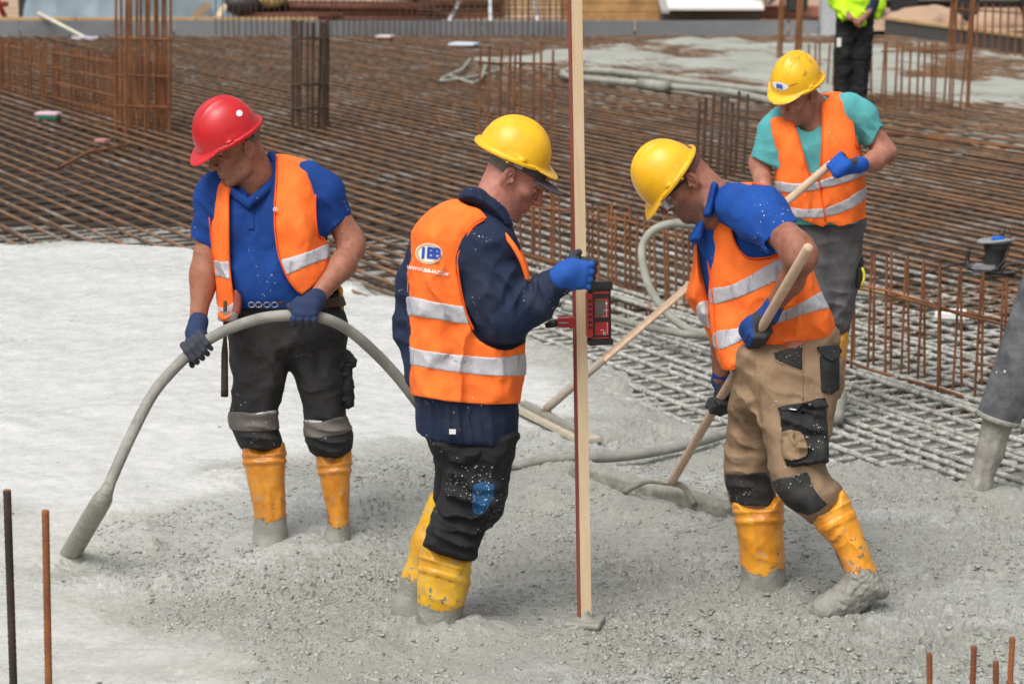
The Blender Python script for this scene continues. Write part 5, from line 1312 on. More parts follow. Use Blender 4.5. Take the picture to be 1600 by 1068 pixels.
    cp.infl(Poly([(1217, 636), (1290, 628), (1295, 690), (1294, 722), (1260, 729), (1226, 731), (1220, 690)], Y-.15, 0), .150, .03, yc=lambda X, Z: Y-.05-.20*sstep(.95, .35, Z)+0*X, k=0, p=3); cp.folds(.004, (14, 14, 20)); cp.fold(p(1255, 660, -.22), (.3, 0, 1), .05, .005, .08)
    co = obj('cargo_pocket', *cp.solid(), blk, tr)
    cf = Vol(p(1190, 760, -.42), p(1320, 600, .02), .0045); cf.infl(Poly([(1213, 636), (1245, 628), (1290, 619), (1296, 636), (1282, 641), (1240, 646), (1222, 645)], Y-.15, 0), .160, .02, yc=lambda X, Z: Y-.05-.20*sstep(.95, .35, Z)+0*X, k=0, p=3); cf.folds(.003, (14, 14, 20)); obj('flap', *cf.solid(), blk, co)
    obj('pocket_insert', *cp.shell(Poly([(1221, 675), (1250, 674), (1260, 690), (1262, 708), (1252, 716), (1224, 716)], Y-.26, 2), -.003, .004, y1=Y-.1), beige, co)
    press(cf, disc_vf(.005, .005, 10, 1), 1265, 632, 450, M['metal'], 'stud', .002, co, Y-.45, Y)
    press(cf, text_vf('WORK', .012) if False else disc_vf(.014, .0022, 10, 1), 1239, 639, 450, M['white'], 'woven_tag', .002, co, Y-.45, Y, 8)
    for pts in ([(1256, 537), (1255, 580), (1254, 625)], [(1208, 551), (1214, 565), (1232, 571), (1254, 580)], [(1178, 560), (1180, 590), (1186, 618)], [(1262, 737), (1270, 758), (1282, 776), (1294, 787)]):
        d = t.drop(np.array([c[:2] for c in spline([(*a, 0) for a in pts], 8)]), Y-.40, Y+.1, .001); tube('seam', d, .0022, beige, tr, 5)
    # ---- boots
    b = Vol([.70, Y-.14, -.14], [1.05, Y+.24, .50], .005)
    b.infl(Poly([(1145, 780), (1185, 788), (1222, 774), (1224, 820), (1226, 869), (1228, 910), (1228, 950), (1150, 950), (1158, 905), (1155, 860), (1150, 820)], Y+.05, 3), .085, .07, k=0); b.chain([p(1180, 935, .03), p(1160, 955, .0)], [.055, .045], .04)
    for dz in (0, 14, 18): ridge(b, (1147, 800+dz), (1224, 796+dz), Y)
    b.fold(p(1190, 850, -.03), (.6, 0, .8), .12, .005, .09); b.rough(.0018, 30, 80)
    obj('boot', *b.solid(), boot_mat('boot_yellow_c1', 0, .075, (.76, .33, .02)), root)
    b = Vol([.92, Y-.50, -.10], [1.40, Y-.06, .50], .005)
    b.infl(Poly([(1258, 797), (1290, 792), (1316, 763), (1335, 800), (1352, 840), (1363, 872), (1378, 905), (1388, 920), (1384, 932), (1360, 938), (1340, 955), (1302, 970), (1276, 964), (1272, 954), (1290, 935), (1312, 916), (1320, 895), (1306, 860), (1280, 830)], Y-.29, 3), .075, .05, yc=lambda X, Z: Y-.32+.07*sstep(.05, .45, Z)+0*X, k=0)
    b.chain([p(1335, 930, -.32), p(1290, 950, -.34)], [.055, .05], .03)
    dirv = (.0, 0, 1)
    for dz in (0, 16, 21): ridge(b, (1264+dz*.55, 818+dz), (1326+dz*.45, 780+dz), Y-.3)
    b.fold(p(1300, 850, -.36), (.7, 0, -.55), .035, .005, .05); b.fold(p(1335, 850, -.36), (.8, 0, .5), .10, .006, .08)
    low = p(1330, 885, -.3)[2]
    b.band(lambda x, y, z: -1.0*(z < low)*(.006*np.abs(noise3(x*38, y*38, z*38))+.004*noise3(x*90, y*90, z*90))); b.rough(.0018, 30, 80)
    obj('boot', *b.solid(), boot_mat('boot_yellow_c2', .0, low+.01, (.78, .34, .02)), root)
    # ---- rake handle ends and gloves
    a, e = p(1263, 387, -.56), P(1050, 752, 9.42)
    RAKE_TOP, RAKE_END = a, e; dr = (e-a)/np.linalg.norm(e-a)
    on = lambda v_: min((a+dr*q_ for q_ in np.linspace(0, 2.2, 400)), key=lambda w_: abs(px_of(w_)[1]-v_))
    gl = glove_mat('glove_blue_dark', (.016, .062, .26), (.025, .027, .03))
    c1 = on(520); c2 = on(626)
    hand(root, c1, -dr, (-.75, -.25, .1), c1+np.array([.030, -.035, .070]), .0175, p(1210, 476, -.13), gl, s=1.08, curl=(35, 92, 150, 205), rw=.028, rc=.033, cuffd=.045, thumb_th=(-40, -95, -140))
    hand(root, c2, dr, (.55, .75, -.1), c2+np.array([.01, .040, .070]), .0175, p(1127, 584, .36), gl, s=1.08, curl=(35, 92, 150, 205), rw=.027, rc=.032, cuffd=.04, thumb_th=(-40, -95, -140))
man_rake()
# ================================================================ man in the teal shirt pushing the float
FLOAT_TOP = None
def man_teal():
    global FLOAT_TOP
    Y = 11.35; p = lambda u, v, w=0.0: P(u, v, Y+w)
    base = G(1290, 640, -.03)
    root = thing('person', base, 'man in teal shirt and orange vest pushing a float by its long handle', 'person', 'construction workers')
    skin = skin_mat('skin_light', (.42, .20, .14), (.32, .125, .082))
    s = 1.05; f = np.array((-.66, -.62, -.42)); B = basis(f, (.08, 0, 1))
    ear = p(1272, 151, -.10); q = 1 if B[1, 0] < 0 else -1; ho = ear-B@np.array([q*.083, -.012, -.010])*s
    v = Vol([1.05, Y-.40, .02], [1.90, Y+.30, 1.82], .0062, (ho+B@np.array([0, .03, -.03]), .12, .0034))
    head_into(v, ho, B, s, cr=.94)
    v.cone(ho+B@np.array([0, -.035, -.03]), p(1285, 178, .02), .058, .064, .03); v.cone(ho+B@np.array([0, .01, -.06]), p(1268, 196, -.02), .046, .045, .04)
    v.chain([p(1280, 200, .02), p(1283, 260, .02), p(1290, 340, .02)], [.07, .08, .08], .08)
    v.chain([p(1342, 180, .03), p(1384, 238, .03)], [.058, .050], .03); v.chain([p(1382, 238, .03), p(1366, 252, -.08), p(1345, 258, -.17)], [.048, .045, .032], .03)
    v.chain([p(1205, 200, .03), p(1188, 255, .03), p(1196, 322, -.11)], [.055, .050, .035], .03)
    v.chain([p(1270, 350, .0), p(1275, 480, .0), p(1285, 640, .0)], [.07, .05, .03], .03); v.chain([p(1315, 350, .03), p(1310, 480, .03), p(1308, 640, .0)], [.07, .05, .03], .03)
    V, F = v.solid(); st, lip = head_attrs(V, ho, B, s, .4)
    obj('body', V, F, skin, root, attrs={'stubble': st, 'lip': lip})
    ff = np.array((-.62, -.62, -.38)); h0 = ho+B@np.array([0, .012, .05])*s; hc = p(1245, 130, h0[1]-Y)
    ho_, HB, hs = place_hat(root, hc, ff, (.14, 0, 1), M['hat_yd'], 1.0)
    # print on the front of the shell
    V_, F_ = disc_vf(.046, .0185); dd = hat_drop([(x, z+.048) for x, z in V_], .0014); obj('emblem', hc+(dd*hs)@HB.T, F_, M['white'], ho_, False)
    V_, F_ = text_vf('IBB', .027, 0, .0012); dd = hat_drop([(-x*1.0, z+.048) for x, z in V_], .0040); obj('lettering', hc+(dd*hs)@HB.T, F_, M['blueprint'], ho_, False)
    V_, F_ = disc_vf(.019, .0022); dd = hat_drop([(-x-.060, z+.055+x*.25) for x, z in V_], .0014); obj('swoosh', hc+(dd*hs)@HB.T, F_, M['redprint'], ho_, False)
    teal = cloth('teal_shirt', (.10, .385, .395), (.075, .31, .32), spat=.03, dirt=.12, fold=.4, dirtc=(.03, .14, .13))
    j = Vol([1.05, Y-.32, .75], [1.90, Y+.30, 1.62], .006)
    j.infl(Poly([(1225, 172), (1205, 186), (1200, 220), (1210, 280), (1220, 340), (1235, 380), (1340, 380), (1348, 300), (1340, 220), (1338, 170), (1320, 148), (1285, 148), (1250, 158)], Y+.02), .145, .12, yc=lambda X, Z: Y+.02+.09*sstep(1.25, 1.55, Z)+0*X, k=0)
    j.chain([p(1220, 190, .02), p(1206, 205, .02), p(1192, 252, -.005)], [.07, .068, .062], .03); j.chain([p(1325, 168, .02), p(1345, 182, .03), p(1366, 216, .03)], [.075, .075, .065], .03)
    j.fold(p(1350, 210, -.05), (1, 0, .5), .06, .007, .09); j.fold(p(1265, 230, -.15), (1, 0, .3), .08, .005, .1); j.folds(.005, (7, 7, 8))
    j.cone(p(1266, 150, .02), p(1262, 190, -.06), .062, .052, 0, 'sub')
    j.cut(Poly([(1170, 244), (1178, 246), (1214, 264), (1240, 275), (1200, 330), (1150, 300)], Y, 0)); j.cut(Poly([(1352, 232), (1362, 226), (1376, 198), (1420, 210), (1400, 280), (1350, 262)], Y, 0))
    above(j, p(1290, 346)[2], .01)
    sh = obj('shirt', *j.solid(), teal, root)
    core = Vol([1.12, Y-.34, .68], [1.78, Y+.30, 1.62], .006)
    VO = Poly([(1225, 168), (1200, 184), (1202, 210), (1212, 250), (1212, 290), (1225, 330), (1238, 380), (1348, 390), (1351, 330), (1352, 288), (1344, 228), (1336, 180), (1322, 147), (1282, 145), (1250, 155)], Y+.02)
    core.infl(VO, .172, .11, yc=lambda X, Z: Y+.02+.09*sstep(1.25, 1.55, Z)+0*X, k=0, p=2.3); core.fold(p(1260, 330, -.15), (1, 0, .4), .12, .006, .14); core.fold(p(1320, 300, -.15), (.7, 0, .6), .12, .005, .14); core.folds(.006, (7, 7, 4))
    vest = core.copy(); hollow(vest, .012)
    vest.cut(Poly([(1224, 160), (1226, 176), (1243, 200), (1264, 270), (1277, 272), (1281, 265), (1285, 204), (1283, 140), (1250, 130)], Y-.15, 0), y1=Y-.01)
    vest.cone(p(1268, 130, .02), p(1268, 170, .02), .08, .08, 0, 'sub')
    vest.cone(p(1200, 222, .02), p(1180, 222, .02), .09, .09, 0, 'sub'); vest.cone(p(1345, 200, .02), p(1368, 205, .02), .075, .085, 0, 'sub')
    vest.cut(Poly([(1190, 320), (1235, 332), (1260, 346), (1286, 355), (1296, 347), (1302, 350), (1313, 354), (1335, 348), (1370, 334), (1370, 460), (1190, 460)], Y-.15, 0))
    vest.cut(Poly([(1277, 266), (1280, 266), (1286, 300), (1284, 300)], Y-.15, 0), y1=Y-.02)
    ve = obj('vest', *vest.solid(), M['vest'], root)
    for b_ in ([(1205, 282), (1240, 287), (1279, 284), (1281, 296), (1240, 301), (1216, 300)], [(1281, 282), (1310, 274), (1352, 262), (1352, 272), (1320, 286), (1283, 294)], [(1222, 322), (1255, 327), (1288, 325), (1291, 339), (1255, 341), (1230, 336)], [(1291, 325), (1322, 312), (1356, 290), (1354, 308), (1330, 326), (1294, 338)]):
        band_on(core, Poly(b_, Y-.15, 2), ve, y1=Y+.05)
    for pts in ([(1226, 178), (1243, 202), (1264, 270), (1276, 276)], [(1284, 160), (1285, 205), (1282, 264)], [(1320, 150), (1332, 190), (1336, 225), (1343, 232)], [(1279, 276), (1284, 310), (1290, 346)]):
        d_ = core.drop(np.array([c[:2] for c in spline([(*a_, 0) for a_ in pts], 8)]), Y-.4, Y+.25, .002); ok = d_[:, 1] < Y+.2
        if ok.sum() > 4: tube('edge_binding', d_[ok], .004, M['trim'], ve, 6)
    grey = cloth('grey_trousers', (.115, .112, .115), (.08, .078, .08), spat=.06, dirt=.3, fold=.5, dirtc=(.13, .125, .115))
    t = Vol([1.10, Y-.28, .22], [1.78, Y+.30, 1.06], .006)
    t.infl(Poly([(1232, 335), (1348, 335), (1348, 380), (1345, 430), (1338, 470), (1330, 500), (1325, 520), (1292, 522), (1284, 470), (1262, 430), (1240, 400)], Y+.03), .12, .09, k=0)
    t.chain([p(1265, 370, -.02), p(1275, 460, -.05), p(1280, 525, -.03)], [.10, .085, .075], .03)
    t.fold(p(1300, 380, -.1), (.6, 0, .8), .10, .008, .13); t.fold(p(1315, 480, -.1), (.2, 0, 1), .07, .009, .1); t.folds(.006, (8, 8, 9))
    tr = obj('trousers', *t.solid(), grey, root)
    pk = Vol(p(1325, 480, -.1), p(1365, 370, .2), .005); pk.infl(Poly([(1333, 395), (1345, 398), (1349, 412), (1347, 440), (1340, 452), (1332, 440)], Y+.02, 2), .06, .02, k=0); pk.folds(.006, (20, 20, 26)); obj('pocket', *pk.solid(), M['darkcloth'], tr)
    tm = thing('tape_measure', p(1346, 432, -.05), 'yellow edged tape measure clipped to the grey trousers', 'tape measure')
    tv = Vol(p(1330, 460, -.14), p(1360, 410, .10), .004); tv.infl(Poly([(1340, 418), (1347, 420), (1350, 434), (1345, 446), (1339, 448)], Y-.04, 2), .03, .012, k=0); obj('case', *tv.solid(), M['black'], tm)
    tube('yellow_edge', [p(1347, 418, -.08), p(1350, 426, -.08), p(1350, 436, -.08), p(1346, 446, -.08)], .006, plain('yellow_plastic', (.75, .70, .03), .5, .4), tm, 8)
    b = Vol([1.25, Y-.24, -.06], [1.76, Y+.22, .46], .006)
    b.infl(Poly([(1286, 505), (1308, 520), (1326, 516), (1322, 560), (1318, 600), (1318, 640), (1288, 640), (1290, 580)], Y+.02, 3), .075, .06, k=0); b.chain([p(1304, 622, .0), p(1304, 650, -.12)], [.055, .045], .04); b.rough(.002, 30, 80)
    obj('boot', *b.solid(), boot_mat('boot_yellow_d', -.03, .13), root)
    b = Vol([1.05, Y-.24, -.06], [1.76, Y+.22, .46], .006); b.chain([p(1280, 510, -.02), p(1282, 600, -.02), p(1283, 640, -.02), p(1278, 650, -.14)], [.078, .06, .055, .045], .03); obj('boot', *b.solid(), boot_mat('boot_yellow_d2', -.03, .13), root)
    a = p(1291, 262, -.27); FLOAT_TOP = a
    e = G(852, 640, .05); dr = (e-a)/np.linalg.norm(e-a); c = a-dr*.03+dr*.0
    gl = glove_mat('glove_royal', (.014, .10, .48), (.03, .03, .032))
    hand(root, p(1312, 258, -.285), -dr, (.25, -.75, .45), p(1340, 258, -.24), .019, p(1352, 256, -.17), gl, s=1.08, curl=(32, 82, 130, 170), rw=.028, rc=.034, cuffd=.045, thumb_th=(-40, -75, -95))
    c2 = a+dr*.42; hand(root, c2, -dr, (.3, -.6, .6), c2+np.array([-.005, .045, .075]), .019, p(1196, 318, -.12), gl, s=1.05, rw=.028, rc=.034, cuffd=.045)
man_teal()
# ================================================================ far man in the lime jacket, seen to the waist
def man_far():
    Y = 27.5; p = lambda u, v, w=0.0: P(u, v, Y+w)
    base = G(1335, 152); base[2] = -.05
    root = thing('person', base, 'distant standing man in bright lime jacket and black trousers', 'person', 'construction workers')
    skin = skin_mat('skin_far', (.36, .17, .12), (.28, .11, .08))
    x0 = p(1337, 20)[0]; cx = lambda u, z, w=0.0: np.array([p(u, 20)[0], Y+w, z])
    v = Vol([x0-.45, Y-.40, -.1], [x0+.45, Y+.30, 1.85], .009)
    B = basis((-.25, -.95, -.12)); ho = cx(1338, 1.63); head_into(v, ho, B, 1.0)
    v.cone(ho+np.array([0, 0, -.05]), cx(1338, 1.40), .055, .06, .03); v.chain([cx(1338, 1.38), cx(1338, 1.1), cx(1338, .95)], [.12, .12, .12], .06)
    v.chain([cx(1310, 1.42), cx(1306, 1.13), cx(1325, .96, -.24)], [.05, .042, .035], .03); v.chain([cx(1366, 1.42), cx(1370, 1.13), cx(1340, .93, -.24)], [.05, .042, .035], .03)
    for k in range(4):
        v.chain([cx(1326+k*3.2, .955-k*.012, -.25), cx(1332+k*2.4, .905-k*.012, -.27), cx(1334+k*1.5, .875-k*.01, -.25)], [.012, .010, .009], .006)
    v.cone(cx(1330, .96, -.26), cx(1338, .90, -.28), .013, .010, .008)
    v.chain([cx(1322, .95), cx(1319, .5), cx(1317, .05)], [.08, .05, .04], .03); v.chain([cx(1352, .95), cx(1349, .5), cx(1347, .05)], [.08, .05, .04], .03)
    V, F = v.solid(); obj('body', V, F, skin, root, attrs={'stubble': np.zeros(len(V)), 'lip': np.zeros(len(V))})
    hv = Vol(ho-.15, ho+.15, .008); hv.ell(ho+B@np.array([0, -.014, .045]), np.array([.08, .10, .09]), B, 0); X, Yg, Z = hv.grid(hv.sl()); hv.d = np.maximum(hv.d, ho[2]+.02-Z+.5*(ho[1]-.03-Yg)).astype(np.float32); obj('hair', *hv.solid(), M['hair'], root)
    place_hat(root, ho+B@np.array([0, .012, .055]), (-.25, -.95, -.10), (0, 0, 1), plain('white_shell', (.75, .75, .73), .35, .5, var=.1), 1.05)
    lime = cloth('lime_hi_vis', (.52, .86, .02), (.42, .72, .02), dirt=.1, dirtc=(.3, .5, .05)); navy = cloth('dark_navy', (.02, .03, .07))
    j = Vol([x0-.46, Y-.36, .80], [x0+.46, Y+.30, 1.5], .010)
    j.chain([cx(1338, 1.40), cx(1338, 1.15), cx(1337, .98)], [.15, .175, .17], .06, flat=((0, 1, 0), .8))
    j.chain([cx(1313, 1.38), cx(1306, 1.14), cx(1318, .99, -.16)], [.09, .085, .07], .04); j.chain([cx(1340, .98, -.14), cx(1345, .90, -.15)], [.09, .045], .03)
    above(j, .86, .02); j.fold(cx(1320, 1.0, -.15), (.5, 0, 1), .10, .015, .25); j.folds(.01, (7, 7, 8)); ja = obj('jacket', *j.solid(), lime, root)
    j = Vol([x0-.2, Y-.36, .80], [x0+.46, Y+.30, 1.5], .010); j.chain([cx(1360, 1.38), cx(1364, 1.14), cx(1352, 1.0, -.10)], [.09, .08, .07], .04); obj('sleeve', *j.solid(), navy, ja)
    j = Vol([x0-.2, Y-.36, .80], [x0+.46, Y+.30, 1.5], .010); j.chain([cx(1372, 1.35), cx(1374, 1.10), cx(1371, .97)], [.05, .06, .045], .04); j.folds(.01, (9, 9, 9)); obj('side_panel', *j.solid(), lime, ja)
    for z, r_ in ((1.10, .187),):
        bv = Vol([x0-.46, Y-.36, .98], [x0+.46, Y+.30, 1.2], .010); bv.chain([cx(1338, 1.2), cx(1337, 1.0)], [.162, .182], .06, flat=((0, 1, 0), .8)); hollow(bv, .012); bv.d = np.maximum(bv.d, np.abs(bv.grid(bv.sl())[2]-z)-.03).astype(np.float32); obj('reflective_band', *bv.solid(), M['reflective'], ja)
    t = Vol([x0-.36, Y-.26, .0], [x0+.36, Y+.26, 1.05], .010); t.chain([cx(1325, .98), cx(1320, .55), cx(1318, .10)], [.13, .105, .09], .05); t.chain([cx(1349, .98), cx(1349, .55), cx(1346, .10)], [.13, .105, .09], .05); t.folds(.012, (7, 7, 9)); tr = obj('trousers', *t.solid(), M['black_t'], root)
    box('label_patch', cx(1310, .68, -.115), (.05, .02, .10), M['white'], tr, None, .004)
    for u in (1318, 1346):
        b = Vol([x0-.4, Y-.4, -.08], [x0+.4, Y+.2, .16], .009); b.chain([cx(u, .08), cx(u+6, .0, -.05), cx(u+12, -.01, -.16)], [.07, .06, .05], .03); obj('boot', *b.solid(), M['darkcloth'], root)
M['black_t'] = cloth('plain_black_trousers', (.012, .012, .013), (.02, .02, .02), dirt=.05)
man_far()
# ================================================================ TOOLS
M['hose'] = plain('grey_hose', (.20, .195, .175), .7, .3, var=.0, scale=10, bump=.4, bscale=50, spat=.12, dark=(.31, .30, .27))
M['grout'] = plain('grout_coat', (.27, .265, .225), .55, .45, var=.25, scale=22, bump=.7, bscale=45)
M['wood'] = None
def wood_mat(name, c, c2, axis=(1, 1, .05), sc_=40):
    t = NT(name); n = t.noise(sc_, 5, .6, t.stretch(axis), .6); col = t.mix(t.ramp(n, .3, .7), c, c2); col = t.mix(t.spots(60, .3, .05), col, (.16, .12, .09)); t.bump(n, .25, .004); return t.done(col, .65, .3)
M['batten'] = wood_mat('pine_batten', (.74, .58, .38), (.66, .50, .31), (14, 14, .5), 4)
M['batten_red'] = wood_mat('red_painted_edge', (.27, .085, .065), (.20, .055, .045), (14, 14, .5), 4)
M['handle'] = wood_mat('beech_handle', (.60, .44, .32), (.50, .35, .24), (6, 6, 6), 5)
def hose():
    root = thing('vibrator_hose', G(110, 865), 'thick grey vibrator hose arching through the gloved hands into the concrete', 'hose')
    g = lambda u, v, z: G(u, v, z)
    tip = G(108, 868, -.05)
    pts = [P(163, 775, 8.62), P(180, 735, 8.68), P(205, 680, 8.76), P(236, 620, 8.86), P(265, 583, 8.94), P(305, 545, 9.02), P(350, 517, 9.00), P(400, 499, 8.96), P(440, 493, 8.94), P(480, 493, 8.93), P(515, 500, 8.95), P(548, 518, 9.0), P(585, 550, 9.06), P(620, 587, 9.12), P(655, 632, 9.2), P(690, 680, 9.5), P(740, 716, 9.95), g(800, 728, .045), g(850, 731, .045), g(900, 727, .045), g(960, 718, .045), g(1020, 706, .045), g(1080, 693, .045), g(1140, 675, .035), g(1200, 650, -.01), g(1250, 600, .0), g(1280, 560, .01)]
    def on_slab(q):
        q = np.array(q); z = np.mean([slab_z(q[0]+a_*.12, q[1]+b_*.06) for a_ in range(-3, 4) for b_ in (-1, 0, 1)])+.022; return np.array([q[0], q[1], max(q[2], z+.020) if z > -.1 else q[2]])
    pts = [on_slab(q) if i > 17 else q for i, q in enumerate(pts)]
    tube('hose', spline(pts, 7), .0215, M['hose'], root, 14)
    a = P(163, 775, 8.62); d = tip-a; d /= np.linalg.norm(d); L = np.linalg.norm(tip-a)
    u = (pts[0]-pts[1]); u /= np.linalg.norm(u)
    tube('poker_head', [a-u*.05, a-u*.02, a+d*.01, a+d*.06, a+d*(L-.03), a+d*L, a+d*(L+.12)], [.0225, .026, .034, .0375, .0395, .040, .038], M['grout'], root, 18)
    # second hose lying in a loop on the bars
    r2 = thing('looped_hose', G(1040, 520, 0), 'grout smeared hose standing in a loop on the bars behind the batten', 'hose')
    z0 = .03
    pts = [g(880, 480, z0), g(940, 492, z0), g(1000, 508, z0), P(1060, 520, 12.9), P(1112, 526, 12.9)]
    tube('hose', spline(pts, 8), .021, M['grout'], r2, 12)
    pts = [P(1112, 522, 13.0), P(1080, 516, 13.0), P(1045, 492, 13.05), P(1018, 455, 13.1), P(1005, 415, 13.15), P(1004, 385, 13.2), P(1018, 362, 13.2), P(1045, 350, 13.2), P(1075, 352, 13.25), P(1110, 362, 13.4), P(1150, 380, 13.6), P(1200, 400, 13.8)]
    tube('hose', spline(pts, 8), .023, M['hosepale'], r2, 12)
    r3 = thing('white_hose', G(1000, 130), 'long whitish hose lying doubled across the bars beyond the raking man', 'hose')
    pts = [g(1205, 158, .05), g(1150, 146, .05), g(1100, 140, .05), g(1040, 135, .05), g(960, 127, .05), g(905, 122, .05), g(880, 117, .05), g(890, 111, .05), g(940, 111, .05), g(1000, 117, .05), g(1080, 128, .05), g(1150, 137, .05), g(1210, 144, .05)]
    tube('hose', spline(pts, 6), .045, M['hosepale'], r3, 10)
    tube('coupling', [g(1000, 131, .06), g(1042, 136, .06)], .07, M['hosepale'], r3, 10)
    r4 = thing('grey_pipe', G(1400, 460), 'pale grout covered pipe lying on the bars behind the right hand stirrup row', 'pipe')
    tube('pipe', spline([g(1335, 455, .02), g(1400, 462, .02), g(1450, 478, .02)], 6), .028, M['hosepale'], r4, 12)
    box('sleeve', g(1488, 492, .03), (.20, .09, .07), M['white'], r4, basis((.3, 1, 0)), .02)
M['hosepale'] = plain('pale_hose', (.33, .33, .28), .7, .3, var=.3, scale=7, bump=.4, bscale=40)
hose()
def batten():
    b0 = G(914, 967, .02); Yb = b0[1]; t0 = P(898, -60, Yb+.12)
    root = thing('measuring_batten', b0, 'tall upright pine batten with red painted edge and foot plate', 'batten')
    d = (t0-b0); L = np.linalg.norm(d); d /= L; Bx = basis((-.47, .88, 0), d); Bx = np.stack([Bx[:, 0], Bx[:, 1], d], 1)
    # square section turned a little so the red edge shows at the left
    hw = .0215; front = box_vf(b0+d*L/2, (2*hw, .021, L), Bx, .0015); 
    obj('batten', *front, M['batten'], root, False)
    e = box_vf(b0+d*L/2+Bx[:, 0]*(-hw-.0015), (.003, .0205, L-.004), Bx, 0); obj('painted_edge', *e, M['batten_red'], root, False)
    fp = Vol(b0+np.array([-.10, -.10, -.03]), b0+np.array([.10, .10, .05]), .004); Bp = basis((.25, 1, 0)); 
    fp.put(lambda X, Y, Z: np.sqrt(np.maximum(np.abs((X-b0[0])*Bp[0, 0]+(Y-b0[1])*Bp[1, 0])-.055, 0)**2+np.maximum(np.abs((X-b0[0])*Bp[0, 1]+(Y-b0[1])*Bp[1, 1])-.055, 0)**2+np.maximum(np.abs(Z-b0[2]+.008)-.003, 0)**2)-.008, None, None, 0); fp.rough(.002, 30, 60); fp.cone(b0, b0+np.array([0, 0, .02]), .03, .018, .02)
    obj('foot_plate', *fp.solid(), M['grout'], root)
    for v_ in (892, 946, 700): 
        c = P(916, v_, Yb-.03); 
    # ---- laser receiver clamped to it
    c = b0+d*((P(905, 490, Yb)[2]-b0[2])/d[2]); fwd = np.array([.12, -1, .05]); Br = basis(-fwd, d)
    rr = thing('laser_receiver', c, 'black and red laser receiver clamped on the pine batten below the blue glove', 'laser receiver')
    cen = P(936, 489, Yb-.01)
    red = plain('red_plastic', (.40, .022, .022), .4, .45, spat=.15); blk = plain('receiver_black', (.018, .018, .02), .45, .4, bump=.15, spat=.10)
    O = lambda x, z, y=0.0: cen+Br[:, 0]*x+Br[:, 2]*z-Br[:, 1]*y
    v1, f1 = box_vf(cen, (.078, .042, .205), Br, .008); obj('housing', v1, f1, blk, rr, False)
    for nm, x, z, sx, sz, th, mm in (('end_cap', .002, .096, .084, .026, .050, blk), ('end_cap', .002, -.097, .084, .020, .050, blk), ('side_grip', -.034, -.005, .018, .150, .047, red), ('display', .002, .020, .034, .060, .045, M['lcd']), ('display_bezel', .006, .020, .050, .068, .0435, red), ('label_panel', .006, -.050, .050, .048, .0445, red), ('top_label', .004, .072, .058, .010, .0445, red), ('bottom_label', .004, -.082, .058, .008, .0445, red)):
        v1, f1 = box_vf(O(x, z), (sx, th, sz), Br, .002); obj(nm, v1, f1, mm, rr, False)
    for i in range(6):
        v1, f1 = box_vf(O(-.034, .045-i*.018), (.012, .0485, .008), Br, 0); obj('grip_rib', v1, f1, blk, rr, False)
    for i in range(5):
        v1, f1 = box_vf(O(-.028+i*.015, .098), (.004, .052, .020), Br, 0); obj('cap_rib', v1, f1, M['black'], rr, False)
    for x, z, sx, sz in ((.022, .016, .001, .055), (.020, .012, .016, .0012), (.024, -.05, .001, .04), (.006, -.055, .012, .0015), (.016, -.066, .0015, .014), (.010, -.066, .0015, .010), (.022, .035, .007, .004)):
        v1, f1 = box_vf(O(x, z), (sx, .0462, sz), Br, 0); obj('print_mark', v1, f1, M['white'], rr, False)
    cl = P(880, 503, Yb-.03); Bc = basis((.0, 1, 0))
    v1, f1 = box_vf(P(884, 503, Yb-.02), (.060, .040, .030), Bc, .004); o = obj('clamp', v1, f1, red, rr, False)
    v1, f1 = box_vf(P(884, 503.5, Yb-.035), (.048, .018, .005), Bc, 0); obj('clamp_slot', v1, f1, M['metal'], o, False)
    v1, f1 = box_vf(P(893, 503, Yb-.025), (.022, .046, .036), Bc, .003); obj('clamp_jaw', v1, f1, red, o, False)
    tube('clamp_screw', [P(873, 504, Yb-.02), P(862, 506, Yb-.02), P(852, 509, Yb-.02)], [.013, .014, .008], blk, o, 10)
M['lcd'] = plain('lcd', (.10, .095, .085), .25, .5, var=.2)
batten()
def rake():
    a, e = RAKE_TOP, RAKE_END; d = (e-a)/np.linalg.norm(e-a)
    root = thing('concrete_rake', e, 'wooden handled rake with a grout caked blade held by the stooping man', 'rake')
    hv, hf = tube_vf([a-d*.012, a-d*.006, a, a+d*.3, a+d*.8, e-d*.02, e], [.006, .0145, .0175, .0175, .0172, .017, .016], 16); obj('handle', hv, hf, M['handle'], root)
    l0, l1 = G(893, 737, .07), G(1148, 806, .07); dd = (l1-l0)/np.linalg.norm(l1-l0); n = np.array([-dd[1], dd[0], 0])
    bv = Vol(np.minimum(l0, l1)-.14, np.maximum(l0, l1)+.14, .0055)
    L = np.linalg.norm(l1-l0); mid = (l0+l1)/2
    def fn(X, Y, Z):
        x = (X-mid[0])*dd[0]+(Y-mid[1])*dd[1]; y = (X-mid[0])*n[0]+(Y-mid[1])*n[1]; z = Z-.06-.25*y
        return np.sqrt(np.maximum(np.abs(x)-L/2+.02, 0)**2+np.maximum(np.abs(y)-.012, 0)**2+np.maximum(np.abs(z)-.045, 0)**2)-.014
    bv.put(fn, None, None, 0); bv.band(lambda x, y, z: .006*noise3(x*13, y*13, z*13)+.004*noise3(x*40, y*40, z*40)); obj('blade', *bv.solid(), M['grout'], root)
    top = e+np.array([0, 0, 0.0])
    for u, v_ in ((975, 768), (1085, 787)):
        q = G(u, v_, .09); tube('fork', spline([top+d*-.05, top+d*.01, top*.5+q*.5+np.array([0, 0, .025]), q], 6), .0125, M['grout'], root, 10)
rake()
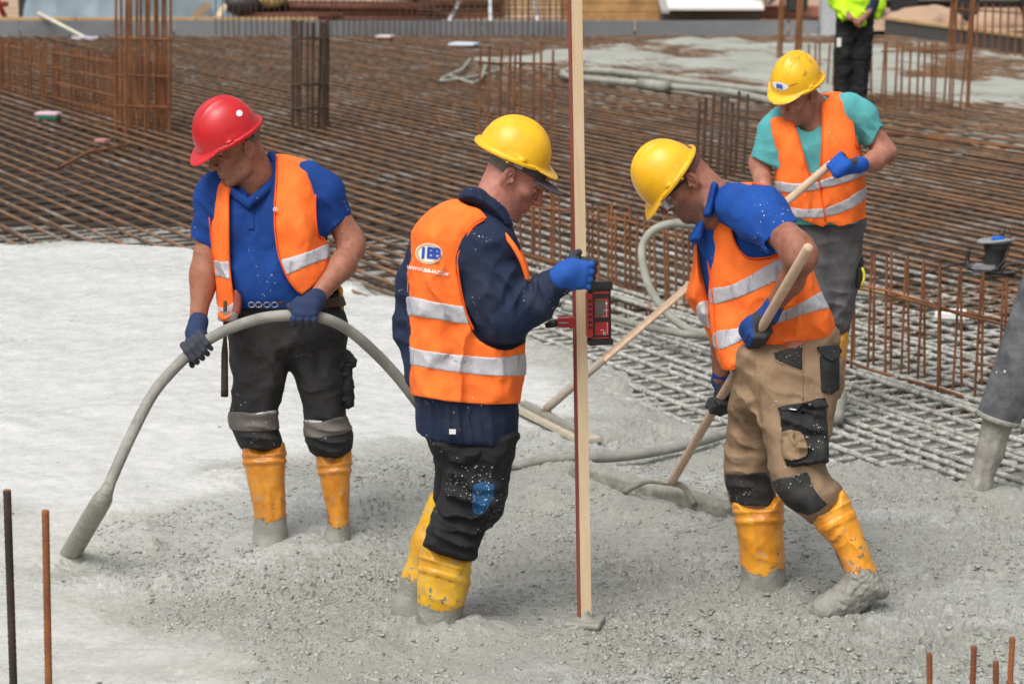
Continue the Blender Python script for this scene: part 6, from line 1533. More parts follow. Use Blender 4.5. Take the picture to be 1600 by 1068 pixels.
def wood_float():
    a = FLOAT_TOP; e = G(852, 640, .05); d = (e-a)/np.linalg.norm(e-a)
    root = thing('concrete_float', G(865, 660, .02), 'long handled wooden float lying on the fresh concrete behind the batten', 'float')
    tube('handle', [a-d*.05, a-d*.04, a, a+d*1.5, e-d*.35], [.008, .016, .0185, .0185, .018], M['handle'], root, 14)
    tube('grouted_handle_end', [e-d*.38, e-d*.2, e-d*.05, e], [.0195, .020, .021, .02], plain('grouted_wood', (.36, .27, .19), .7, .3, var=.0, dark=(.27, .265, .235), scale=12, bump=.5), root, 14)
    l0, l1 = G(806, 630, .015), G(923, 689, .015); dd = (l1-l0)/np.linalg.norm(l1-l0); mid = (l0+l1)/2; Bf = basis((-dd[1], dd[0], 0)); Bf = np.stack([dd, [-dd[1], dd[0], 0], [0, 0, 1]], 1)
    L = np.linalg.norm(l1-l0); v1, f1 = box_vf(mid, (L, .125, .022), Bf, .004); obj('board', v1, f1, wood_mat('wet_board', (.46, .40, .29), (.33, .31, .26), (4, 4, 4), 5), root, False)
    v1, f1 = box_vf(mid+np.array([0, 0, .02]), (L*.8, .045, .018), Bf, .004); obj('stiffener', v1, f1, M['grout'], root, False)
    v1, f1 = box_vf(e+np.array([0, 0, -.015]), (.05, .05, .035), Bf, .008); obj('socket', v1, f1, plain('rusty_socket', (.22, .12, .07), .7, .3, dark=(.25, .24, .20), bump=.5), root, False)
wood_float()
def pump():
    root = thing('pump_hose', G(1525, 768), 'fat black rubber pump hose pouring concrete onto the bars', 'hose')
    b = G(1523, 775, -.02); Yh = b[1]+.03
    c0, c1 = P(1560, 655, Yh), P(1645, 400, Yh+.0)
    d = c1-c0; d /= np.linalg.norm(d); r0 = .092; up = [c0+d*t for t in (0, .02, .12, .35, .8, 1.4, 2.4)]
    rub = plain('black_rubber', (.06, .063, .07), .6, .4, var=.0, scale=9, bump=.6, bscale=30, spat=.35, dark=(.16, .165, .17))
    v1, f1 = tube_vf(up, [r0, r0*1.02, r0, r0, r0, r0, r0], 28); obj('rubber_hose', v1, f1, rub, root)
    tube('grouted_rim', [c0-d*.012, c0-d*.008, c0+d*.0, c0+d*.018], [r0*.8, r0*1.0, r0*1.04, r0*1.015], M['grout'], root, 28)
    st = Vol(np.minimum(b, c0)-.16, np.maximum(b, c0)+.16, .006); st.chain([c0, c0*.6+b*.4+np.array([.005, 0, 0]), b], [.066, .054, .047], .03); st.cone(b, b-np.array([0, 0, .06]), .05, .14, .08); st.folds(.004, (30, 30, 5)); st.rough(.003, 25, 60); o = obj('concrete_stream', *st.solid(), plain('flowing_concrete', (.26, .25, .215), .45, .5, var=.2, scale=30, bump=.5, bscale=50), root)
pump()
def vibrator_unit():
    c = G(1552, 425, .0)
    root = thing('vibrator_motor', c, 'black vibrator motor housing with grey disc lid and blue clip on the bars', 'vibrator motor')
    cz = lambda x, y, z: c+np.array([x, y, z])
    dk = plain('dark_housing', (.035, .036, .036), .5, .4, var=.4, bump=.2); lid = plain('grey_lid', (.33, .33, .33), .5, .4, var=.3, scale=6)
    Lx = basis((.1, 1, .10))
    tube('body', [cz(0, 0, .015), cz(0, 0, .03), cz(.005, 0, .12), cz(.01, 0, .155), cz(.012, 0, .19)], [.066, .072, .066, .076, .08], dk, root, 28)
    tube('disc_lid', [cz(.012, 0, .19), cz(.012, 0, .195), cz(.010, .003, .208), cz(.010, .003, .212)], [.08, .118, .120, .112], lid, root, 36)
    v1, f1 = box_vf(cz(.015, -.03, .225), (.085, .05, .028), basis((.15, 1, .1)), .010); obj('blue_clip', v1, f1, plain('blue_plastic', (.015, .16, .62), .4, .5), root, False)
    tube('connector', [cz(.04, .0, .21), cz(.045, .0, .25), cz(.055, .0, .275)], [.016, .016, .012], dk, root, 12)
    tube('cable', spline([cz(.055, 0, .27), cz(.085, 0, .29), cz(.098, -.02, .24), cz(.07, -.08, .13), cz(.0, -.12, .05), cz(-.10, -.13, .02), cz(-.3, -.1, .02)], 8), .0055, M['black'], root, 8)
    tube('skid', spline([cz(-.16, .04, .14), cz(-.165, .04, .06), cz(-.15, .0, .03), cz(-.08, -.06, .015), cz(.03, -.10, .01), cz(.12, -.11, .015)], 8), [.015]*41, dk, root, 10)
    tube('frame', spline([cz(.03, -.11, .01), cz(.045, -.11, .055), cz(.12, -.1, .07), cz(.155, -.09, .06), cz(.15, -.1, .015)], 8), .010, dk, root, 8)
    v1, f1 = box_vf(cz(-.06, -.03, .035), (.17, .16, .04), basis((.25, 1, 0)), .018); obj('base_tray', v1, f1, plain('grey_tray', (.22, .22, .22), .6, .4, var=.3), root, False)
    cb = thing('power_cable', G(1450, 425), 'thin black cable trailing over the bars to the vibrator motor', 'cable')
    tube('cable', spline([G(1545, 408, .03), G(1500, 412, .03), G(1470, 420, .03), G(1430, 432, .03), G(1390, 434, .03), G(1350, 436, .03)], 8), .006, M['black'], cb, 8)
vibrator_unit()
# ================================================================ UPRIGHT REINFORCEMENT
def cage(name, label, bars, r, kind, rails=(), group=None, cat='rebar cage', zb=-.06, rr=None):
    """bars: (foot u, foot v, top u, top v) in photo pixels; rails: lists of (u, v, index of the bar it is tied to)"""
    feet = [G(b[0], b[1], zb) for b in bars]
    root = thing(name, np.mean(feet, 0), label, cat, group); out = []
    for b, f in zip(bars, feet):
        t = P(b[2], b[3], f[1]+random.uniform(-.01, .01)); out.append((f, t)); lo = f.copy(); lo[2] = -.24
        bar(lo+(f-t)*0, t, r, kind, root, 'upright_bar')
    for rl in rails:
        pts = [P(u, v, feet[i][1]-.02) for u, v, i in rl]
        for a, c in zip(pts[:-1], pts[1:]): bar(a, c, (rr or r*.85), kind, root, 'tie_bar')
    return root
SC = lambda L, k, ox, oy: [(ox+a/k, oy+b/k, ox+c/k, oy+d/k) for a, b, c, d in L]
# stirrup row at the right
L = SC([(157, 640, 168, 232), (175, 600, 172, 232), (236, 652, 258, 50), (268, 620, 272, 45), (325, 662, 332, 60), (355, 640, 354, 30), (398, 672, 425, 80), (447, 650, 434, 62), (478, 692, 512, 85), (523, 670, 515, 90), (584, 762, 592, 97), (597, 720, 594, 100), (650, 747, 688, 160), (704, 720, 696, 115), (757, 782, 797, 170), (800, 720, 806, 140), (880, 850, 902, 195), (905, 800, 921, 170), (1000, 900, 1012, 260), (1030, 870, 1035, 240)], 3.14, 1280, 380)
cage('stirrup_row', 'row of paired orange rusty stirrups standing beside the black pump hose', L, .0068, 'rust',
     [[(1320, 441, 0), (1352, 447, 2), (1385, 454, 4), (1418, 464, 6), (1444, 471, 8), (1470, 480, 10), (1500, 491, 12), (1535, 499, 14), (1568, 507, 16), (1605, 516, 18)], [(1322, 446, 1), (1410, 466, 6), (1470, 483, 10), (1535, 494, 15), (1605, 508, 19)],
      [(1318, 561, 0), (1358, 577, 2), (1405, 590, 6), (1466, 606, 10), (1522, 625, 14), (1600, 648, 18)]], rr=.0085)
# stirrups behind the batten
L = []
for i, u in enumerate(range(815, 1078, 15)):
    t = (u-815)/260
    L.append((u+random.uniform(-3, 3), 405+t*85+random.uniform(-6, 6), u+random.uniform(-4, 4), 285+t*70+random.uniform(-18, 10)))
    if i % 2: L.append((u+6, 398+t*84, u+5+random.uniform(-3, 3), 282+t*72+random.uniform(-10, 14)))
cage('stirrup_row', 'row of rusty upright stirrups behind the tall pine batten', L, .0085, 'rust', [[(815, 322, 0), (900, 330, 9), (985, 347, 17), (1070, 372, 25)], [(815, 395, 0), (900, 420, 9), (985, 452, 17), (1070, 484, 25)]], rr=.008)
# column cages
L = SC([(925, 620, 938, 190), (963, 640, 975, 190), (1010, 600, 1025, 205), (1046, 600, 1062, 205), (1072, 610, 1082, 215), (1095, 600, 1104, 205), (1155, 600, 1160, 200), (1185, 620, 1190, 175), (1228, 640, 1240, 210)], 2.67, 400, 0)
cage('column_cage', 'rusty column cage rising behind the navy jacket man, bars tied near the top', L, .0125, 'rust', [[(748, 98, 0), (772, 99, 2), (812, 99, 5), (868, 100, 8)]], 'column cages', rr=.012)
L = SC([(150, 545, 155, 85), (178, 550, 188, 85), (212, 560, 214, 95), (232, 548, 238, 95), (258, 545, 272, 90), (276, 550, 285, 95), (296, 545, 300, 85), (168, 530, 170, 90), (288, 535, 292, 90)], 2.67, 400, 0)
cage('column_cage', 'narrow dark column cage between the red helmet and the navy jacket man', L, .018, 'rustdark', [[(456, 133, 0), (480, 132, 2), (513, 132, 6)], [(456, 170, 0), (480, 169, 2), (513, 168, 6)], [(456, 60, 0), (513, 60, 6)]], 'column cages', rr=.012)
L = SC([(480, 560, 484, -60), (505, 540, 505, -60), (522, 565, 528, -60), (548, 550, 545, -60), (572, 560, 570, -60), (603, 565, 612, -60), (618, 545, 622, -60), (645, 560, 648, -60), (672, 555, 680, -60), (690, 545, 690, -60), (708, 560, 712, -60), (590, 540, 586, -60), (660, 540, 655, -60), (536, 545, 538, -60)], 2.67, 0, 0)
cage('column_cage', 'tall rusty column cage at the end of the wall mesh on the left', L, .0135, 'rust', [[(180, 60, 0), (264, 62, 10)], [(180, 118, 0), (264, 120, 10)], [(180, 165, 0), (264, 168, 10)]], 'column cages', rr=.012)
L = SC([(725, 765, 742, 490), (752, 830, 773, 465), (785, 850, 811, 440), (820, 850, 851, 460), (858, 862, 876, 455), (880, 850, 900, 490), (906, 850, 931, 435), (945, 850, 973, 450)], 3.052, 850, 0)
cage('column_cage', 'dark column cage between the two right hand workers', L, .015, 'rustdark', (), 'column cages')
L = SC([(52, 340, 72, -40), (70, 330, 88, -40), (150, 300, 172, -40), (182, 300, 190, -40), (160, 320, 180, -40)], 3.56, 1200, 0)
cage('column_cage', 'slender column bars above the yellow helmet of the teal shirt man', L, .020, 'rust', (), 'column cages')
L = SC([(1, 0, 0, 0)], 1, 0, 0)[:0]
# wall starter mesh at the left
L = []
for i in range(72):
    t = i/71; u = -70+t*330+random.uniform(-2, 2); L.append((u+random.uniform(-2, 2), 128+t*82+random.uniform(-3, 3), u+random.uniform(-2, 2), 52+t*40+random.uniform(-6, 6)))
    if i % 2 == 0: L.append((u+4, 120+t*80, u+3, 50+t*50+random.uniform(-5, 5)))
rl = [[(-70, 58+k*17, 0), (40, 76+k*22, 36), (150, 93+k*25, 72), (258, 108+k*29, 106)] for k in range(5)]
cage('wall_mesh', 'dense row of rusty wall starter bars tied into a mesh on the left', L, .009, 'rust', rl, None, 'rebar mesh', rr=.009)
# row in front of the far man, and the longer row at the right
L = SC([(150, 470, 155, 245), (180, 480, 180, 240), (225, 480, 228, 245), (262, 490, 265, 245), (285, 490, 288, 235), (325, 500, 345, 245), (360, 510, 372, 240), (385, 520, 412, 235), (432, 520, 436, 240), (475, 522, 494, 235), (510, 525, 516, 235), (540, 520, 552, 235), (575, 560, 575, 240)], 3.56, 1200, 0)
cage('stirrup_row', 'low stirrup row standing in front of the lime jacket man', L, .013, 'rust', [[(1302, 92, 6), (1352, 92, 10)], [(1240, 128, 0), (1300, 134, 6), (1360, 140, 12)]])
L = SC([(625, 600, 652, 235), (650, 640, 660, 240), (700, 630, 722, 235), (740, 620, 748, 240), (782, 630, 795, 235), (826, 630, 840, 235), (858, 632, 875, 235), (912, 636, 914, 240), (925, 600, 938, 235), (970, 625, 1026, -40), (1008, 610, 1030, 20), (1022, 632, 1052, -40), (1058, 636, 1138, -40), (1100, 640, 1135, 0), (1112, 610, 1150, -40)], 3.56, 1200, 0)
cage('stirrup_row', 'long row of rusty uprights at the right, some reaching above the far formwork', L, .0125, 'rust', [[(1376, 168, 0), (1440, 174, 6), (1510, 178, 14)], [(1378, 80, 0), (1440, 80, 6), (1500, 78, 14)]])
L = [(1545+i*13, 150+i*3, 1547+i*13, 6+i*2) for i in range(0)]
L = [(u, 74+(u-1500)*.22, u+2, 4+(u-1500)*.06) for u in range(1490, 1640, 12)]
cage('stirrup_row', 'upright bars along the dark formwork at the far right', L, .014, 'rust', [[(1490, 14, 0), (1636, 24, 12)]])
L = [(u+random.uniform(-2, 2), 57, u+random.uniform(-2, 2), -12+random.uniform(-6, 6)) for u in range(338, 900, 9)]
cage('starter_row', 'thin starter bars standing along the far grey formwork', L, .010, 'rustdark', [[(640, 8, 33), (896, 8, 61)], [(660, 22, 36), (896, 22, 61)]], rr=.008, zb=-.03)
L = [(u+random.uniform(-2, 2), 57, u+random.uniform(-2, 2), 36+random.uniform(-2, 2)) for u in range(1388, 1500, 10)]
# single starter bars close to the camera
M['rustnear'] = rust_mat('rusty_bar_near', (.30, .105, .035), (.17, .06, .03), (.24, .12, .07))
M['rustblack'] = rust_mat('dark_bar_near', (.06, .035, .03), (.03, .024, .022), (.07, .05, .045))
def starter(u0, v0, u1, v1, Y, r, m, label):
    """ribbed bar cast into the slab edge in front"""
    t = P(u0, v0, Y); b = P(u1, v1, Y); d = (b-t)/np.linalg.norm(b-t); n = int(((t[2]+.05)/-d[2])/.0045)
    root = thing('starter_bar', t+d*(n*.0045), label, 'rebar', 'starter bars near the camera')
    V, F = [], []; ns = 14
    up = -d; X = np.cross(up, [0, 1, 0]); X /= np.linalg.norm(X); Z = np.cross(up, X)
    for i in range(n):
        for k in range(ns):
            a = 2*math.pi*k/ns; ph = (i*.0045)/.0115+math.cos(a)*.30; rib = max(0, math.cos(2*math.pi*ph))**2*.12*(abs(math.sin(a)) > .25)
            q = r*(1+rib)*(1 if i else .9); V.append(t+d*(i*.0045)+X*math.cos(a)*q+Z*math.sin(a)*q)
    for i in range(n-1):
        for k in range(ns): F.append([i*ns+k, (i+1)*ns+k, (i+1)*ns+(k+1) % ns, i*ns+(k+1) % ns])
    F.append(list(range(ns)))
    obj('bar', V, F, m, root); cv, cf = tube_vf([t-d*.0005, t+d*.008], r*.93, ns); obj('sawn_end', cv, cf, M['rustnear'], root, False)
starter(11, 765, 21, 1068, 6.9, .0118, M['rustblack'], 'dark ribbed bar standing nearest the left edge')
starter(71, 797, 76, 1068, 6.75, .0108, M['rustnear'], 'orange ribbed bar standing right of the dark bar at lower left')
for (u, v, Y, w, lab) in ((1452, 1020, 6.6, 1453, 'short rusty bar end, first of four from the left at lower right'), (1522, 1009, 6.6, 1519, 'rusty bar end second from the left at lower right'), (1556, 1032, 6.5, 1556, 'lowest rusty bar end, third from the left at lower right'), (1582, 995, 6.7, 1577, 'tallest rusty bar end at the lower right corner')):
    starter(u, v, w, 1085, Y, .0085, M['rustnear'], lab)
# ================================================================ FAR SIDE OF THE SITE
M['form'] = plain('grey_formwork', (.20, .205, .21), .6, .4, var=.3, scale=1.2, bump=.2)
M['formdark'] = plain('dark_formwork', (.085, .08, .075), .7, .3, var=.35, scale=1.2)
M['timber'] = plain('timber_edge', (.52, .34, .17), .7, .3, var=.3, scale=3)
def formwork():
    root = thing('formwork', (-2, 39.6, -.05), 'long grey formwork boards edging the far side of the slab', 'formwork')
    x = -13.0
    while x < 5.0:
        w = min(2.5, 5.0-x); v1, f1 = box_vf((x+w/2, 39.60+random.uniform(-.01, .01), .055), (w-.02, .06, .27), None, .006); obj('board', v1, f1, M['form'], root, False)
        for q in (.3, .7):
            v1, f1 = box_vf((x+w*q, 39.63, .02), (.05, .07, .34), None, .006); obj('stake', v1, f1, M['formdark'], root, False)
        x += w
    x = -13.0
    while x < -5.1:
        v1, f1 = box_vf((x+.98, 39.66, .215), (1.95, .13, .05), None, .006); obj('timber_rail', v1, f1, M['timber'], root, False); x += 1.97
    v1, f1 = box_vf((5.18, 39.6, .24), (.34, .34, .62), None, .02); obj('end_post', v1, f1, plain('pale_post', (.42, .43, .44), .6, .4), root, False)
    r2 = thing('formwork', G(1480, 60), 'dark formwork boards with timber edge running to the right edge', 'formwork')
    a, b = G(1384, 50), G(1660, 90); d = (b-a)/np.linalg.norm(b-a); B = np.stack([d, [-d[1], d[0], 0], [0, 0, 1]], 1); L = np.linalg.norm(b-a); n = 5
    for i in range(n):
        c = a+d*L*(i+.5)/n; v1, f1 = box_vf(c+np.array([0, 0, .06]), (L/n-.02, .06, .30), B, .006); obj('board', v1, f1, M['formdark'], r2, False)
        v1, f1 = box_vf(c+np.array([0, .03, .225]), (L/n-.02, .14, .05), B, .006); obj('timber_rail', v1, f1, M['timber'], r2, False)
formwork()
def PZ(u, v, Y): return P(u, v, Y)
def tarp_pile():
    root = thing('covered_stack', (-6.5, 42.5, 0), 'stack covered with a pale blue tarpaulin behind the formwork', 'stack')
    v = Vol([-8.6, 41.2, -.1], [-4.2, 44.4, 1.7], .045)
    v.put(lambda X, Y, Z: np.sqrt(np.maximum(np.abs(X+6.7)-1.25-.35*(1.2-Z), 0)**2+np.maximum(np.abs(Y-42.8)-.8, 0)**2+np.maximum(np.abs(Z-.5)-.8, 0)**2)-.16, None, None, 0)
    v.put(lambda X, Y, Z: np.sqrt(np.maximum(np.abs(X+5.3)-.5, 0)**2+np.maximum(np.abs(Y-42.7)-.6, 0)**2+np.maximum(np.abs(Z-.35)-.45, 0)**2)-.16, None, None, .2)
    v.band(lambda x, y, z: .07*(np.abs(noise3(x*1.6, y*1.6, z*.9))*2-.5)+.03*noise3(x*4, y*4, z*3), .2)
    obj('tarpaulin', *v.solid(), plain('blue_grey_tarp', (.27, .36, .42), .6, .4, var=.25, scale=1.5), root)
    for i in range(3):
        v1, f1 = box_vf((-8.05-.22*i, 42.4, .75), (.14, .3, 1.6), None, .02); obj('side_post', v1, f1, plain('dark_timber', (.05, .05, .04) if i else (.30, .18, .10), .8, .3), root, False)
tarp_pile()
def lattice():
    root = thing('red_frame', (-8.7, 42, 0), 'red painted steel frame leaning at the far left', 'steel frame')
    m = plain('red_oxide', (.26, .03, .02), .6, .4, var=.3)
    for a, b in (((-9.2, 41.6, .1), (-8.75, 41.6, 1.2)), ((-8.65, 41.6, .1), (-9.1, 41.6, 1.2)), ((-9.3, 41.6, .1), (-9.3, 41.6, 1.2)), ((-9.3, 41.6, .35), (-8.6, 41.6, .35))):
        v1, f1 = tube_vf([a, b], .045, 8); obj('strut', v1, f1, m, root)
lattice()
def bundle(name, label, cat, c, ang, n, rows, r, L, m, part, tilt=0.0, square=False):
    root = thing(name, c, label, cat); d = np.array([math.cos(ang), math.sin(ang), tilt]); d /= np.linalg.norm(d); s = np.array([-math.sin(ang), math.cos(ang), 0])
    B = np.stack([d, s, np.cross(d, s)], 1)
    for j in range(rows):
        for i in range(n):
            p = np.array(c)+s*((i-(n-1)/2)*2.08*r+(j % 2)*(0 if square else r))+np.array([0, 0, r+j*r*(2.04 if square else 1.75)])+d*random.uniform(-.08, .08)*L*.3
            if square: v1, f1 = box_vf(p, (L, 2*r, 2*r*.96), B, 0)
            else: v1, f1 = tube_vf([p-d*L/2, p+d*L/2], r, 9)
            obj(part, v1, f1, m, root, not square)
    return root
m_red = plain('red_steel', (.30, .035, .025), .65, .4, var=.5, scale=5)
m_redd = plain('dark_red_rust', (.14, .05, .03), .7, .3, var=.5, scale=5)
bundle('bar_bundle', 'bundle of red bars lying behind the formwork left of centre', 'bar bundle', (-3.0, 43.2, .42), R(-5), 9, 6, .06, 2.6, m_red, 'bar', -.06)
bundle('bar_bundle', 'dark bundle of rusty bars under the red bundle', 'bar bundle', (-3.0, 42.6, .0), R(-8), 7, 3, .06, 3.4, m_redd, 'bar', .0)
bundle('mesh_bundle', 'brown stack of rusty steel behind the thin starter bars', 'steel stack', (-.95, 43.5, 0), R(3), 8, 9, .07, 1.5, plain('brown_steel', (.16, .065, .025), .7, .3, var=.5, scale=4), 'bar')
m_lum = plain('sawn_lumber', (.46, .27, .11), .75, .3, var=.45, scale=3.5, bump=.3, bscale=10); m_lump = plain('pale_lumber', (.62, .44, .25), .75, .3, var=.3, scale=3)
bundle('lumber_stack', 'stack of pale sawn timber behind the left side of the batten', 'timber stack', (.42, 43.6, 0), R(0), 5, 9, .065, 1.5, m_lump, 'plank', 0, True)
bundle('lumber_stack', 'stack of brown sawn timber just right of the batten', 'timber stack', (1.85, 43.2, 0), R(4), 6, 8, .075, 1.9, m_lum, 'plank', 0, True)
def panel():
    root = thing('white_sheet', (3.3, 42.5, .2), 'white sheet panel lying on a dark skip behind the formwork', 'panel')
    v1, f1 = box_vf((3.45, 42.9, .10), (1.7, 1.6, .34), None, .02); obj('dark_base', v1, f1, M['formdark'], root, False)
    B = basis((0.0, 1, .16)); v1, f1 = box_vf((3.5, 42.9, .44), (1.65, 2.3, .05), B, .006); obj('sheet', v1, f1, M['white'], root, False)
    v1, f1 = box_vf((2.62, 42.7, .40), (.14, 2.3, .06), B, .006); obj('edge_strip', v1, f1, plain('grey_strip', (.35, .34, .33), .6, .4), root, False)
    r2 = thing('site_van', (3.0, 47, 0), 'pale site vehicle standing behind the white panel', 'vehicle')
    v1, f1 = box_vf((2.9, 46.5, .75), (1.5, 1.6, .8), None, .10); obj('body', v1, f1, plain('van_paint', (.55, .60, .68), .35, .5), r2, False)
    v1, f1 = box_vf((2.75, 45.7, .85), (.55, .06, .4), None, .02); obj('window', v1, f1, M['black'], r2, False)
    for x in (2.4, 3.4):
        v1, f1 = tube_vf([(x, 45.62, .3), (x, 45.8, .3)], .26, 20); obj('wheel', v1, f1, M['black'], r2, False)
panel()
def coil_heap():
    root = thing('wire_coils', (4.6, 44, .3), 'heap of grey wire coils behind the white panel', 'wire coil')
    for i in range(7):
        c = np.array([4.2+random.uniform(-.6, .8), 44+random.uniform(-.4, .4), .42+random.uniform(-.1, .25)]); r_ = random.uniform(.22, .34); B = basis((random.uniform(-.5, .5), 1, random.uniform(-.2, .8)))
        pts = [c+B@np.array([math.cos(a)*r_*(1+.03*math.sin(a*3)), .012*math.sin(a*5), math.sin(a)*r_]) for a in np.linspace(0, 6.283, 25)]
        v1, f1 = tube_vf(pts, .022, 6); obj('coil', v1, f1, plain('wire', (.20, .19, .18), .6, .4, .4), root)
    v1, f1 = box_vf((5.0, 43.4, .12), (1.8, .9, .22), None, .05); o = obj('brick_pallet', v1, f1, plain('salmon_blocks', (.42, .20, .14), .8, .3), None, False, origin=(5.0, 43.4, 0))
    tag(o, 'low salmon coloured pallet of blocks beside the wire coils', 'pallet')
coil_heap()
def machine():
    root = thing('site_container', (8.2, 44, 0), 'dark machine body behind the formwork at the right', 'machine')
    dk = plain('dark_machine', (.035, .032, .03), .6, .4, var=.4); gy = plain('grey_panel', (.20, .195, .19), .6, .4); br = plain('brown_panel', (.14, .08, .06), .7, .3)
    for c, s_, m in (((8.3, 43.8, .75), (4.4, 1.2, 1.1), dk), ((7.2, 43.1, .62), (1.0, .1, .35), gy), ((8.3, 43.1, .95), (1.3, .1, .25), br), ((9.4, 43.1, .55), (.9, .1, .5), dk), ((6.35, 43.1, .5), (.5, .1, .8), br), ((7.8, 43.05, .38), (2.6, .12, .12), gy)):
        v1, f1 = box_vf(c, s_, None, .03); obj('panel', v1, f1, m, root, False)
    for x in (6.9, 8.0, 9.2):
        v1, f1 = tube_vf([(x, 42.85, .28), (x, 43.1, .28)], .24, 20); obj('wheel', v1, f1, M['black'], root, False)
    ex = thing('black_equipment', (4.55, 42.4, 0), 'dark boxy site equipment left of the pale post', 'equipment')
    for c, s_ in (((4.62, 42.6, .75), (.9, .7, .5)), ((4.95, 42.4, .42), (.35, .4, .5)), ((4.35, 42.4, .9), (.2, .4, .5))):
        v1, f1 = box_vf(c, s_, None, .04); obj('casing', v1, f1, dk, ex, False)
    t = np.arange(5)
    h = thing('spoil_heap', (7.5, 41.3, 0), 'small heap of reddish earth against the dark formwork', 'heap')
    v = Vol([6.0, 40.6, -.2], [9.2, 42.4, .6], .05); v.ell((7.0, 41.4, .0), (.7, .45, .34), None, .1); v.ell((8.2, 41.2, .05), (.5, .35, .22), None, .1); v.band(lambda x, y, z: .05*noise3(x*5, y*5, z*5), .2); obj('earth', *v.solid(), M['sand'], h)
machine()
def props():
    # squeegee leaning on the formwork
    Y = 38.6; root = thing('squeegee', P(130, 60, Y), 'pale long handled squeegee leaning over the far formwork', 'squeegee')
    tube('handle', [P(60, 21, Y+1.0), P(133, 59, Y)], .028, plain('pale_pole', (.66, .62, .50), .6, .4), root, 10); v1, f1 = box_vf(P(133, 60, Y), (.42, .07, .06), None, .01); obj('blade', v1, f1, plain('pale_blade', (.58, .60, .68), .5, .4), root, False)
    c = G(77, 186, -.01); o = thing('sponge_pad', c, 'pink and green scouring pad lying on the bars at left', 'pad')
    v1, f1 = box_vf(c+np.array([0, 0, .02]), (.23, .16, .035), basis((.2, 1, 0)), .012); obj('green_layer', v1, f1, plain('green_pad', (.02, .22, .12), .8, .3), o, False)
    v1, f1 = box_vf(c+np.array([-.01, .01, .055]), (.26, .18, .035), basis((.2, 1, 0)), .014); obj('pink_layer', v1, f1, plain('pink_pad', (.72, .52, .60), .8, .3), o, False)
    for u, v, sx, lab, m in ((602, 59, .26, 'pale pink sheet lying near the far formwork', (.72, .58, .56)), (725, 71, .40, 'pale blue white sheet lying on the bars beyond the column cage', (.62, .68, .74)), (160, 223, .13, 'faded pink scrap on the bars left of the red helmet', (.48, .24, .20)), (707, 440, .10, 'small red scrap', (.4, .1, .08))):
        if u == 707: continue
        c = G(u, v, .0); v1, f1 = box_vf(c+np.array([0, 0, .02]), (sx, sx*.9, .035), basis((.3, 1, 0)), .010); q = obj('foam_sheet', v1, f1, plain('sheet_'+str(u), m, .7, .3), None, False, origin=c); tag(q, lab, 'sheet')
    # lengths of tie wire and pale cord thrown on the bars
    for i, (pts, lab) in enumerate((([(735, 92), (720, 110), (700, 118), (690, 126), (730, 122), (775, 112)], 'pale cord looped on the bars beyond the column cage'), ([(700, 118), (745, 128), (760, 100)], 'short pale cord beside the looped cord'))):
        q = thing('cord', G(*pts[0]), lab, 'cord'); tube('strand', spline([G(u, v, .02) for u, v in pts], 6), .02, M['hosepale'], q, 6)
    # stray bars lying across the mat
    for a, b, lab in (((92, 262), (148, 232), 'short stray bar lying across the mat at left'), ((128, 240), (200, 226), 'second stray bar lying across the mat at left'), ((1368, 205), (1600, 232), 'stray bar lying across the mat at the right')):
        q = thing('stray_bar', G(*a, 0), lab, 'rebar'); bar(G(*a, .0), G(*b, .0), .014, 'rust', q)
props()

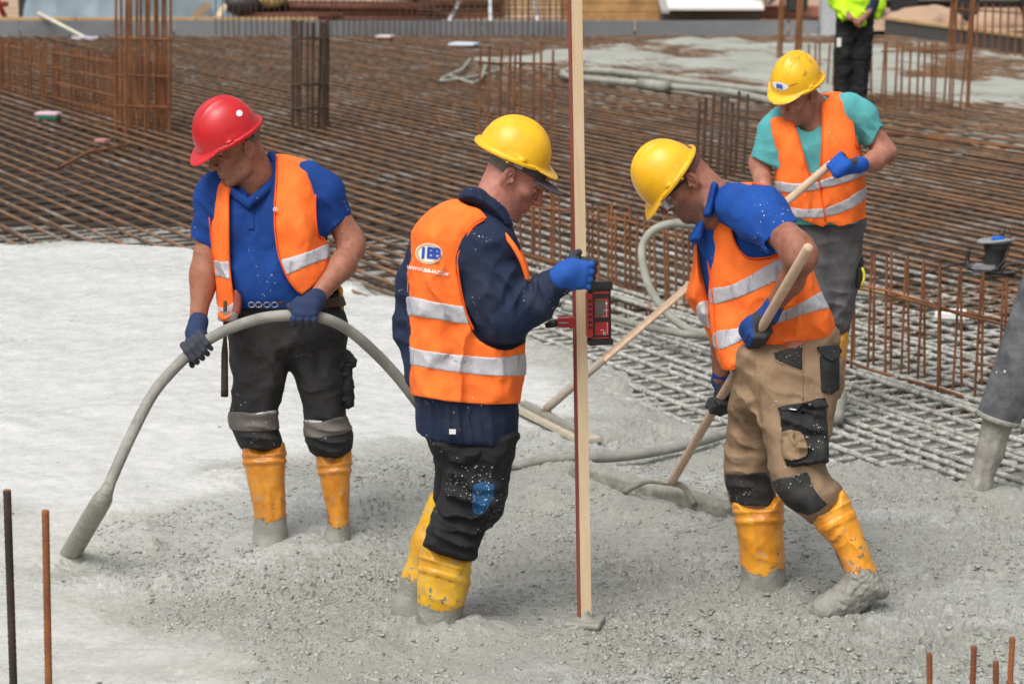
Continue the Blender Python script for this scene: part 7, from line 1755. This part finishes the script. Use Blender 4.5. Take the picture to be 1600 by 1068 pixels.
def far_clutter():
    """odds and ends stacked and leaning behind the formwork"""
    br = plain('weathered_board', (.30, .20, .12), .8, .3, var=.4, scale=4); pl = plain('pale_board', (.60, .46, .32), .75, .3, var=.3, scale=3); gr = plain('galvanised', (.50, .52, .54), .5, .4)
    def lean(u0, v0, u1, v1, Y, w, m, lab, name='leaning_board'):
        a, b = P(u0, v0, Y), P(u1, v1, Y+.5); d = (b-a)/np.linalg.norm(b-a); B = basis((0, 1, 0), d) if abs(d[1]) < .95 else np.eye(3); B = np.stack([np.cross([0, 1, 0], d)/np.linalg.norm(np.cross([0, 1, 0], d)), np.cross(d, np.cross([0, 1, 0], d)/np.linalg.norm(np.cross([0, 1, 0], d))), d], 1)
        v1_, f1_ = box_vf((a+b)/2, (w, .04, np.linalg.norm(b-a)), B, .004); o = obj(name, v1_, f1_, m, None, False, origin=a); tag(o, lab, 'board')
    lean(332, 38, 352, 8, 41.0, .09, pl, 'pale board leaning beside the blue tarpaulin')
    lean(298, 36, 326, 6, 41.2, .14, br, 'weathered board leaning against the blue tarpaulin')
    lean(765, 40, 767, -20, 41.0, .07, gr, 'upright pale prop before the timber stack left of the batten', 'steel_prop')
    lean(700, 36, 722, -6, 41.2, .06, gr, 'slanting grey prop before the brown steel stack', 'steel_prop')
    lean(842, 38, 832, -8, 41.2, .06, gr, 'thin grey prop close to the left of the batten', 'steel_prop')
    r = thing('dark_sack', P(378, 10, 42.0), 'black sack lying on the earth behind the thin starter bars', 'sack')
    v = Vol(P(378, 10, 42)-.6, P(378, 10, 42)+.6, .03); v.ell(P(378, 6, 42.0), (.34, .25, .20), None, .05); v.band(lambda x, y, z: .04*noise3(x*6, y*6, z*6), .2); obj('sack_body', *v.solid(), M['black'], r)
    r = thing('olive_bale', P(415, 4, 42.2), 'olive coloured bale beside the red bar bundle', 'bale')
    v = Vol(P(415, 2, 42.2)-.6, P(415, 2, 42.2)+.6, .03); v.ell(P(416, 0, 42.2), (.36, .3, .16), None, .05); v.band(lambda x, y, z: .03*noise3(x*7, y*7, z*7), .2); obj('bale_body', *v.solid(), plain('olive_cloth', (.32, .24, .09), .8, .3, var=.4), r)
    bundle('bar_bundle', 'loose rusty bars on the earth under the olive bale', 'bar bundle', (-4.1, 42.0, .0), R(-14), 5, 2, .05, 2.2, m_redd, 'bar', .0)
    r = thing('welded_mesh', (-.6, 41.4, .1), 'rusty welded mesh panel standing before the brown stack and timber', 'mesh panel')
    for i in range(22):
        x = -1.55+i*.115; bar((x, 41.3, .02), (x, 41.5, 1.25), .011, 'rustdark', r, 'wire')
    for k_ in range(8): bar((-1.6, 41.3+k_*.025, .12+k_*.15), (.95, 41.3+k_*.025, .12+k_*.15), .011, 'rustdark', r, 'wire')
far_clutter()
